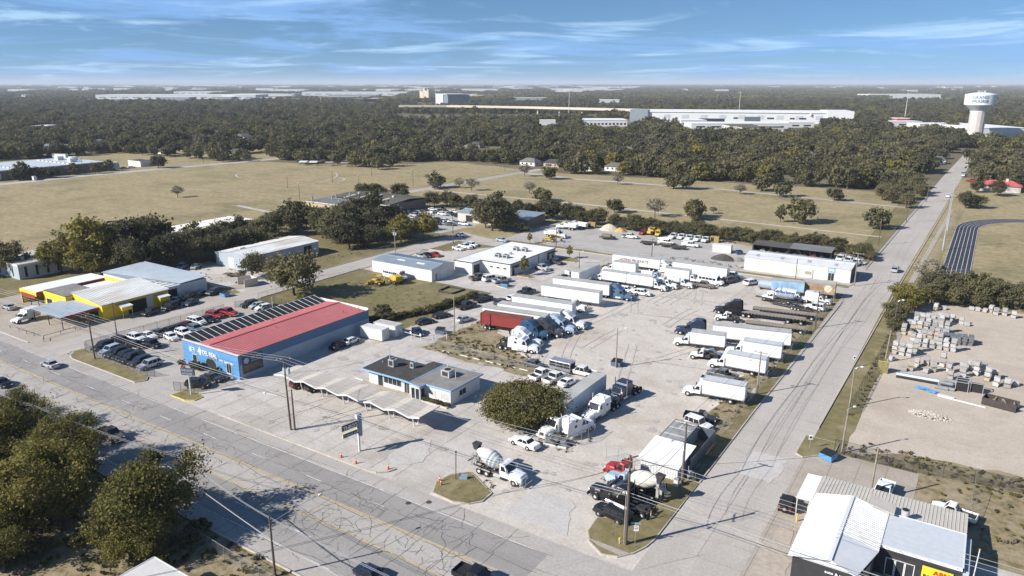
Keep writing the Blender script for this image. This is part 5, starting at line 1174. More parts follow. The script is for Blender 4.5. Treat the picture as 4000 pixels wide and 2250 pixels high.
farbox(1340, 1400, 357, 8, 50, 'white block far back on the plain', Mfw, wins=3); farbox(1580, 1680, 353, 8, 60, 'thin white warehouse near the plain horizon', Mfw, wins=4); farbox(1850, 1960, 352, 9, 60, 'pale thin warehouse on the horizon right of the silos', Mfw, wins=4)
farbox(2130, 2260, 352, 13, 80, 'white warehouse block on the central horizon', Mfw, wins=5, shade=Mfs); farbox(2250, 2430, 354, 12, 80, 'long white warehouse on the central horizon', Mfw, wins=6, shade=Mfs); farbox(3400, 3675, 384, 14, 110, 'long isolated white warehouse in the right hand wood', Mfw, wins=0)
farbox(1450, 1500, 396, 9, 40, 'blue grey low block beside the cleared land', Mfs); farbox(1820, 1880, 374, 7, 40, 'low pale terminal building right of the silos', Mfw, wins=3); farbox(1990, 2140, 391, 7, 50, 'dark low building with pale roof beyond the viaduct', Mfs); farbox(2330, 2420, 401, 8, 50, 'white roofed shed beyond the viaduct', Mfw)
# strips of roofs close to the horizon
hr = random.Random(3)
for i in range(120):
    u = hr.uniform(20, 2500) if i < 96 else hr.uniform(2500, 3950); v = 334 + 26 * hr.random() ** 1.6; w = hr.uniform(25, 120)
    farbox(u, u + w, v, hr.uniform(9, 15), 90, 'tiny pale warehouse on the far plain', Mfw, name='distant_warehouse')['group'] = 'pale roofs near the horizon'
for v0, u0, u1, m, nm in ((397, 1170, 1560, M_caliche, 'cleared_land'), (399, 1000, 1480, M_sand, 'cleared_land'), (386, 1700, 2100, M_sand, 'cleared_land'), (394, 2900, 2990, M_sand, 'cleared_land'), (392, 2540, 2800, M_sand, 'cleared_land')):
    a, b_, c, e = at(u0, v0), at(u1, v0), at(u1 - 20, v0 - 9), at(u0 + 20, v0 - 9); structure(nm, MB().poly([p[:2] for p in (a, b_, c, e)], 9), m)
# silo works and the tall blue-grey block
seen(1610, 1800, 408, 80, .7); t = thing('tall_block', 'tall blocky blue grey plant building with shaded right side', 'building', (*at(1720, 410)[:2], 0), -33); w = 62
boxp(t, 'wall', mat('pale block', (.52, .58, .62), var=.06), -w * .62, w * .38, 0, 60, 0, 27); boxp(t, 'shaded_side', mat('block shade paint', (.16, .20, .24), var=.06), w * .38, w * .9, 2, 60, 0, 26); boxp(t, 'roof', M_whiteroof, -w * .62, w * .9, -1, 61, 27, 28)  # shade of the right side is put into the darker box colour
t = thing('silo_works', 'cream silo works with towers behind the tall block', 'silo', (*at(1655, 396)[:2], 0), -33)
for i, (x, h) in enumerate(((-22, 33), (-14, 30), (-6, 30), (4, 31), (18, 40), (30, 34), (38, 32), (46, 30), (56, 36))):
    b = MB(); b.cyl((x, 0, 0), (x, 0, h), 5, n=12); b.obj('silo', mat('silo cream', (.55, .47, .34), var=.08), t)
# elevated road
P = [at(u, v) for u, v in ((1560, 441), (1750, 441), (2060, 448), (2320, 456), (2560, 463), (2880, 473), (3080, 478), (3180, 484))]
seen(1560, 2320, 452, 30, .9); seen(2320, 3180, 472, 30, .9)
t = thing('viaduct', 'pale concrete elevated highway on single columns', 'viaduct'); Mvc = mat('viaduct concrete', (.56, .50, .41), var=.08)
for i, (p, q) in enumerate(zip(P, P[1:])):
    d = (q - p).normalized(); s = Vector((-d.y, d.x, 0)) * 7; z = 13
    b = MB(); v4 = [p - s, q - s, q + s, p + s]; b.slab(*[(w.x, w.y, z) for w in v4], 2.2); b.obj('deck', Mvc, t)
    for k in (-1, 1):
        b = MB(); e = [p + s * k, q + s * k, q + s * k * .94, p + s * k * .94]; b.add([(w.x, w.y, z) for w in e] + [(w.x, w.y, z + 1.3) for w in e], [(4, 5, 6, 7), (0, 1, 5, 4), (1, 2, 6, 5), (2, 3, 7, 6), (3, 0, 4, 7)]); b.obj('parapet', Mvc, t)
    n_ = max(1, int((q - p).length / 38))
    for j in range(n_):
        c = p.lerp(q, (j + .5) / n_); b = MB(); b.cyl((c.x, c.y, 0), (c.x, c.y, z - 2.2), 1.6, n=10); b.box(c.x - 3, c.x + 3, c.y - 3, c.y + 3, z - 3.6, z - 2.2); b.obj('column', Mvc, t)
# large white assembly plant right of the middle
a = at(2460, 476); b_ = at(3330, 486); seen(2460, 3330, 481, 110, .6); d = b_ - a; L = d.length; ang = math.degrees(math.atan2(d.y, d.x)); t = thing('assembly_plant', 'huge white assembly plant with dark dock openings behind the viaduct', 'building', (*a[:2], 0), ang)
boxp(t, 'wall', Mfw, 0, L, 0, 90, 0, 14.5); boxp(t, 'roof', M_whiteroof, -1, L + 1, -1, 91, 14.5, 15.5); boxp(t, 'end_tower', Mfw, L - 34, L, -4, 60, 0, 17.5); boxp(t, 'end_tower', mat('grey glass', (.25, .29, .32)), 0, 26, -4, 40, 0, 17)
for f0, f1, z0, z1 in ((.02, .05, 2, 8), (.08, .12, 2, 8), (.48, .5, 6, 8), (.53, .6, 3, 9), (.63, .66, 6, 8), (.73, .75, 6, 8), (.77, .8, 6, 8), (.86, .94, 3, 8), (.32, .40, 2, 6), (.40, .44, 2, 6)): boxp(t, 'dock_and_shade_panel', M_dark if z1 < 9 else mat('shade wall', (.10, .12, .14)), L * f0, L * f1, -.3 if f0 < .85 else -4.3, 0, z0, z1)  # tallest panel is wall with its shade put into the dark colour
for i in range(9): boxp(t, 'wall_panel', mat('pale panel', (.48, .51, .53)), L * (.16 + i * .085), L * (.19 + i * .085), -.25, 0, 6, 11)
farbox(2272, 2450, 494, 8, 45, 'white low office with a row of small dark windows before the viaduct', Mfw, wins=12); farbox(2660, 2760, 492, 7, 40, 'white two part office in front of the assembly plant', Mfw, wins=4); farbox(2700, 3080, 503, 6, 40, 'long white low shop roof in front of the assembly plant', Mfw, wins=6); farbox(3080, 3180, 498, 6, 30, 'white shop with red trim in front of the assembly plant', Mfw, wins=2)
farbox(2850, 2960, 512, 6, 30, 'brown roofed gabled store in front of the plant', M_cream, mat('brown roof', (.14, .125, .095))); farbox(2900, 3060, 516, 5, 24, 'low store with white gable edges among the trees', M_cream, mat('brown roof', (.14, .125, .095)))
farbox(3450, 3600, 494, 6, 30, 'white low shop strip left of the water tower', Mfw, wins=3); farbox(3500, 3550, 490, 9, 20, 'shop with red sign band left of the water tower', mat('red band', (.42, .05, .04))); farbox(3590, 3790, 508, 7, 30, 'cream shop strip with small windows beside the water tower', M_cream, wins=9)
farbox(3815, 4010, 545, 11, 90, 'big white roofed store behind the water tower', Mfw, M_whiteroof, wins=0); farbox(2110, 2170, 489, 6, 20, 'small white roof peeking out of the wood', Mfw); farbox(85, 190, 378, 8, 60, 'white shed among the far left trees', Mfw)
farbox(130, 185, 521, 8, 20, 'cream block building amid the left wood', M_cream); farbox(205, 300, 518, 6, 25, 'long roofed school building amid the left wood', M_cream, M_tar_roof); farbox(140, 290, 590, 4, 14, 'grey shed roof behind the left parking', mat('grey shed', (.25, .25, .25)), M_metal_bluegrey); farbox(300, 330, 583, 4, 8, 'white trailer hut near the left parking', Mfw)
# water tower
c = Vector((-17.6, 856, 0)); seen(3770, 3830, 552, 30, .3); t = thing('water_tower', 'white water tower with fluted shaft and GRAND PRAIRIE lettering', 'water tower', c, 0); Mt = mat('tower white', (.66, .70, .72), var=.04, scale=.2); Ms = mat('tower shaft', (.52, .49, .45), var=.08, scale=.4)
b = MB(); n_ = 28
rings = [[(6.9 * (1 + (.025 if i % 2 else 0)) * math.cos(6.2832 * i / n_), 6.9 * (1 + (.025 if i % 2 else 0)) * math.sin(6.2832 * i / n_), z) for i in range(n_)] for z in (0, 29.5)]; b.loft(rings); b.obj('shaft', Ms, t)
b = MB(); b.lathe([(0, 7.0), (.4, 7.5), (5.2, 12.9), (5.6, 13.2), (15.0, 13.4), (15.3, 13.3), (16.8, 6), (17.1, .3)], (0, 0, 29.3), (0, 0, 1), 40); b.obj('tank', Mt, t)
b = MB(); b.lathe([(0, 7.15), (.5, 7.15)], (0, 0, 28.2), (0, 0, 1), 28); b.obj('balcony', Mt, t)
b = MB()
for i in range(9): b.cyl((math.cos(i * .7) * 3, math.sin(i * .7) * 3, 46), (math.cos(i * .7) * 3, math.sin(i * .7) * 3, 48), .25, n=5)
b.obj('antenna', M_frame, t); b = MB(); b.box(-1.4, 1.2, -7.3, -6.9, 0, 4); o = b.obj('door', mat('tower door', (.35, .38, .42)), t); o.rotation_euler[2] = R(-8)
Ml = mat('tower lettering', (.12, .18, .24), var=.05)
for s, z, n0 in (('GRAND', 40.7, 5), ('PRAIRIE', 37.0, 7)):
    me = text_mesh(s, 3.9, Ml, .05, 1.08); xs = [v.co.x for v in me.vertices]; mid = (min(xs) + max(xs)) / 2
    for v in me.vertices:
        a = R(-90 + 2) + (v.co.x - mid) * .98 / 13.4; r = 13.5 + v.co.z; zz = v.co.y; v.co = (r * math.cos(a), r * math.sin(a), z + zz)
    o = link('lettering', me, t)
# tall light masts and cranes
for u, v, h, l in ((2222, 462, 46, 'slim tall light mast behind the central viaduct'), (1703, 430, 44, 'slim tall light mast beside the tall block'), (3532, 480, 44, 'slim tall mast left of the water tower'), (2885, 462, 40, 'slim tall light mast above the assembly plant'), (1255, 416, 40, 'slim tall mast before the cleared land')):
    p = at(u, v); t = thing('light_mast', l, 'mast', (*p[:2], 0)); b = MB(); b.cyl((0, 0, 0), (0, 0, h), .5, .25, n=8); b.obj('pole', M_frame, t); b = MB(); b.cyl((0, 0, h), (0, 0, h + .6), 2., n=10); b.obj('lamp_ring', M_frame, t)
for u, l in ((3345, 'thin construction crane on the right horizon'), (3668, 'smaller construction crane on the far right horizon')):
    p = at(u, 350); t = thing('crane', l, 'crane', (*p[:2], 0)); b = MB(); b.tube([(0, 0, 0), (-22, 0, 118 if u < 3500 else 98)], 1.2); b.tube([(-22, 0, 118 if u < 3500 else 98), (30, 0, 50), (34, 0, 0)], .8); b.obj('jib', M_frame, t)
# ---- houses of the neighbourhood
HL = ['white walled house with a hipped grey roof on the field corner', 'grey roofed bungalow behind the field trees', 'tan gabled bungalow behind the field trees', 'white gabled cottage under the big trees', 'brick bungalow with black roof at the end of the side street']
for i, (x, y, k) in enumerate(HOUSES):
    lab = HL[i] if i < 5 else None; wm = (M_cream, M_whitewall, M_brick)[i % 3] if k == 0 else M_whitewall; rm = (mat('shingle grey', (.16, .155, .15), var=.15), mat('shingle brown', (.13, .115, .10), var=.15), mat('shingle black', (.06, .06, .063), var=.15))[i % 3]
    t = thing('house', lab or ('tall white two storey gabled house at the park edge' if k == 2 else 'small pale house half hidden among the neighbourhood trees'), 'house', (x, y, 0), 0, None if lab or k == 2 else 'houses among the trees')
    h = 6.5 if k == 2 else 2.9; boxp(t, 'wall', wm, -6, 6, -4.2, 4.2, 0, h)
    ax = k > 0
    if ax: prof = [(-6.4, h), (6.4, h), (0, h + 3)]; b = MB(); b.prism(prof, 'y', -4.6, 4.6); b.obj('roof', rm, t)
    else: b = MB(); b.loft([[(-6.6, -4.8, h), (6.6, -4.8, h), (6.6, 4.8, h), (-6.6, 4.8, h)], [(-3, -.1, h + 2.3), (3, -.1, h + 2.3), (3, .1, h + 2.3), (-3, .1, h + 2.3)]]); b.obj('roof', rm, t)
    for x0 in (-4.4, -1, 2.6):
        for z in ((1., 3.9) if k == 2 else (1.,)): opening(t, 'y-', -4.2, x0, x0 + 1.2, z, z + 1.2)
    opening(t, 'x+', 6, -1.5, .2, 1, 2.2)
t = thing('red_roof_house', 'long house with red roof and stone front beside the side street', 'house', (6, 465, 0)); boxp(t, 'wall', mat('stone front', (.46, .45, .44), var=.3, scale=.8), -9, 9, -5, 5, 0, 3.2); b = MB(); b.loft([[(-9.8, -5.6, 3.2), (9.8, -5.6, 3.2), (9.8, 5.6, 3.2), (-9.8, 5.6, 3.2)], [(-5, -.2, 5.6), (5, -.2, 5.6), (5, .2, 5.6), (-5, .2, 5.6)]]); b.obj('roof', mat('red shingle', (.46, .10, .10), var=.08), t); boxp(t, 'chimney', M_cream, 2, 3, -1, 0, 4.5, 6.6)
# picnic shelters
for i, (x, y) in enumerate(((-401, 351), (-394, 354), (-382, 357.5), (-371, 361), (-357, 364.5), (-350, 367))):
    t = thing('picnic_shelter', 'low white roofed picnic shelter at the park tree line' if i < 2 else 'low grey roofed picnic shelter under the park trees', 'shelter', (x, y, 0), 30, 'white picnic shelters' if i < 2 else 'grey picnic shelters'); b = MB(); b.slab((-2.8, -2, 2.2), (2.8, -2, 2.2), (2.8, 2, 2.9), (-2.8, 2, 2.9), .12); b.obj('roof', M_metal_white if i < 2 else M_grey_roof, t)
    for a in (-2.5, 2.5):
        for c in (-1.7, 1.7): boxp(t, 'post', M_chassis, a - .08, a + .08, c - .08, c + .08, 0, 2.4)
# ------------------------------------------------------------------ trees
def leafmat(name, ramp, trans=.32):
    m, n, l, b = base_mat(name); b.inputs['Roughness'].default_value = .75; b.inputs['Specular IOR Level'].default_value = .2
    at = n.new('ShaderNodeAttribute'); at.attribute_name = 'tint'; oi = n.new('ShaderNodeObjectInfo')
    ad = n.new('ShaderNodeMath'); ad.operation = 'MULTIPLY_ADD'; ad.inputs[1].default_value = .66
    l.new(oi.outputs['Random'], ad.inputs[0])
    sc = n.new('ShaderNodeMath'); sc.operation = 'MULTIPLY'; sc.inputs[1].default_value = .42; l.new(at.outputs['Fac'], sc.inputs[0]); l.new(sc.outputs[0], ad.inputs[2])
    r = n.new('ShaderNodeValToRGB'); e = r.color_ramp.elements
    e[0].position = 0; e[0].color = (*ramp[0], 1); e[1].position = 1; e[1].color = (*ramp[-1], 1)
    for i, c in enumerate(ramp[1:-1]): k = e.new((i + 1) / (len(ramp) - 1)); k.color = (*c, 1)
    l.new(ad.outputs[0], r.inputs[0]); l.new(r.outputs[0], b.inputs['Base Color'])
    tr = n.new('ShaderNodeBsdfTranslucent'); l.new(r.outputs[0], tr.inputs[0]); mx = n.new('ShaderNodeMixShader'); mx.inputs[0].default_value = trans
    l.new(b.outputs[0], mx.inputs[1]); l.new(tr.outputs[0], mx.inputs[2]); l.new(mx.outputs[0], n['Material Output'].inputs[0])
    return m
M_leaf = leafmat('olive foliage', [(.07, .068, .038), (.105, .10, .052), (.145, .134, .066), (.195, .168, .08)])
M_leafy = leafmat('yellowing foliage', [(.085, .082, .027), (.135, .124, .036), (.19, .168, .045), (.255, .21, .056)])
M_leafd = leafmat('evergreen foliage', [(.048, .05, .028), (.076, .076, .04), (.11, .103, .052), (.15, .13, .066)])
M_bare = leafmat('bare twigs', [(.10, .09, .07), (.15, .13, .10), (.19, .165, .13), (.22, .19, .14)], .05)
M_bark = mat('bark', (.10, .085, .07), rough=.95, var=.25, scale=6)
M_barkp = mat('pale bark', (.30, .275, .24), rough=.95, var=.2, scale=4)
def leafmesh(name, seed, rx, ry, z0, z1, nclump, nleaf, leaf, m, cr=.24, lump=.32, core=.55, thin=1.):
    """crown: leaf-sized quads in clumps spread through a lumpy volume, with gaps"""
    g = np.random.default_rng(seed); h = (z1 - z0) / 2; zc = (z0 + z1) / 2
    d = g.normal(size=(nclump, 3)); d /= np.linalg.norm(d, axis=1)[:, None]
    big = g.normal(size=(7, 3)); big /= np.linalg.norm(big, axis=1)[:, None]
    lob = 1 - lump + lump * 1.5 * np.clip((d @ big.T).max(1), 0, 1) ** 2
    rr = (core + (1 - core) * g.random(nclump) ** .6) * lob
    c = d * rr[:, None]; c[:, 2] = np.where(c[:, 2] < 0, c[:, 2] * .82, c[:, 2])
    ct = g.random(nclump); sz = g.uniform(.6, 1.3, nclump)
    idx = np.repeat(np.arange(nclump), nleaf); N = len(idx)
    p = c[idx] + g.normal(size=(N, 3)) * (cr * sz[idx] * .5)[:, None] * np.array([1, 1, .75])
    p = p * np.array([rx, ry, h]) + np.array([0, 0, zc])
    nrm = g.normal(size=(N, 3)) * .9 + d[idx] * .7 + np.array([0, 0, .35]); nrm /= np.linalg.norm(nrm, axis=1)[:, None]
    a = np.cross(nrm, g.normal(size=(N, 3))); a /= np.linalg.norm(a, axis=1)[:, None]; bb = np.cross(nrm, a)
    s = leaf * g.uniform(.6, 1.35, N)[:, None]; a = a * s; bb = bb * s * g.uniform(.45, .9, N)[:, None]
    V = np.stack([p - a, p - bb * .8, p + a, p + bb], 1).reshape(-1, 3)
    me = bpy.data.meshes.new(name); me.vertices.add(4 * N); me.loops.add(4 * N); me.polygons.add(N)
    me.vertices.foreach_set('co', V.ravel()); me.loops.foreach_set('vertex_index', np.arange(4 * N, dtype=np.int32))
    me.polygons.foreach_set('loop_start', np.arange(0, 4 * N, 4, dtype=np.int32)); me.polygons.foreach_set('loop_total', np.full(N, 4, dtype=np.int32))
    me.update(calc_edges=True)
    at = me.attributes.new('tint', 'FLOAT', 'FACE'); at.data.foreach_set('value', np.clip(ct[idx] * .65 + g.random(N) * .4, 0, 1).astype(np.float32))
    me.materials.append(m); return me
def trunkmesh(name, seed, H, r, spread, m=None, forks=5, twigs=0, start=.3):
    q = random.Random(seed); b = MB(); top = Vector((q.uniform(-.3, .3), q.uniform(-.3, .3), H * .62))
    b.tube([Vector((0, 0, -.1)), Vector((0, 0, H * start)), top], [r, r * .72, r * .35], 7)
    b.cyl((0, 0, -.1), (0, 0, .35), r * 1.5, r, 7, False)
    for i in range(forks):
        a = 6.28 * i / forks + q.uniform(-.4, .4); z0 = H * q.uniform(start * .85, .5); s0 = Vector((0, 0, z0)).lerp(top, .1)
        e1 = s0 + Vector((math.cos(a) * spread * .45, math.sin(a) * spread * .45, H * .2)); e2 = e1 + Vector((math.cos(a + .3) * spread * .4, math.sin(a + .3) * spread * .4, H * q.uniform(.1, .25)))
        b.tube([s0, e1, e2], [r * .5, r * .32, r * .1], 5)
        for j in range(twigs):
            f = q.uniform(.2, 1); k = e1.lerp(e2, f); v = Vector((q.gauss(0, 1), q.gauss(0, 1), abs(q.gauss(.6, .7)))).normalized() * spread * q.uniform(.25, .55)
            mid = k + v * .5; b.tube([k, mid, k + v + Vector((0, 0, q.uniform(0, .5)))], [r * .14, r * .09, r * .03], 4)
            for w in range(2): u = Vector((q.gauss(0, 1), q.gauss(0, 1), q.gauss(.4, .8))).normalized() * spread * .25; b.tube([mid, mid + u], [r * .07, r * .02], 3)
    return b.mesh(name, m or M_bark)
def treekind(seeds, rx, H, z0, nclump, nleaf, leaf, m, trunk_r, bark=None, **k):
    out = []
    for s in seeds:
        g = random.Random(s); out.append((leafmesh('crown', s, rx * g.uniform(.9, 1.1), rx * g.uniform(.9, 1.1), z0, H, nclump, nleaf, leaf, m, **k), trunkmesh('trunk', s, H, trunk_r, rx * .8, bark)))
    return out
K_near = treekind((1, 2, 3), 5.2, 10., 1.0, 130, 260, .155, M_leafy, .3, cr=.25, lump=.5, core=.42)          # close, leafy
K_mid = treekind((11, 12, 13, 14, 15), 5., 9.5, 1.0, 80, 60, .34, M_leaf, .3, cr=.30, lump=.45, core=.45)
K_midy = treekind((21, 22, 23), 5., 9., 1.5, 80, 60, .34, M_leafy, .3, cr=.30, lump=.45, core=.45)
K_midd = treekind((31, 32, 33), 4.6, 9., 1.2, 80, 60, .34, M_leafd, .3, cr=.30, lump=.45, core=.45)
K_far = treekind((41, 42, 43, 44, 45, 46), 5., 9.6, .7, 44, 22, .74, M_leaf, .32, cr=.36)
M_leafg = leafmat('thinning grey foliage', [(.085, .075, .05), (.12, .105, .07), (.16, .14, .092), (.20, .172, .115)])
K_farg = treekind((56, 57), 4.6, 9., 1., 36, 18, .7, M_leafg, .3, cr=.36)
K_fary = treekind((51, 52), 5., 9.2, .8, 44, 22, .74, M_leafy, .32, cr=.36)
K_fard = treekind((61, 62, 63), 4.8, 9.6, .6, 44, 22, .74, M_leafd, .32, cr=.36)
K_cone = [(leafmesh('crown', 71, 2.2, 2.2, .8, 7, 60, 26, .28, M_leafd, core=.3), trunkmesh('trunk', 71, 7, .16, 1.2, None, 3))]
K_thin = [(leafmesh('crown', 80 + i, 4., 4., 1.8, 7.2, 60, 22, .26, M_bare, cr=.3, core=.4), trunkmesh('trunk', 80 + i, 7, .24, 3.4, M_bark, 7, 5)) for i in range(3)]
K_sap = [(leafmesh('crown', 90, 1.25, 1.25, 1.2, 5., 40, 22, .2, M_leafy, core=.25), trunkmesh('trunk', 90, 5, .08, .8, None, 4))]
K_bush = [(leafmesh('foliage', 100 + i, 1.6, 1.6, .0, 2.3, 44, 30, .2, m, core=.4), None) for i, m in enumerate((M_leaf, M_leafy, M_leafd))]
K_oak = [(leafmesh('crown', 110, 6.8, 6.4, .5, 6.9, 330, 85, .2, leafmat('dome foliage', [(.05, .05, .02), (.085, .083, .03), (.13, .12, .042), (.185, .16, .056)]), cr=.22, lump=.24, core=.8), trunkmesh('trunk', 110, 6.5, .45, 4.5))]
def tree(kind, x, y, s, label, group, sz=None, name='tree', cat='tree', v=None):
    k = kind[(v if v is not None else rnd.randrange(len(kind))) % len(kind)]; t = thing(name, label, cat, (x, y, 0), rnd.uniform(0, 360), group); t.scale = (s, s, sz or s * rnd.uniform(.9, 1.1))
    link('crown' if k[1] else 'foliage', k[0], t)
    if k[1]: link('trunk', k[1], t)
    return t
NT = [0]
def trees(kind, pts, label, group, s=(.85, 1.15), **k):
    for p in pts:
        NT[0] += 1; tree(kind, p[0], p[1], p[2] if len(p) > 2 else rnd.uniform(*s), label, group, **k)
# the corner copse south of the road
trees(K_near, [(-95.5, 37, 1.12), (-101, 41, .95), (-106.5, 45.2, .8)], 'large yellow green tree in the copse beside the wide road', 'trees of the roadside copse')
trees(K_near, [(-82.8, 42.2, 1.18), (-79.6, 38.6, .78)], 'full golden green tree next to the steel lamp arm', 'trees by the lamp arm')
trees(K_near, [(-93, 29.5, .8), (-103, 31, .8), (-112, 34, .9), (-118, 42, .95), (-127, 46.8, .7), (-124, 40, .85), (-135, 42, .9)], 'shadowed olive tree deep in the roadside copse', 'trees deep in the copse')
trees(K_bush, [(-77.2, 46.2, .8), (-76.3, 44.6, .9), (-78.6, 40.2, 1.1), (-75.2, 39.8, .7), (-87, 36.5, .8), (-90, 33, .9)], 'scrubby yellow bush under the copse fence', 'bushes under the copse', name='bush', cat='bush')
# the broad evergreen beside the diner
tree(K_oak, -59.4, 95.8, .96, 'broad domed dark evergreen tree beside the diner', None, .84)
# trees round the shops and warehouse
trees(K_mid, [(-152, 126.4, 1.32)], 'round olive tree at the street bend beside the lawn', None); trees(K_mid, [(-177, 132.5, .8)], 'small round tree in front of the grey warehouse', None)
tree(K_bush, -144.8, 122.6, 1.0, 'pale yellow shrub behind the car lot fence', None, name='shrub', cat='shrub', v=1)
trees(K_midy, [(-226, 113, 1.6), (-230, 105, 1.2), (-219.5, 108.5, 1.15)], 'massive golden oak overhanging the grey flat building', 'golden oaks by the flat building')
trees(K_midd, [(-219, 122, 1.6), (-212, 117, 1.15), (-210, 127, 1.2), (-222, 131, 1.4)], 'massive dark oak overhanging the grey shed roof', 'dark oaks behind the shed')
trees(K_mid, [(-206, 132, .95), (-204.5, 140.5, .9), (-205, 147.5, 1.0), (-208, 153.5, 1.05), (-206, 161.5, 1.05), (-214, 138, 1.1), (-213, 146, 1.1), (-216, 156, 1.1), (-240, 96, .9), (-246, 90, .95), (-252, 96, .9)], 'olive tree in the thick row behind the grey warehouse', 'trees behind the grey warehouse')
trees(K_midd, [(-215.5, 183, 1.4)], 'dark spreading oak with visible trunk above the warehouse roof', None)
trees(K_mid, [(-208, 190, 1.2), (-203, 184, 1.15), (-197, 189, 1.45), (-191, 182, 1.25), (-193.5, 198, 1.5), (-186, 193, 1.2), (-181, 176, 1.1), (-177, 181, .9), (-187.5, 205, 1.1), (-224, 177, 1.), (-228, 186, .9)], 'olive tree in the grove beyond the warehouse end', 'trees of the warehouse grove')
trees(K_midy, [(-172.5, 193, 1.), (-169, 201, .95), (-178, 199, .8)], 'yellowing tree shading the bend of the back street', 'yellow trees at the street bend')
trees(K_mid, [(-158, 229, 1.4, ), (-153, 231, .95), (-163, 232, .95)], 'tall loose tree in front of the tan workshop', 'trees before the tan workshop')
trees(K_mid, [(-250, 264, .95), (-254.5, 258, .8), (-241, 271, .9), (-213, 262, .8), (-207, 264, .8), (-200, 262, .75), (-195, 266, .7), (-188, 262, .6)], 'olive tree along the back of the wrecking yard', 'trees behind the wrecking yard')
trees(K_midd, [(-182, 262, .7), (-172, 260, .75), (-166, 261, .8), (-159, 258, .7), (-156, 264, .8), (-150.5, 263, .85), (-145, 265, .8), (-139, 263, .7), (-134.5, 260, .65)], 'dark bushy tree between the sheds and the dry field', 'dark trees behind the sheds')
trees(K_mid, [(-129.4, 261.5, .8), (-122, 262, .55)], 'airy tree behind the yellow excavator', 'trees behind the gravel yard heaps')
# hedge row behind the gravel yard
hp = [(-116 + i * 3.1 + rnd.uniform(-.8, .8), 259.5 + rnd.uniform(-1, 1.5) + (i > 10) * 1.2, rnd.uniform(.46, .66)) for i in range(26)]
trees(K_mid, hp, 'scrubby tree in the hedge row behind the gravel yard', 'hedge row behind the gravel yard')
trees(K_mid, [(-33.5, 257.5, .5), (-30, 256, .45), (-27.8, 254, .36), (-31, 262, .5)], 'bush at the side street end of the hedge row', 'bushes at the hedge row end')
# right-hand thicket
trees(K_midy, [(-14.2, 208.5, .6), (-12.6, 201, .6), (-10.6, 205, .55)], 'yellow green bush where the thicket meets the side street', 'thicket bushes by the side street')
trees(K_mid, [(-13.8, 187.5, .55), (-13.2, 182.5, .42), (-12.8, 193, .5)], 'weedy bush growing along the stone yard fence', 'bushes along the stone yard fence')
trees(K_mid, [(-7.4, 219, .72), (-4.2, 215.5, .7), (-1.2, 218.5, .78), (2.0, 216.5, .78), (5, 222, .7), (7.6, 217, .78), (11, 220, .8), (15, 217, .8), (-7.6, 210.5, .6), (-3, 212, .55), (3.5, 213, .5), (19, 219, .8)], 'olive bush of the thicket between track and stone yard', 'thicket beside the track')
tree(K_thin, -10.1, 230.5, 1.0, 'half bare pale trunked tree beside the sidewalk', None)
# lone trees of the dry field
FL = 'lone olive tree standing in the dry field'; FG = 'lone trees in the dry field'
trees(K_far, [(-61.4, 310.5, 1.0), (-61.2, 381, .75), (-85, 380.5, .85), (-99.4, 395, .9), (-100.5, 293.5, .75), (-135.8, 292, .72)], FL, FG)
trees(K_far, [(-218, 376.5, .85), (-142, 379, .85), (-135, 380, .85), (-250.5, 311, .95), (-218, 410, .8), (-34, 313.5, .85), (-102.8, 299, .8)], 'spreading olive tree casting shade on the dry field', 'spreading trees in the dry field')
trees(K_thin, [(-117.2, 292.5, 1.05), (-174.3, 377.5, .75), (-229.2, 313.5, .9), (-238.3, 381, 1.0), (-98.5, 313, .5), (-105.7, 377.5, .8), (-240.5, 318, .7), (-198.6, 322.5, .85), (-248, 306, .6), (-337.8, 214, .75)], 'bare grey branching tree in the dry field', 'bare trees in the dry field')
trees(K_far, [(-181, 304, .7), (-176.5, 302, .6)], 'low grey green tree behind the hedge of the sheds', 'low trees at the field edge'); tree(K_cone, -69, 308.5, 1.0, 'small pointed cedar in the dry field', None)
trees(K_sap, [(-111, 177.8, 1.15)], 'young conical tree in a kerbed bed by the white building', None); trees(K_sap, [(-110.4, 204.5, 1.0)], 'slender young tree on the kerbed lawn corner', None); trees(K_sap, [(-133.3, 217, .8)], 'small dense young tree on the back street verge', None)
# park trees by the picnic shelters and the avenue
trees(K_far, [(-408, 356, .95), (-407, 369, .9), (-400, 374, .9), (-386, 369, 1.0), (-363.5, 364, 1.15), (-352.5, 367, 1.0), (-339, 360, .85), (-372, 372, 1.0), (-394, 380, 1.), (-345, 378, 1.)], 'park tree shading the picnic shelters', 'trees at the picnic shelters')
trees(K_far, [(-520.5, 411, .95), (-512, 338.5, .95), (-500, 338, .8), (-535, 334, .8), (-550.5, 334, .9), (-566, 333, .85), (-584.5, 334, .9), (-480, 336, .75), (-466, 334, .7), (-600, 331, .9)], 'tree in the row along the park avenue', 'trees along the park avenue')
trees(K_fard, [(-480.5, 207, .9), (-478, 214, .8), (-473.5, 220, .75), (-477.5, 235, .7), (-473, 246, .65), (-481, 259, .7), (-477, 203, .8), (-468, 285.5, .95)], 'dark tree standing before the park warehouse', 'trees before the park warehouse')
trees(K_mid, [(-36.8, 386.5, .85), (-29.6, 375.5, .7), (-31, 428, .9), (-27.5, 420, .7), (-34, 402, .9), (-42, 396, .85)], 'rounded tree at the field corner by the side street', 'trees at the field corner')
trees(K_mid, [(-6.8, 390, .8), (-2.5, 393, .7), (-4, 452, .7), (5.1, 443, .8), (-7, 398, .7)], 'tree beside the track bend and red roofed house', 'trees beside the track bend')
trees(K_far, [(-5.5, 626, 1.2), (5, 632, 1.2), (-14, 640, .9), (-5, 568, .95), (3, 575, 1.1), (12, 600, 1.2), (9, 560, 1.), (20, 590, 1.2)], 'tall tree in the clump near the water tower', 'trees near the water tower')
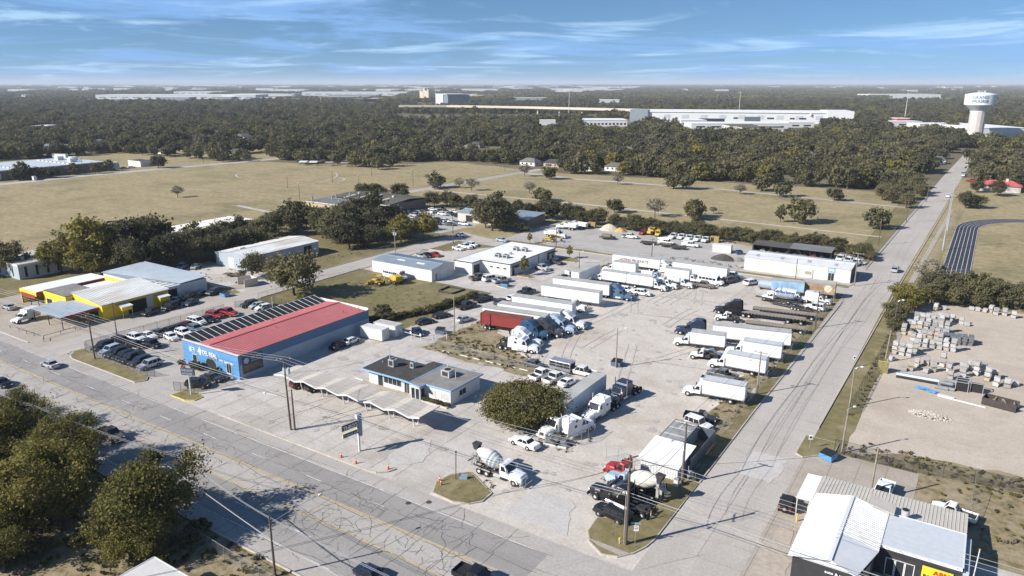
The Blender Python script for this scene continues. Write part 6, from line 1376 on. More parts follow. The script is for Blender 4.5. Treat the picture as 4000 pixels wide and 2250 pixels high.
# low shrubs at walls
for x, y, s, l in ((-131.4, 79.6, .45, 'small round shrub left of the dealership door'), (-127.4, 79.9, .62, 'clipped dark shrub beside the dealership arch'), (-126, 79.8, .62, 'clipped dark shrub touching the dealership arch'), (-120.4, 79.7, .66, 'clipped dark shrub beneath the phone number'), (-117, 79.7, .4, 'small shrub at the dealership corner')):
    tree(K_bush, x, y, s, l, None, name='shrub', cat='shrub', v=2, sz=s * 1.25)
for i in range(7): tree(K_bush, -79 + i * .85, 92.95, .36, 'low green shrub in the bed below the diner windows', 'shrubs below the diner windows', name='shrub', cat='shrub', v=0)
# rough hedge between lawn and lane: countable clumps
for i in range(26):
    f = i / 25; x = -117.8 + 6.6 * min(1, f * 2.2); y = 120.6 + 33 * f
    tree(K_bush, x + rnd.uniform(-.5, .5), y, rnd.uniform(.62, .95) * (1 - .35 * f), 'rough dark hedge clump between the lawn and the lane', 'hedge along the lane', name='hedge_clump', cat='hedge', v=0)
tree(K_bush, -119.5, 126, 1.15, 'big straggly bush at the lawn corner behind the hedge', None, name='bush', cat='bush', v=0)
# ---- the wooded neighbourhood: nearest trees one by one, the rest as a wood
EDGE = [(-2000, 100), (-603, 230), (-602, 337), (-560, 335), (-460, 339), (-445, 362), (-400, 382), (-360, 392), (-340, 424), (-300, 432), (-262, 430), (-240, 424), (-222, 408), (-185, 420), (-150, 414), (-120, 424), (-60, 428), (-32, 436)]
def edge_y(x):
    for (a, ya), (b, yb) in zip(EDGE, EDGE[1:]):
        if a <= x <= b: return ya + (yb - ya) * (x - a) / (b - a)
    return 436
def hidden(x, y, top=9.):
    """True where a tree would stand in front of or inside one of the far buildings"""
    d = -.545 * x + .839 * y; b = (.839 * x + .545 * y) / max(d, 1)
    return any(b0 - 4 / d < b < b1 + 4 / d and D * (1 - f * top / 55) < d < D + dep for b0, b1, D, dep, f in FARX)
from mathutils import noise as mnoise
def clear(x, y):
    if mnoise.noise((x * .016, y * .016, 2.)) + .35 * mnoise.noise((x * .05, y * .05, 5.)) < -.30: return False
    if -596 < x < -455 and 346 < y < 436 and (x + 3 * y) % 7 > 2: return False
    if hidden(x, y): return False
    if -30 < x < -6 and y < 760: return False
    if -30 < x < 20 and 835 < y < 880: return False
    if -40 < x < 0 and 560 < y < 600: return False
    for h in HOUSES:
        dx, dy = x - h[0], y - h[1]
        if abs(.839 * dx + .545 * dy) < 9 and -17 < -.545 * dx + .839 * dy < 10: return False
    if -268 < x < -238 and y < 470: return False
    return True
g = np.random.default_rng(5); cand = []
x = -1150.
while x < 60:
    for r_ in range(90):
        xx = x + g.uniform(-3, 3); yy = (edge_y(xx) if xx < -32 else 470) + 3 + r_ * 7.6 + g.uniform(-2.6, 2.6)
        if -.545 * xx + .839 * yy > 900: continue
        if clear(xx, yy) and g.random() < .9: cand.append((xx, yy))
    x += 7.6
def visible(x, y):
    fx, fy = -.545, .839; d = x * fx + y * fy; s = x * fy - y * fx; return d > 0 and abs(s / d) < .73
cand = [c for c in cand if visible(*c)]
cand.sort(key=lambda c: c[0] ** 2 + c[1] ** 2)
near, rest = cand[:150], cand[150:]
for (x, y) in near:
    u = rnd.random(); k = K_far if u < .62 else (K_fary if u < .74 else K_fard)
    i = [K_far, K_fary, K_fard].index(k)
    tree(k, x, y, rnd.uniform(.62, 1.22), ('olive tree at the edge of the wooded neighbourhood', 'yellow tinged tree at the edge of the wooded neighbourhood', 'dark green tree at the edge of the wooded neighbourhood')[i], 'trees at the edge of the wooded neighbourhood')
# geometry nodes: crowns set out on points
def scatter(name, pts, kinds, label, cat):
    """pts rows: x y z scale kind"""
    pts = np.array(pts, dtype=np.float32); me = bpy.data.meshes.new(name); me.vertices.add(len(pts)); me.vertices.foreach_set('co', pts[:, :3].ravel())
    for nm, c in (('size', 3), ('rot', 4)):
        a = me.attributes.new(nm, 'FLOAT', 'POINT'); a.data.foreach_set('value', pts[:, c].copy())
    a = me.attributes.new('kind_index', 'INT', 'POINT'); a.data.foreach_set('value', pts[:, 5].astype(np.int32))
    o = link(name, me); o['kind'] = 'stuff'; o['label'] = label; o['category'] = cat
    ng = bpy.data.node_groups.new(name, 'GeometryNodeTree'); ng.interface.new_socket('Geometry', in_out='INPUT', socket_type='NodeSocketGeometry'); ng.interface.new_socket('Geometry', in_out='OUTPUT', socket_type='NodeSocketGeometry')
    n, l = ng.nodes, ng.links; gi, go = n.new('NodeGroupInput'), n.new('NodeGroupOutput')
    ip = n.new('GeometryNodeInstanceOnPoints'); l.new(gi.outputs[0], ip.inputs['Points'])
    g2i = n.new('GeometryNodeGeometryToInstance')
    for kme in reversed(kinds):
        ob = bpy.data.objects.new('crown_source', kme); oi = n.new('GeometryNodeObjectInfo'); oi.inputs['Object'].default_value = ob; l.new(oi.outputs['Geometry'], g2i.inputs[0])
    l.new(g2i.outputs[0], ip.inputs['Instance']); ip.inputs['Pick Instance'].default_value = True
    def attr(nm, ty):
        a = n.new('GeometryNodeInputNamedAttribute'); a.data_type = ty; a.inputs[0].default_value = nm; return a.outputs[0]
    l.new(attr('kind_index', 'INT'), ip.inputs['Instance Index'])
    cx = n.new('ShaderNodeCombineXYZ'); l.new(attr('rot', 'FLOAT'), cx.inputs[2]); er = n.new('FunctionNodeEulerToRotation'); l.new(cx.outputs[0], er.inputs[0]); l.new(er.outputs[0], ip.inputs['Rotation'])
    l.new(attr('size', 'FLOAT'), ip.inputs['Scale']); l.new(ip.outputs[0], go.inputs[0])
    md = o.modifiers.new('set out crowns', 'NODES'); md.node_group = ng; return o
KI = [k[0] for k in K_far] * 2 + [k[0] for k in K_fary] + [k[0] for k in K_fard] * 2 + [k[0] for k in K_farg]
rows = [(x, y, 0, g.uniform(.58, 1.0) if g.random() < .75 else g.uniform(1, 1.4), g.uniform(0, 6.28), g.integers(len(KI))) for x, y in rest]
# middle distance: 900 m to 2.2 km
n2 = 0; d = 900.
while d < 2300:
    step = 8.5 * (d / 900) ** .85; s = -.74 * d
    while s < .74 * d:
        dd, ss = d + g.uniform(-.45, .45) * step * 1.6, s + g.uniform(-.5, .5) * step; x, y = -.545 * dd + .839 * ss, .839 * dd + .545 * ss
        if y > 436 or x < -603:
            if clear(x, y) and g.random() < .86: rows.append((x, y, 0, (g.uniform(.6, 1.05) if g.random() < .75 else g.uniform(1, 1.4)) * (d / 900) ** .15, g.uniform(0, 6.28), g.integers(len(KI))))
        s += step
    d += step * 1.25
scatter('wood', rows, KI, 'olive brown wood stretching from the neighbourhood to the horizon', 'wood')
far = []; d = 2300.
KF = [leafmesh('tree_clump', 200 + i, 30, 12, 0, 11, 60, 9, 3.2, m, cr=.34, core=.3) for i, m in enumerate((M_leaf, M_leafd, M_leaf, M_leafy))]
while d < 19000:
    step = 34 * (d / 2300) ** 1.05; s = -.75 * d
    while s < .75 * d:
        dd, ss = d + g.uniform(-.6, .6) * step, s + g.uniform(-.5, .5) * step; x, y = -.545 * dd + .839 * ss, .839 * dd + .545 * ss
        if g.random() < .8 and not hidden(x, y, 11): far.append((x, y, -1, g.uniform(.8, 1.2) * (d / 2300) ** .3, R(33) + g.uniform(-.3, .3), g.choice([0, 1, 2, 0, 1, 2, 3])))
        s += step * .95
    d += step * .8
scatter('far_wood', far, KF, 'far wooded plain fading towards the horizon', 'wood')
# ---- air
hb = MB(); hb.box(-27000, 27000, -2500, 41000, -2, 130)
m = bpy.data.materials.new('haze'); m.use_nodes = True; n = m.node_tree.nodes; n.clear(); mo = n.new('ShaderNodeOutputMaterial'); pv = n.new('ShaderNodeVolumePrincipled')
pv.inputs['Color'].default_value = (.84, .92, 1., 1); pv.inputs['Density'].default_value = 8e-5; pv.inputs['Anisotropy'].default_value = 0.; m.node_tree.links.new(pv.outputs[0], mo.inputs['Volume'])
hz = hb.obj('haze', m); hz['kind'] = 'stuff'; hz['label'] = 'thin bluish haze over the plain'
# ------------------------------------------------------------------ vehicles in their places
VC = dict(sedan='sedan', coupe='coupe', oldsedan='sedan', hatch='hatchback', suv='suv', bigsuv='suv', minivan='minivan', wagon='station wagon', crew='pickup', cab2='pickup', bronco='suv', jeep='jeep')
VN = dict(sedan='sedan', coupe='coupe', oldsedan='sedan', hatch='hatchback', suv='suv', bigsuv='suv', minivan='minivan', wagon='station_wagon', crew='pickup_truck', cab2='pickup_truck', bronco='vintage_suv', jeep='jeep')
def cars(group, rows):
    for kind, col, x, y, a, label in rows:
        T_CAR[kind].make(VN[kind], label, VC[kind], x, y, a, paint(col), group=group)
cars(None, [('sedan', 'silver', -152.6, 64.6, 180, 'silver sedan driving along the wide road'), ('sedan', 'black', -150.2, 54.9, 0, 'black sedan driving past the copse on the wide road'), ('crew', 'brown', -112, 54.2, 0, 'brown pickup in the tree shadow on the wide road'),
    ('sedan', 'navy', -52.6, 51.6, 0, 'dark blue sedan on the near lane beside the pole shadow'), ('crew', 'black', -42.2, 57.6, 0, 'black pickup with white load on the wide road'), ('suv', 'silver', -19.6, 243, 90, 'silver suv driving up the side street')])
for p in ((-15.6, 424.5, 'white', 'white car on the side street near the red roof house'), (-13.6, 536, 'dark', 'dark car parked far up the side street'), (-13.2, 528, 'white', 'white car behind the dark car far up the side street'), (-13.4, 598, 'white', 'white car at the top end of the side street')):
    T_CAR['suv'].make('suv', p[3], 'suv', p[0], p[1], 90, paint(p[2]))
T_CAR['crew'].make('pickup_truck', 'red pickup in the drive of the red roof house', 'pickup', -7.8, 498, 0, paint('red'))
# dealer's front row, facing the road
cars('cars in the front row of the dealership', [('suv', 'black', -154, 76.1, -85, 'black suv at the street end of the dealer front row'), ('suv', 'lightblue', -150.2, 75.6, -84, 'pale silver suv with sunroof in the dealer front row'), ('bigsuv', 'black', -147, 75.4, -86, 'black suv in the middle of the dealer front row'), ('suv', 'black', -144.4, 75.3, -86, 'black suv in the middle of the dealer front row'),
    ('bigsuv', 'black', -141.8, 75.4, -86, 'black suv in the middle of the dealer front row'), ('suv', 'navy', -138.7, 75.3, -88, 'dark blue car in the dealer front row'), ('suv', 'silver', -135.5, 75.3, -92, 'silver white suv at the gate end of the dealer front row')])
cars('cars in the dealer fence row', [('minivan', 'black', -153.6, 79.9, 5, 'black minivan at the head of the dealer fence row'), ('suv', 'white', -153.2, 83.0, 5, 'white suv in the dealer fence row beside a white sedan'), ('sedan', 'white', -152.6, 85.4, 5, 'white sedan with dark roof in the dealer fence row'), ('sedan', 'dark', -151.9, 87.8, 5, 'charcoal sedan in the dealer fence row'),
    ('sedan', 'black', -151.5, 90.1, 5, 'black sedan in the dealer fence row'), ('sedan', 'black', -151.6, 92.4, 5, 'black sedan in the dealer fence row'), ('sedan', 'maroon', -151.8, 94.8, 5, 'dark red sedan in the dealer fence row'), ('minivan', 'white', -152.3, 97.4, 5, 'white minivan in the dealer fence row'), ('sedan', 'black', -151.6, 100, 5, 'black car between white minivan and red suv'),
    ('suv', 'red', -153, 102.7, 8, 'red suv next to the red pickup in the dealer row'), ('crew', 'red', -152, 105.6, 8, 'red pickup at the end of the dealer fence row')])
cars('cars in the dealer inner row', [('sedan', 'black', -149.0, 80.6, 8, 'black sedan alone behind the dealer front row'), ('suv', 'black', -146.3, 82.4, 8, 'black suv nearest the blue wall of the dealership'), ('hatch', 'white', -147.3, 87.6, -8, 'white hatchback beside the shade strip'), ('suv', 'white', -147.3, 90.7, 0, 'white suv with sunroof beside the shade strip'), ('suv', 'bluegrey', -147.6, 93.9, -5, 'blue grey suv beside the shade strip')])
cars('cars in the dealer back row', [('suv', 'dark', -153.4, 113.2, -105, 'charcoal suv in the dealer back row by the gate'), ('hatch', 'silver', -150.8, 113.6, -105, 'silver hatchback in the dealer back row'), ('hatch', 'white', -148.2, 113.4, -108, 'white hatchback in the dealer back row'), ('sedan', 'black', -145.9, 114.4, -108, 'black sedan in the dealer back row'), ('sedan', 'white', -143.6, 115.4, -108, 'white sedan at the shade strip end of the back row')])
cars('cars along the yellow workshop', [('suv', 'black', -168.2, 95.6, -80, 'black suv parked below the yellow workshop awning'), ('suv', 'black', -168.4, 101.2, -80, 'black suv parked behind another beside the yellow workshop'), ('sedan', 'dark', -167.6, 106.2, -70, 'charcoal sedan parked past the yellow workshop'), ('sedan', 'lightblue', -172.5, 104.8, -60, 'pale blue sedan at the rear shed opening'),
    ('suv', 'black', -172.4, 108.6, -75, 'black suv crammed beside the rear shed wall'), ('sedan', 'dark', -172.6, 112.2, -75, 'charcoal car crammed beside the rear shed wall'), ('suv', 'dark', -171, 115.4, -80, 'charcoal suv next to the small blue bin')])
cars('cars in the warehouse shade', [('suv', 'silver', -203.6, 127.6, -60, 'silver suv parked in the shade of the oak row'), ('sedan', 'silver', -200.8, 130.4, -60, 'silver sedan parked in the shade of the oak row')])
cars(None, [('sedan', 'silver', -202.6, 78.8, 180, 'silver sedan parked in front of the red carport'), ('suv', 'black', -118.6, 74.6, 25, 'black suv behind the railings under the outlet sign'), ('sedan', 'black', -119.2, 78, 10, 'black sedan next to the dealership shrubs'), ('suv', 'maroon', -102.6, 85.6, 75, 'dark red suv parked under the zigzag canopy'), ('suv', 'black', -99.0, 86.1, 75, 'black suv parked under the zigzag canopy'),
    ('sedan', 'black', -112.2, 104.1, 98, 'black sedan against the long blue wall'), ('hatch', 'white', -111.9, 107.6, 95, 'white hatchback against the long blue wall'), ('sedan', 'navy', -103.6, 120.2, -35, 'dark blue sedan behind the white containers'),
    ('sedan', 'black', -107, 127, 70, 'black sedan on the lane beside the hedge'), ('sedan', 'black', -106.7, 132.9, 72, 'black sedan ahead of another on the hedge lane'), ('sedan', 'silver', -100.2, 133.4, 75, 'silver sedan beside the truck lot fence'), ('crew', 'black', -106.2, 142.4, 78, 'black pickup with open bed along the hedge'), ('crew', 'black', -106.2, 149.8, 78, 'black pickup by the end of the hedge'), ('crew', 'dark', -100.2, 161.6, 78, 'charcoal pickup beyond the white trailers'),
    ('suv', 'white', -99.6, 154.6, 78, 'white suv squeezed behind the white trailers'), ('suv', 'dark', -100.2, 149.6, 78, 'charcoal suv squeezed behind the white trailers'),
    ('crew', 'grey', -119.8, 166.8, 68, 'grey pickup in front of the white building roller door'), ('bigsuv', 'white', -116.1, 167.6, 68, 'white suv between two pickups at the white building'), ('crew', 'silver', -112.4, 167.8, 68, 'silver pickup next to the blue dumpster'), ('crew', 'silver', -110.2, 186.6, -20, 'silver pickup at the white building east side'), ('suv', 'dark', -110.2, 195.6, -20, 'charcoal suv by the white building window canopy'),
    ('coupe', 'white', -148.4, 194.7, -15, 'white coupe in the north bays'), ('crew', 'white', -147.9, 198.3, -15, 'white pickup between the white coupe and white suv'), ('suv', 'white', -147.6, 201.8, -15, 'white suv beside the north lawn'), ('sedan', 'silver', -152, 179.2, -15, 'silver sedan behind the cream shed roof'), ('sedan', 'black', -150.8, 181.2, -15, 'black sedan behind the cream shed roof'), ('sedan', 'red', -149, 183.2, -15, 'red sedan behind the cream shed roof'),
    ('sedan', 'white', -161.2, 213.4, 10, 'white sedan parked at the back street bend'), ('sedan', 'lightblue', -143.5, 214.4, -8, 'pale blue sedan parked on the back street'),
    ('sedan', 'grey', -71, 117.6, 0, 'old grey sedan with pale doors along the fence'), ('crew', 'offwhite', -61, 119, 180, 'old white pickup with rack behind the mesh trailer'), ('crew', 'white', -67, 113.6, 82, 'white pickup with black bed behind the evergreen'), ('crew', 'offwhite', -63.9, 113.6, 80, 'white truck with camper shell behind the evergreen'), ('coupe', 'white', -61.0, 113.6, 78, 'white coupe beside the long blue grey trailer'),
    ('oldsedan', 'white', -55.1, 88.4, 172, 'white full size sedan under the power lines'), ('bigsuv', 'black', -34.9, 77.9, 172, 'shiny black suv beside the corner pole'), ('jeep', 'black', -16.2, 92.8, 92, 'black jeep with spare wheel at the battery shop'), ('crew', 'white', -5.8, 103, -95, 'white pickup with white windscreen banner behind the battery shop'), ('cab2', 'white', 2.6, 102.6, 170, 'white work truck with pipe rack behind the battery shop'),
    ('crew', 'brown', -62.2, 194.1, 0, 'brown grey pickup in front of the white shuttle bus'), ('suv', 'white', -78.2, 177.8, 0, 'white suv behind the blue sleeper truck'), ('suv', 'white', -73.4, 177.4, 2, 'white suv alone on the open lot'), ('minivan', 'white', -51.9, 204.4, 65, 'white minivan alone at the lot edge'), ('crew', 'white', -58.6, 208.9, 0, 'white pickup parked beside the lot fence on the back street'), ('bigsuv', 'brown', -57.8, 203.2, 70, 'brown old suv beside the shuttle bus'),
    ('bronco', 'white', -31.8, 188.9, 175, 'white boxy suv beside the empty gooseneck trailer'), ('sedan', 'white', -40.6, 209.4, 5, 'white car parked on the back street beside the long shed'), ('cab2', 'blue', -43.2, 142.2, 8, 'blue pickup between the box trucks'), ('crew', 'grey', -37.6, 132.4, 176, 'dark grey crew cab pickup beside the box truck'), ('cab2', 'black', -34.9, 112, 8, 'black pickup with open bed next to the vintage suv'), ('bronco', 'white', -34.2, 109.2, -12, 'white vintage suv with black trim by the storage shed')])
# tractors and trailers, west row (noses to the lot)
P = paint
T_TRL.make('semi_trailer', 'white trailer with faint lettering standing beside the blue sleeper truck', 'trailer', -86.1, 160.9, 5)
T_TRL.make('semi_trailer', 'white trailer with grey roof hitched to the blue sleeper truck', 'trailer', -87.2, 168.9, 5); T_TR['studio'].make('tractor_unit', 'steel blue sleeper truck at the head of a white trailer', 'truck', -74.6, 170.9, 4, P('steelblue'))
T_TRL.make('semi_trailer', 'white trailer behind the white day cab', 'trailer', -87, 148.2, 6); T_TR['day'].make('tractor_unit', 'white day cab truck between white trailers', 'truck', -80.2, 155.5, 4, P('white'))
T_TRL.make('semi_trailer', 'white trailer behind the white aero sleeper truck', 'trailer', -86.6, 141.3, 7); T_TR['aero'].make('tractor_unit', 'white aero sleeper truck with blue visor before a white trailer', 'truck', -74.4, 143.6, 6, P('white'))
T_TRL.make('semi_trailer', 'white trailer next to the red container', 'trailer', -87.6, 136.6, 7); T_TR['aero'].make('tractor_unit', 'pale blue square nosed sleeper truck before the white trailer', 'truck', -74.9, 139.6, 6, P('lightblue'))
T_TR['aero'].make('tractor_unit', 'black and silver sleeper truck beside the red container', 'truck', -75.8, 136.0, 6, P('dark')); T_TR['aero'].make('tractor_unit', 'blue sleeper truck hitched to the red container', 'truck', -78.0, 133.2, 8, P('blue'))
T_CONT40.make('container_trailer', 'rusty red shipping container on a trailer chassis', 'container', -87.8, 133.0, 8, mat('container red', (.25, .038, .034), rough=.7, var=.12, col2=(.19, .035, .03), scale2=.5), mat('container roof', (.20, .075, .05), var=.25))
T_TR['aero'].make('tractor_unit', 'white sleeper truck standing behind the nearest white sleeper truck', 'truck', -76.6, 127.6, 10, P('white')); T_TR['mid'].make('tractor_unit', 'white sleeper truck without trailer nearest the diner fence', 'truck', -75.4, 124.4, 10, P('white'))
t = T_SHORT.make('semi_trailer', 'white trailer with grey side parked across the north west corner', 'trailer', -93, 182.2, 88)
T_CC.make('crew_truck', 'white cab chassis truck behind the crosswise trailer', 'truck', -98.4, 184, 70, P('offwhite'))
T_TRLP.make('semi_trailer', 'white trailer lettered LASTING PRODUCTS at the back fence', 'trailer', -86.4, 203.4, 2, M_box)
L = bpy.data.objects['semi_trailer.005'] if 'semi_trailer.005' in bpy.data.objects else None
for o in bpy.data.objects:
    if o.parent is None and o.get('label', '').startswith('white trailer lettered'):
        lettering('LASTING PRODUCTS', 1.15, mat('faded red lettering', (.20, .09, .08), var=.2), (-5.6, -1.33, 2.45), FR, o, width=9.6)
    if o.parent is None and o.get('label', '').startswith('white trailer with faint lettering'):
        lettering('LANDSTAR', .9, mat('ghost lettering', (.62, .63, .62), var=.03), (-4.8, -1.315, 2.7), FR, o, width=3.6)
T_TR['aero'].make('tractor_unit', 'white sleeper truck behind the white tank trucks', 'truck', -74.8, 204, 2, P('white'))
T_BOXS.make('box_truck', 'white box truck facing the crosswise trailer', 'box truck', -90.8, 183.9, 182, P('white')); T_BOX.make('box_truck', 'white box truck with a side door at the north row', 'box truck', -70.4, 184.4, 2, P('white'))
T_BOXS.make('box_truck', 'white van body truck behind the black tank', 'box truck', -93, 195.6, 182, P('white')); T_BOXS.make('box_truck', 'white box truck between tank trucks', 'box truck', -64.6, 197, 2, P('white'))
T_VACB.make('tank_truck', 'small truck with black tank in the north row', 'tank truck', -88.6, 189.8, 182, P('white')); T_VAC.make('tank_truck', 'truck with dull white round tank behind the box trucks', 'tank truck', -74.2, 193.6, 3, P('lightblue')); T_VAC.make('tank_truck', 'white vacuum truck nearest the open lot in the north row', 'tank truck', -68.6, 188, 2, P('white')); T_VAC.make('tank_truck', 'white vacuum truck beside the brown grey pickup', 'tank truck', -65.2, 191, 2, P('white'))
T_SHUT.make('shuttle_bus', 'white shuttle bus with dark windows in the north row', 'bus', -61.6, 198.4, -5, P('white')); T_TRL.make('semi_trailer', 'white trailer at the back fence next to the shuttle bus', 'trailer', -66.6, 203.6, 0)
# east row (noses to the west)
T_TRL.make('semi_trailer', 'long white trailer with round mark among the box trucks', 'trailer', -38.2, 154.3, 193); T_TR['studio'].make('tractor_unit', 'dark blue sleeper truck half hidden behind a box truck', 'truck', -53.6, 153.2, 190, P('navy'))
T_BOXS.make('box_truck', 'white box truck standing foremost in the east row', 'box truck', -51.4, 145.7, 191, P('white')); T_BOX.make('box_truck', 'white box truck beside the street lamp pole', 'box truck', -40.2, 146.2, 186, P('white')); T_BOX.make('box_truck', 'white box truck next to the grey crew cab pickup', 'box truck', -40.8, 137.3, 182, P('white'))
T_BOXR.make('box_truck', 'white refrigerated box truck standing alone in the east row', 'box truck', -40.3, 121.6, 186, P('white'))
T_CC.make('cab_chassis', 'small white cab chassis beside the blue pickup', 'truck', -45.9, 139.8, 190, P('offwhite')); T_TR['studio'].make('tractor_unit', 'black sleeper truck pulling an empty flatbed', 'truck', -51.1, 173.2, 186, P('black'))
T_FLAT.make('flatbed_trailer', 'empty flatbed trailer behind the black sleeper truck', 'flatbed', -38.4, 174.3, 187); T_FLAT.make('flatbed_trailer', 'empty flatbed trailer behind the one hitched to the black truck', 'flatbed', -37, 179, 189); T_FLAT2.make('flatbed_trailer', 'low empty flatbed trailer beside the long white trailer', 'flatbed', -36.2, 167.4, 189)
T_CC.make('cab_chassis', 'white pickup cab with black machinery beside the flatbeds', 'truck', -49.6, 167.6, 188, P('white')); T_GOOSE.make('gooseneck_trailer', 'empty black gooseneck car trailer with ramps', 'trailer', -38.6, 187.4, 168)
T_POLISH.make('tank_truck', 'white truck with polished steel tank', 'tank truck', -44.6, 190.6, 182, P('white')); T_VAC.make('tank_truck', 'white truck behind the polished tank truck', 'tank truck', -44.2, 195.2, 182, P('white'))
T_AMB.make('service_truck', 'white service truck with tall box next to the polished tank', 'truck', -35.4, 194.2, 2, P('white')); T_AMB.make('service_truck', 'white service truck with tall box nearest the street fence', 'truck', -29.9, 195.4, 0, P('white'))
Mbl = mat('faded blue print', (.27, .42, .56), rough=.6, var=.25, scale=.5, col2=(.55, .62, .66), scale2=.45); Mrd = mat('faded brown print', (.33, .24, .15), rough=.6, var=.3, scale=.5, col2=(.36, .10, .06), scale2=.3)
T_TRLQ.make('semi_trailer', 'faded blue printed trailer beside the tank trucks', 'trailer', -41, 199.6, 190, Mbl); T_TRLQ.make('semi_trailer', 'faded brown and red printed trailer at the lot corner', 'trailer', -33.6, 202, 184, Mrd)
for o in bpy.data.objects:
    if o.parent is None and o.get('label', '').startswith('faded brown and red'):
        for x, m_ in ((-4.6, mat('cream disc', (.6, .52, .38))), (-4.6, None)):
            if m_: b = MB(); b.cyl((-2.4, 1.30, 2.7), (-2.4, 1.335, 2.7), 1.0, n=20); b.obj('round_emblem', m_, o)
tk_ = T_CONT20
Mtk = mat('dull tank', (.30, .36, .42), rough=.5, var=.1); t = thing('storage_tank', 'dull blue grey cylindrical tank lying by the lot fence', 'tank', (-46.8, 201.6, 0), 3); b = MB(); b.lathe([(0, .2), (.05, 1.0), (.2, 1.2), (4.6, 1.2), (4.75, 1.0), (4.8, .2)], (-2.4, 0, 1.5), (1, 0, 0), 18); b.obj('shell', Mtk, t); boxp(t, 'saddle', M_chassis, -1.8, -1.4, -.9, .9, 0, .8); boxp(t, 'saddle', M_chassis, 1.4, 1.8, -.9, .9, 0, .8)
# trucks by the evergreen
Mbt = mat('blue grey side', (.30, .40, .52), var=.06)
T_TRLP.make('semi_trailer', 'long blue grey sided trailer beside the broad evergreen', 'trailer', -54.2, 105.4, 90, mat('trailer steel', (.50, .55, .60), rough=.5, var=.06), None)
T_TR['classic'].make('tractor_unit', 'dark classic sleeper truck with chrome stacks', 'truck', -50.2, 110, 262, P('navy')); T_TR['classic'].make('tractor_unit', 'white classic sleeper truck with chrome stacks behind the fence', 'truck', -50.4, 101.6, 264, P('white')); T_TR['mid'].make('tractor_unit', 'white sleeper truck seen from behind at the gate', 'truck', -49.6, 98.6, 75, P('white')); T_TR['day'].make('tractor_unit', 'white truck parked in the shade of the evergreen', 'truck', -53.6, 92.6, 258, P('offwhite'))
T_CARGO.make('mesh_trailer', 'silver trailer with dark mesh sides behind parked white cars', 'trailer', -65.2, 118.6, 0)
# mixers and the corner group
T_MIX.make('concrete_mixer', 'white concrete mixer with blue grey drum stripes beside the kerbed island', 'mixer', -49.9, 78.3, -2, P('white'))
T_MIX2 = mixer(False, mat('cement dusty drum', (.58, .54, .47), rough=.8, var=.1)); T_MIX2.make('concrete_mixer', 'pale dusty concrete mixer beside the yard office', 'mixer', -38.2, 85.6, 172, P('lightblue'))
T_TR['mid'].make('tractor_unit', 'black sleeper truck behind the corner pole', 'truck', -38.6, 81.5, 174, P('black')); T_TR['day'].make('tractor_unit', 'red day cab truck wedged behind the black sleeper truck', 'truck', -39.6, 88.2, 172, P('red'))
# containers by the gate, dumpsters
Mcw = mat('container white', (.66, .66, .63), rough=.6, var=.07, col2=(.52, .49, .43), scale2=.6); T_CONT20.make('shipping_container', 'white shipping container on timbers by the blue building', 'container', -110, 113.1, 3, Mcw, Mcw); T_CONT20.make('shipping_container', 'white shipping container with open end behind another', 'container', -109.4, 116.8, 3, Mcw, mat('dirty roof', (.5, .48, .44), var=.15))
for x, y, a, c, l in ((-99.6, 123.4, 20, 'steelblue', 'blue dumpster with open lid beside the lot gate'), (-109.2, 164.6, 10, 'skyblue', 'light blue dumpster on the kerbed bed'), (-57.4, 127.2, 5, 'steelblue', 'blue and black bin at the foot of the lot lamp pole'), (-14.2, 109.8, -20, 'skyblue', 'blue dumpster at the battery shop lot'), (-166.6, 115.6, 0, 'skyblue', 'small blue bin beside crammed cars'), (-66, 240.6, 40, 'blue', 'big blue bin in the gravel yard')): T_DUMPST.make('dumpster', l, 'dumpster', x, y, a, P(c))
T_BUS.make('school_bus', 'white school bus on the lawn beside the cream shed', 'bus', -140.8, 154.4, -6, P('white')); T_HOE.make('backhoe', 'yellow backhoe loader with canopy on the lawn', 'backhoe', -140.2, 146.6, 190); T_COMP.make('compactor', 'yellow compactor with hopper beside the white bus', 'compactor', -137.4, 150.6, 160)
t = T_AMB.make('delivery_truck', 'white delivery van with maroon print at the yellow workshop', 'truck', -188.2, 74.2, -74, P('white'))
# gravel yard fleet
cars('white pickups lined up behind the gravel yard', [('crew', 'white', -93.9 + i * 3.05, 254 + (i % 2) * .3, -95, 'white pickup in the line before the hedge row') for i in range(5)])
T_UTIL.make('utility_truck', 'white utility truck with ladder rack in the gravel yard middle', 'truck', -92, 242, -5, P('white')); T_UTIL.make('utility_truck', 'white utility truck with ladder rack beside equipment trailers', 'truck', -83.6, 243, 2, P('white')); T_FLATPK.make('flatbed_pickup', 'white flatbed pickup pulling the loaded trailer', 'pickup', -107.4, 245, 5, P('white'))
for i, (x, y, a, l) in enumerate(((-113.6, 239, 5, 'black equipment trailer behind the flatbed pickup'), (-97.4, 238.4, 8, 'black trailer with low sides in the gravel yard'), (-90.4, 238.6, 12, 'black trailer loaded with machine parts'), (-86, 237, 8, 'black low trailer nearest the yard fence'))):
    t = thing('equipment_trailer', l, 'trailer', (x, y, 0), a); boxp(t, 'deck', M_chassis, -2.8, 2.8, -1.05, 1.05, .6, .72); boxp(t, 'side_rail', M_chassis, -2.8, 2.8, -1.1, -1.02, .7, 1.1); boxp(t, 'side_rail', M_chassis, -2.8, 2.8, 1.02, 1.1, .7, 1.1)
    b = MB(); b.tube([(2.8, -.6, .6), (4, 0, .55), (2.8, .6, .6)], .06); b.obj('drawbar', M_chassis, t)
    for x0 in (-.6, .3):
        for s in (-1, 1): b = MB(); b.cyl((x0, s * 1.1, .36), (x0, s * 1.32, .36), .36, n=10); b.obj('wheel', M_tyre, t)
    if i in (0, 2): boxp(t, 'load', mat('rusty load', (.20, .17, .11), var=.3), -2, 1.4, -.8, .8, .72, 1.9 if i == 0 else 1.4)
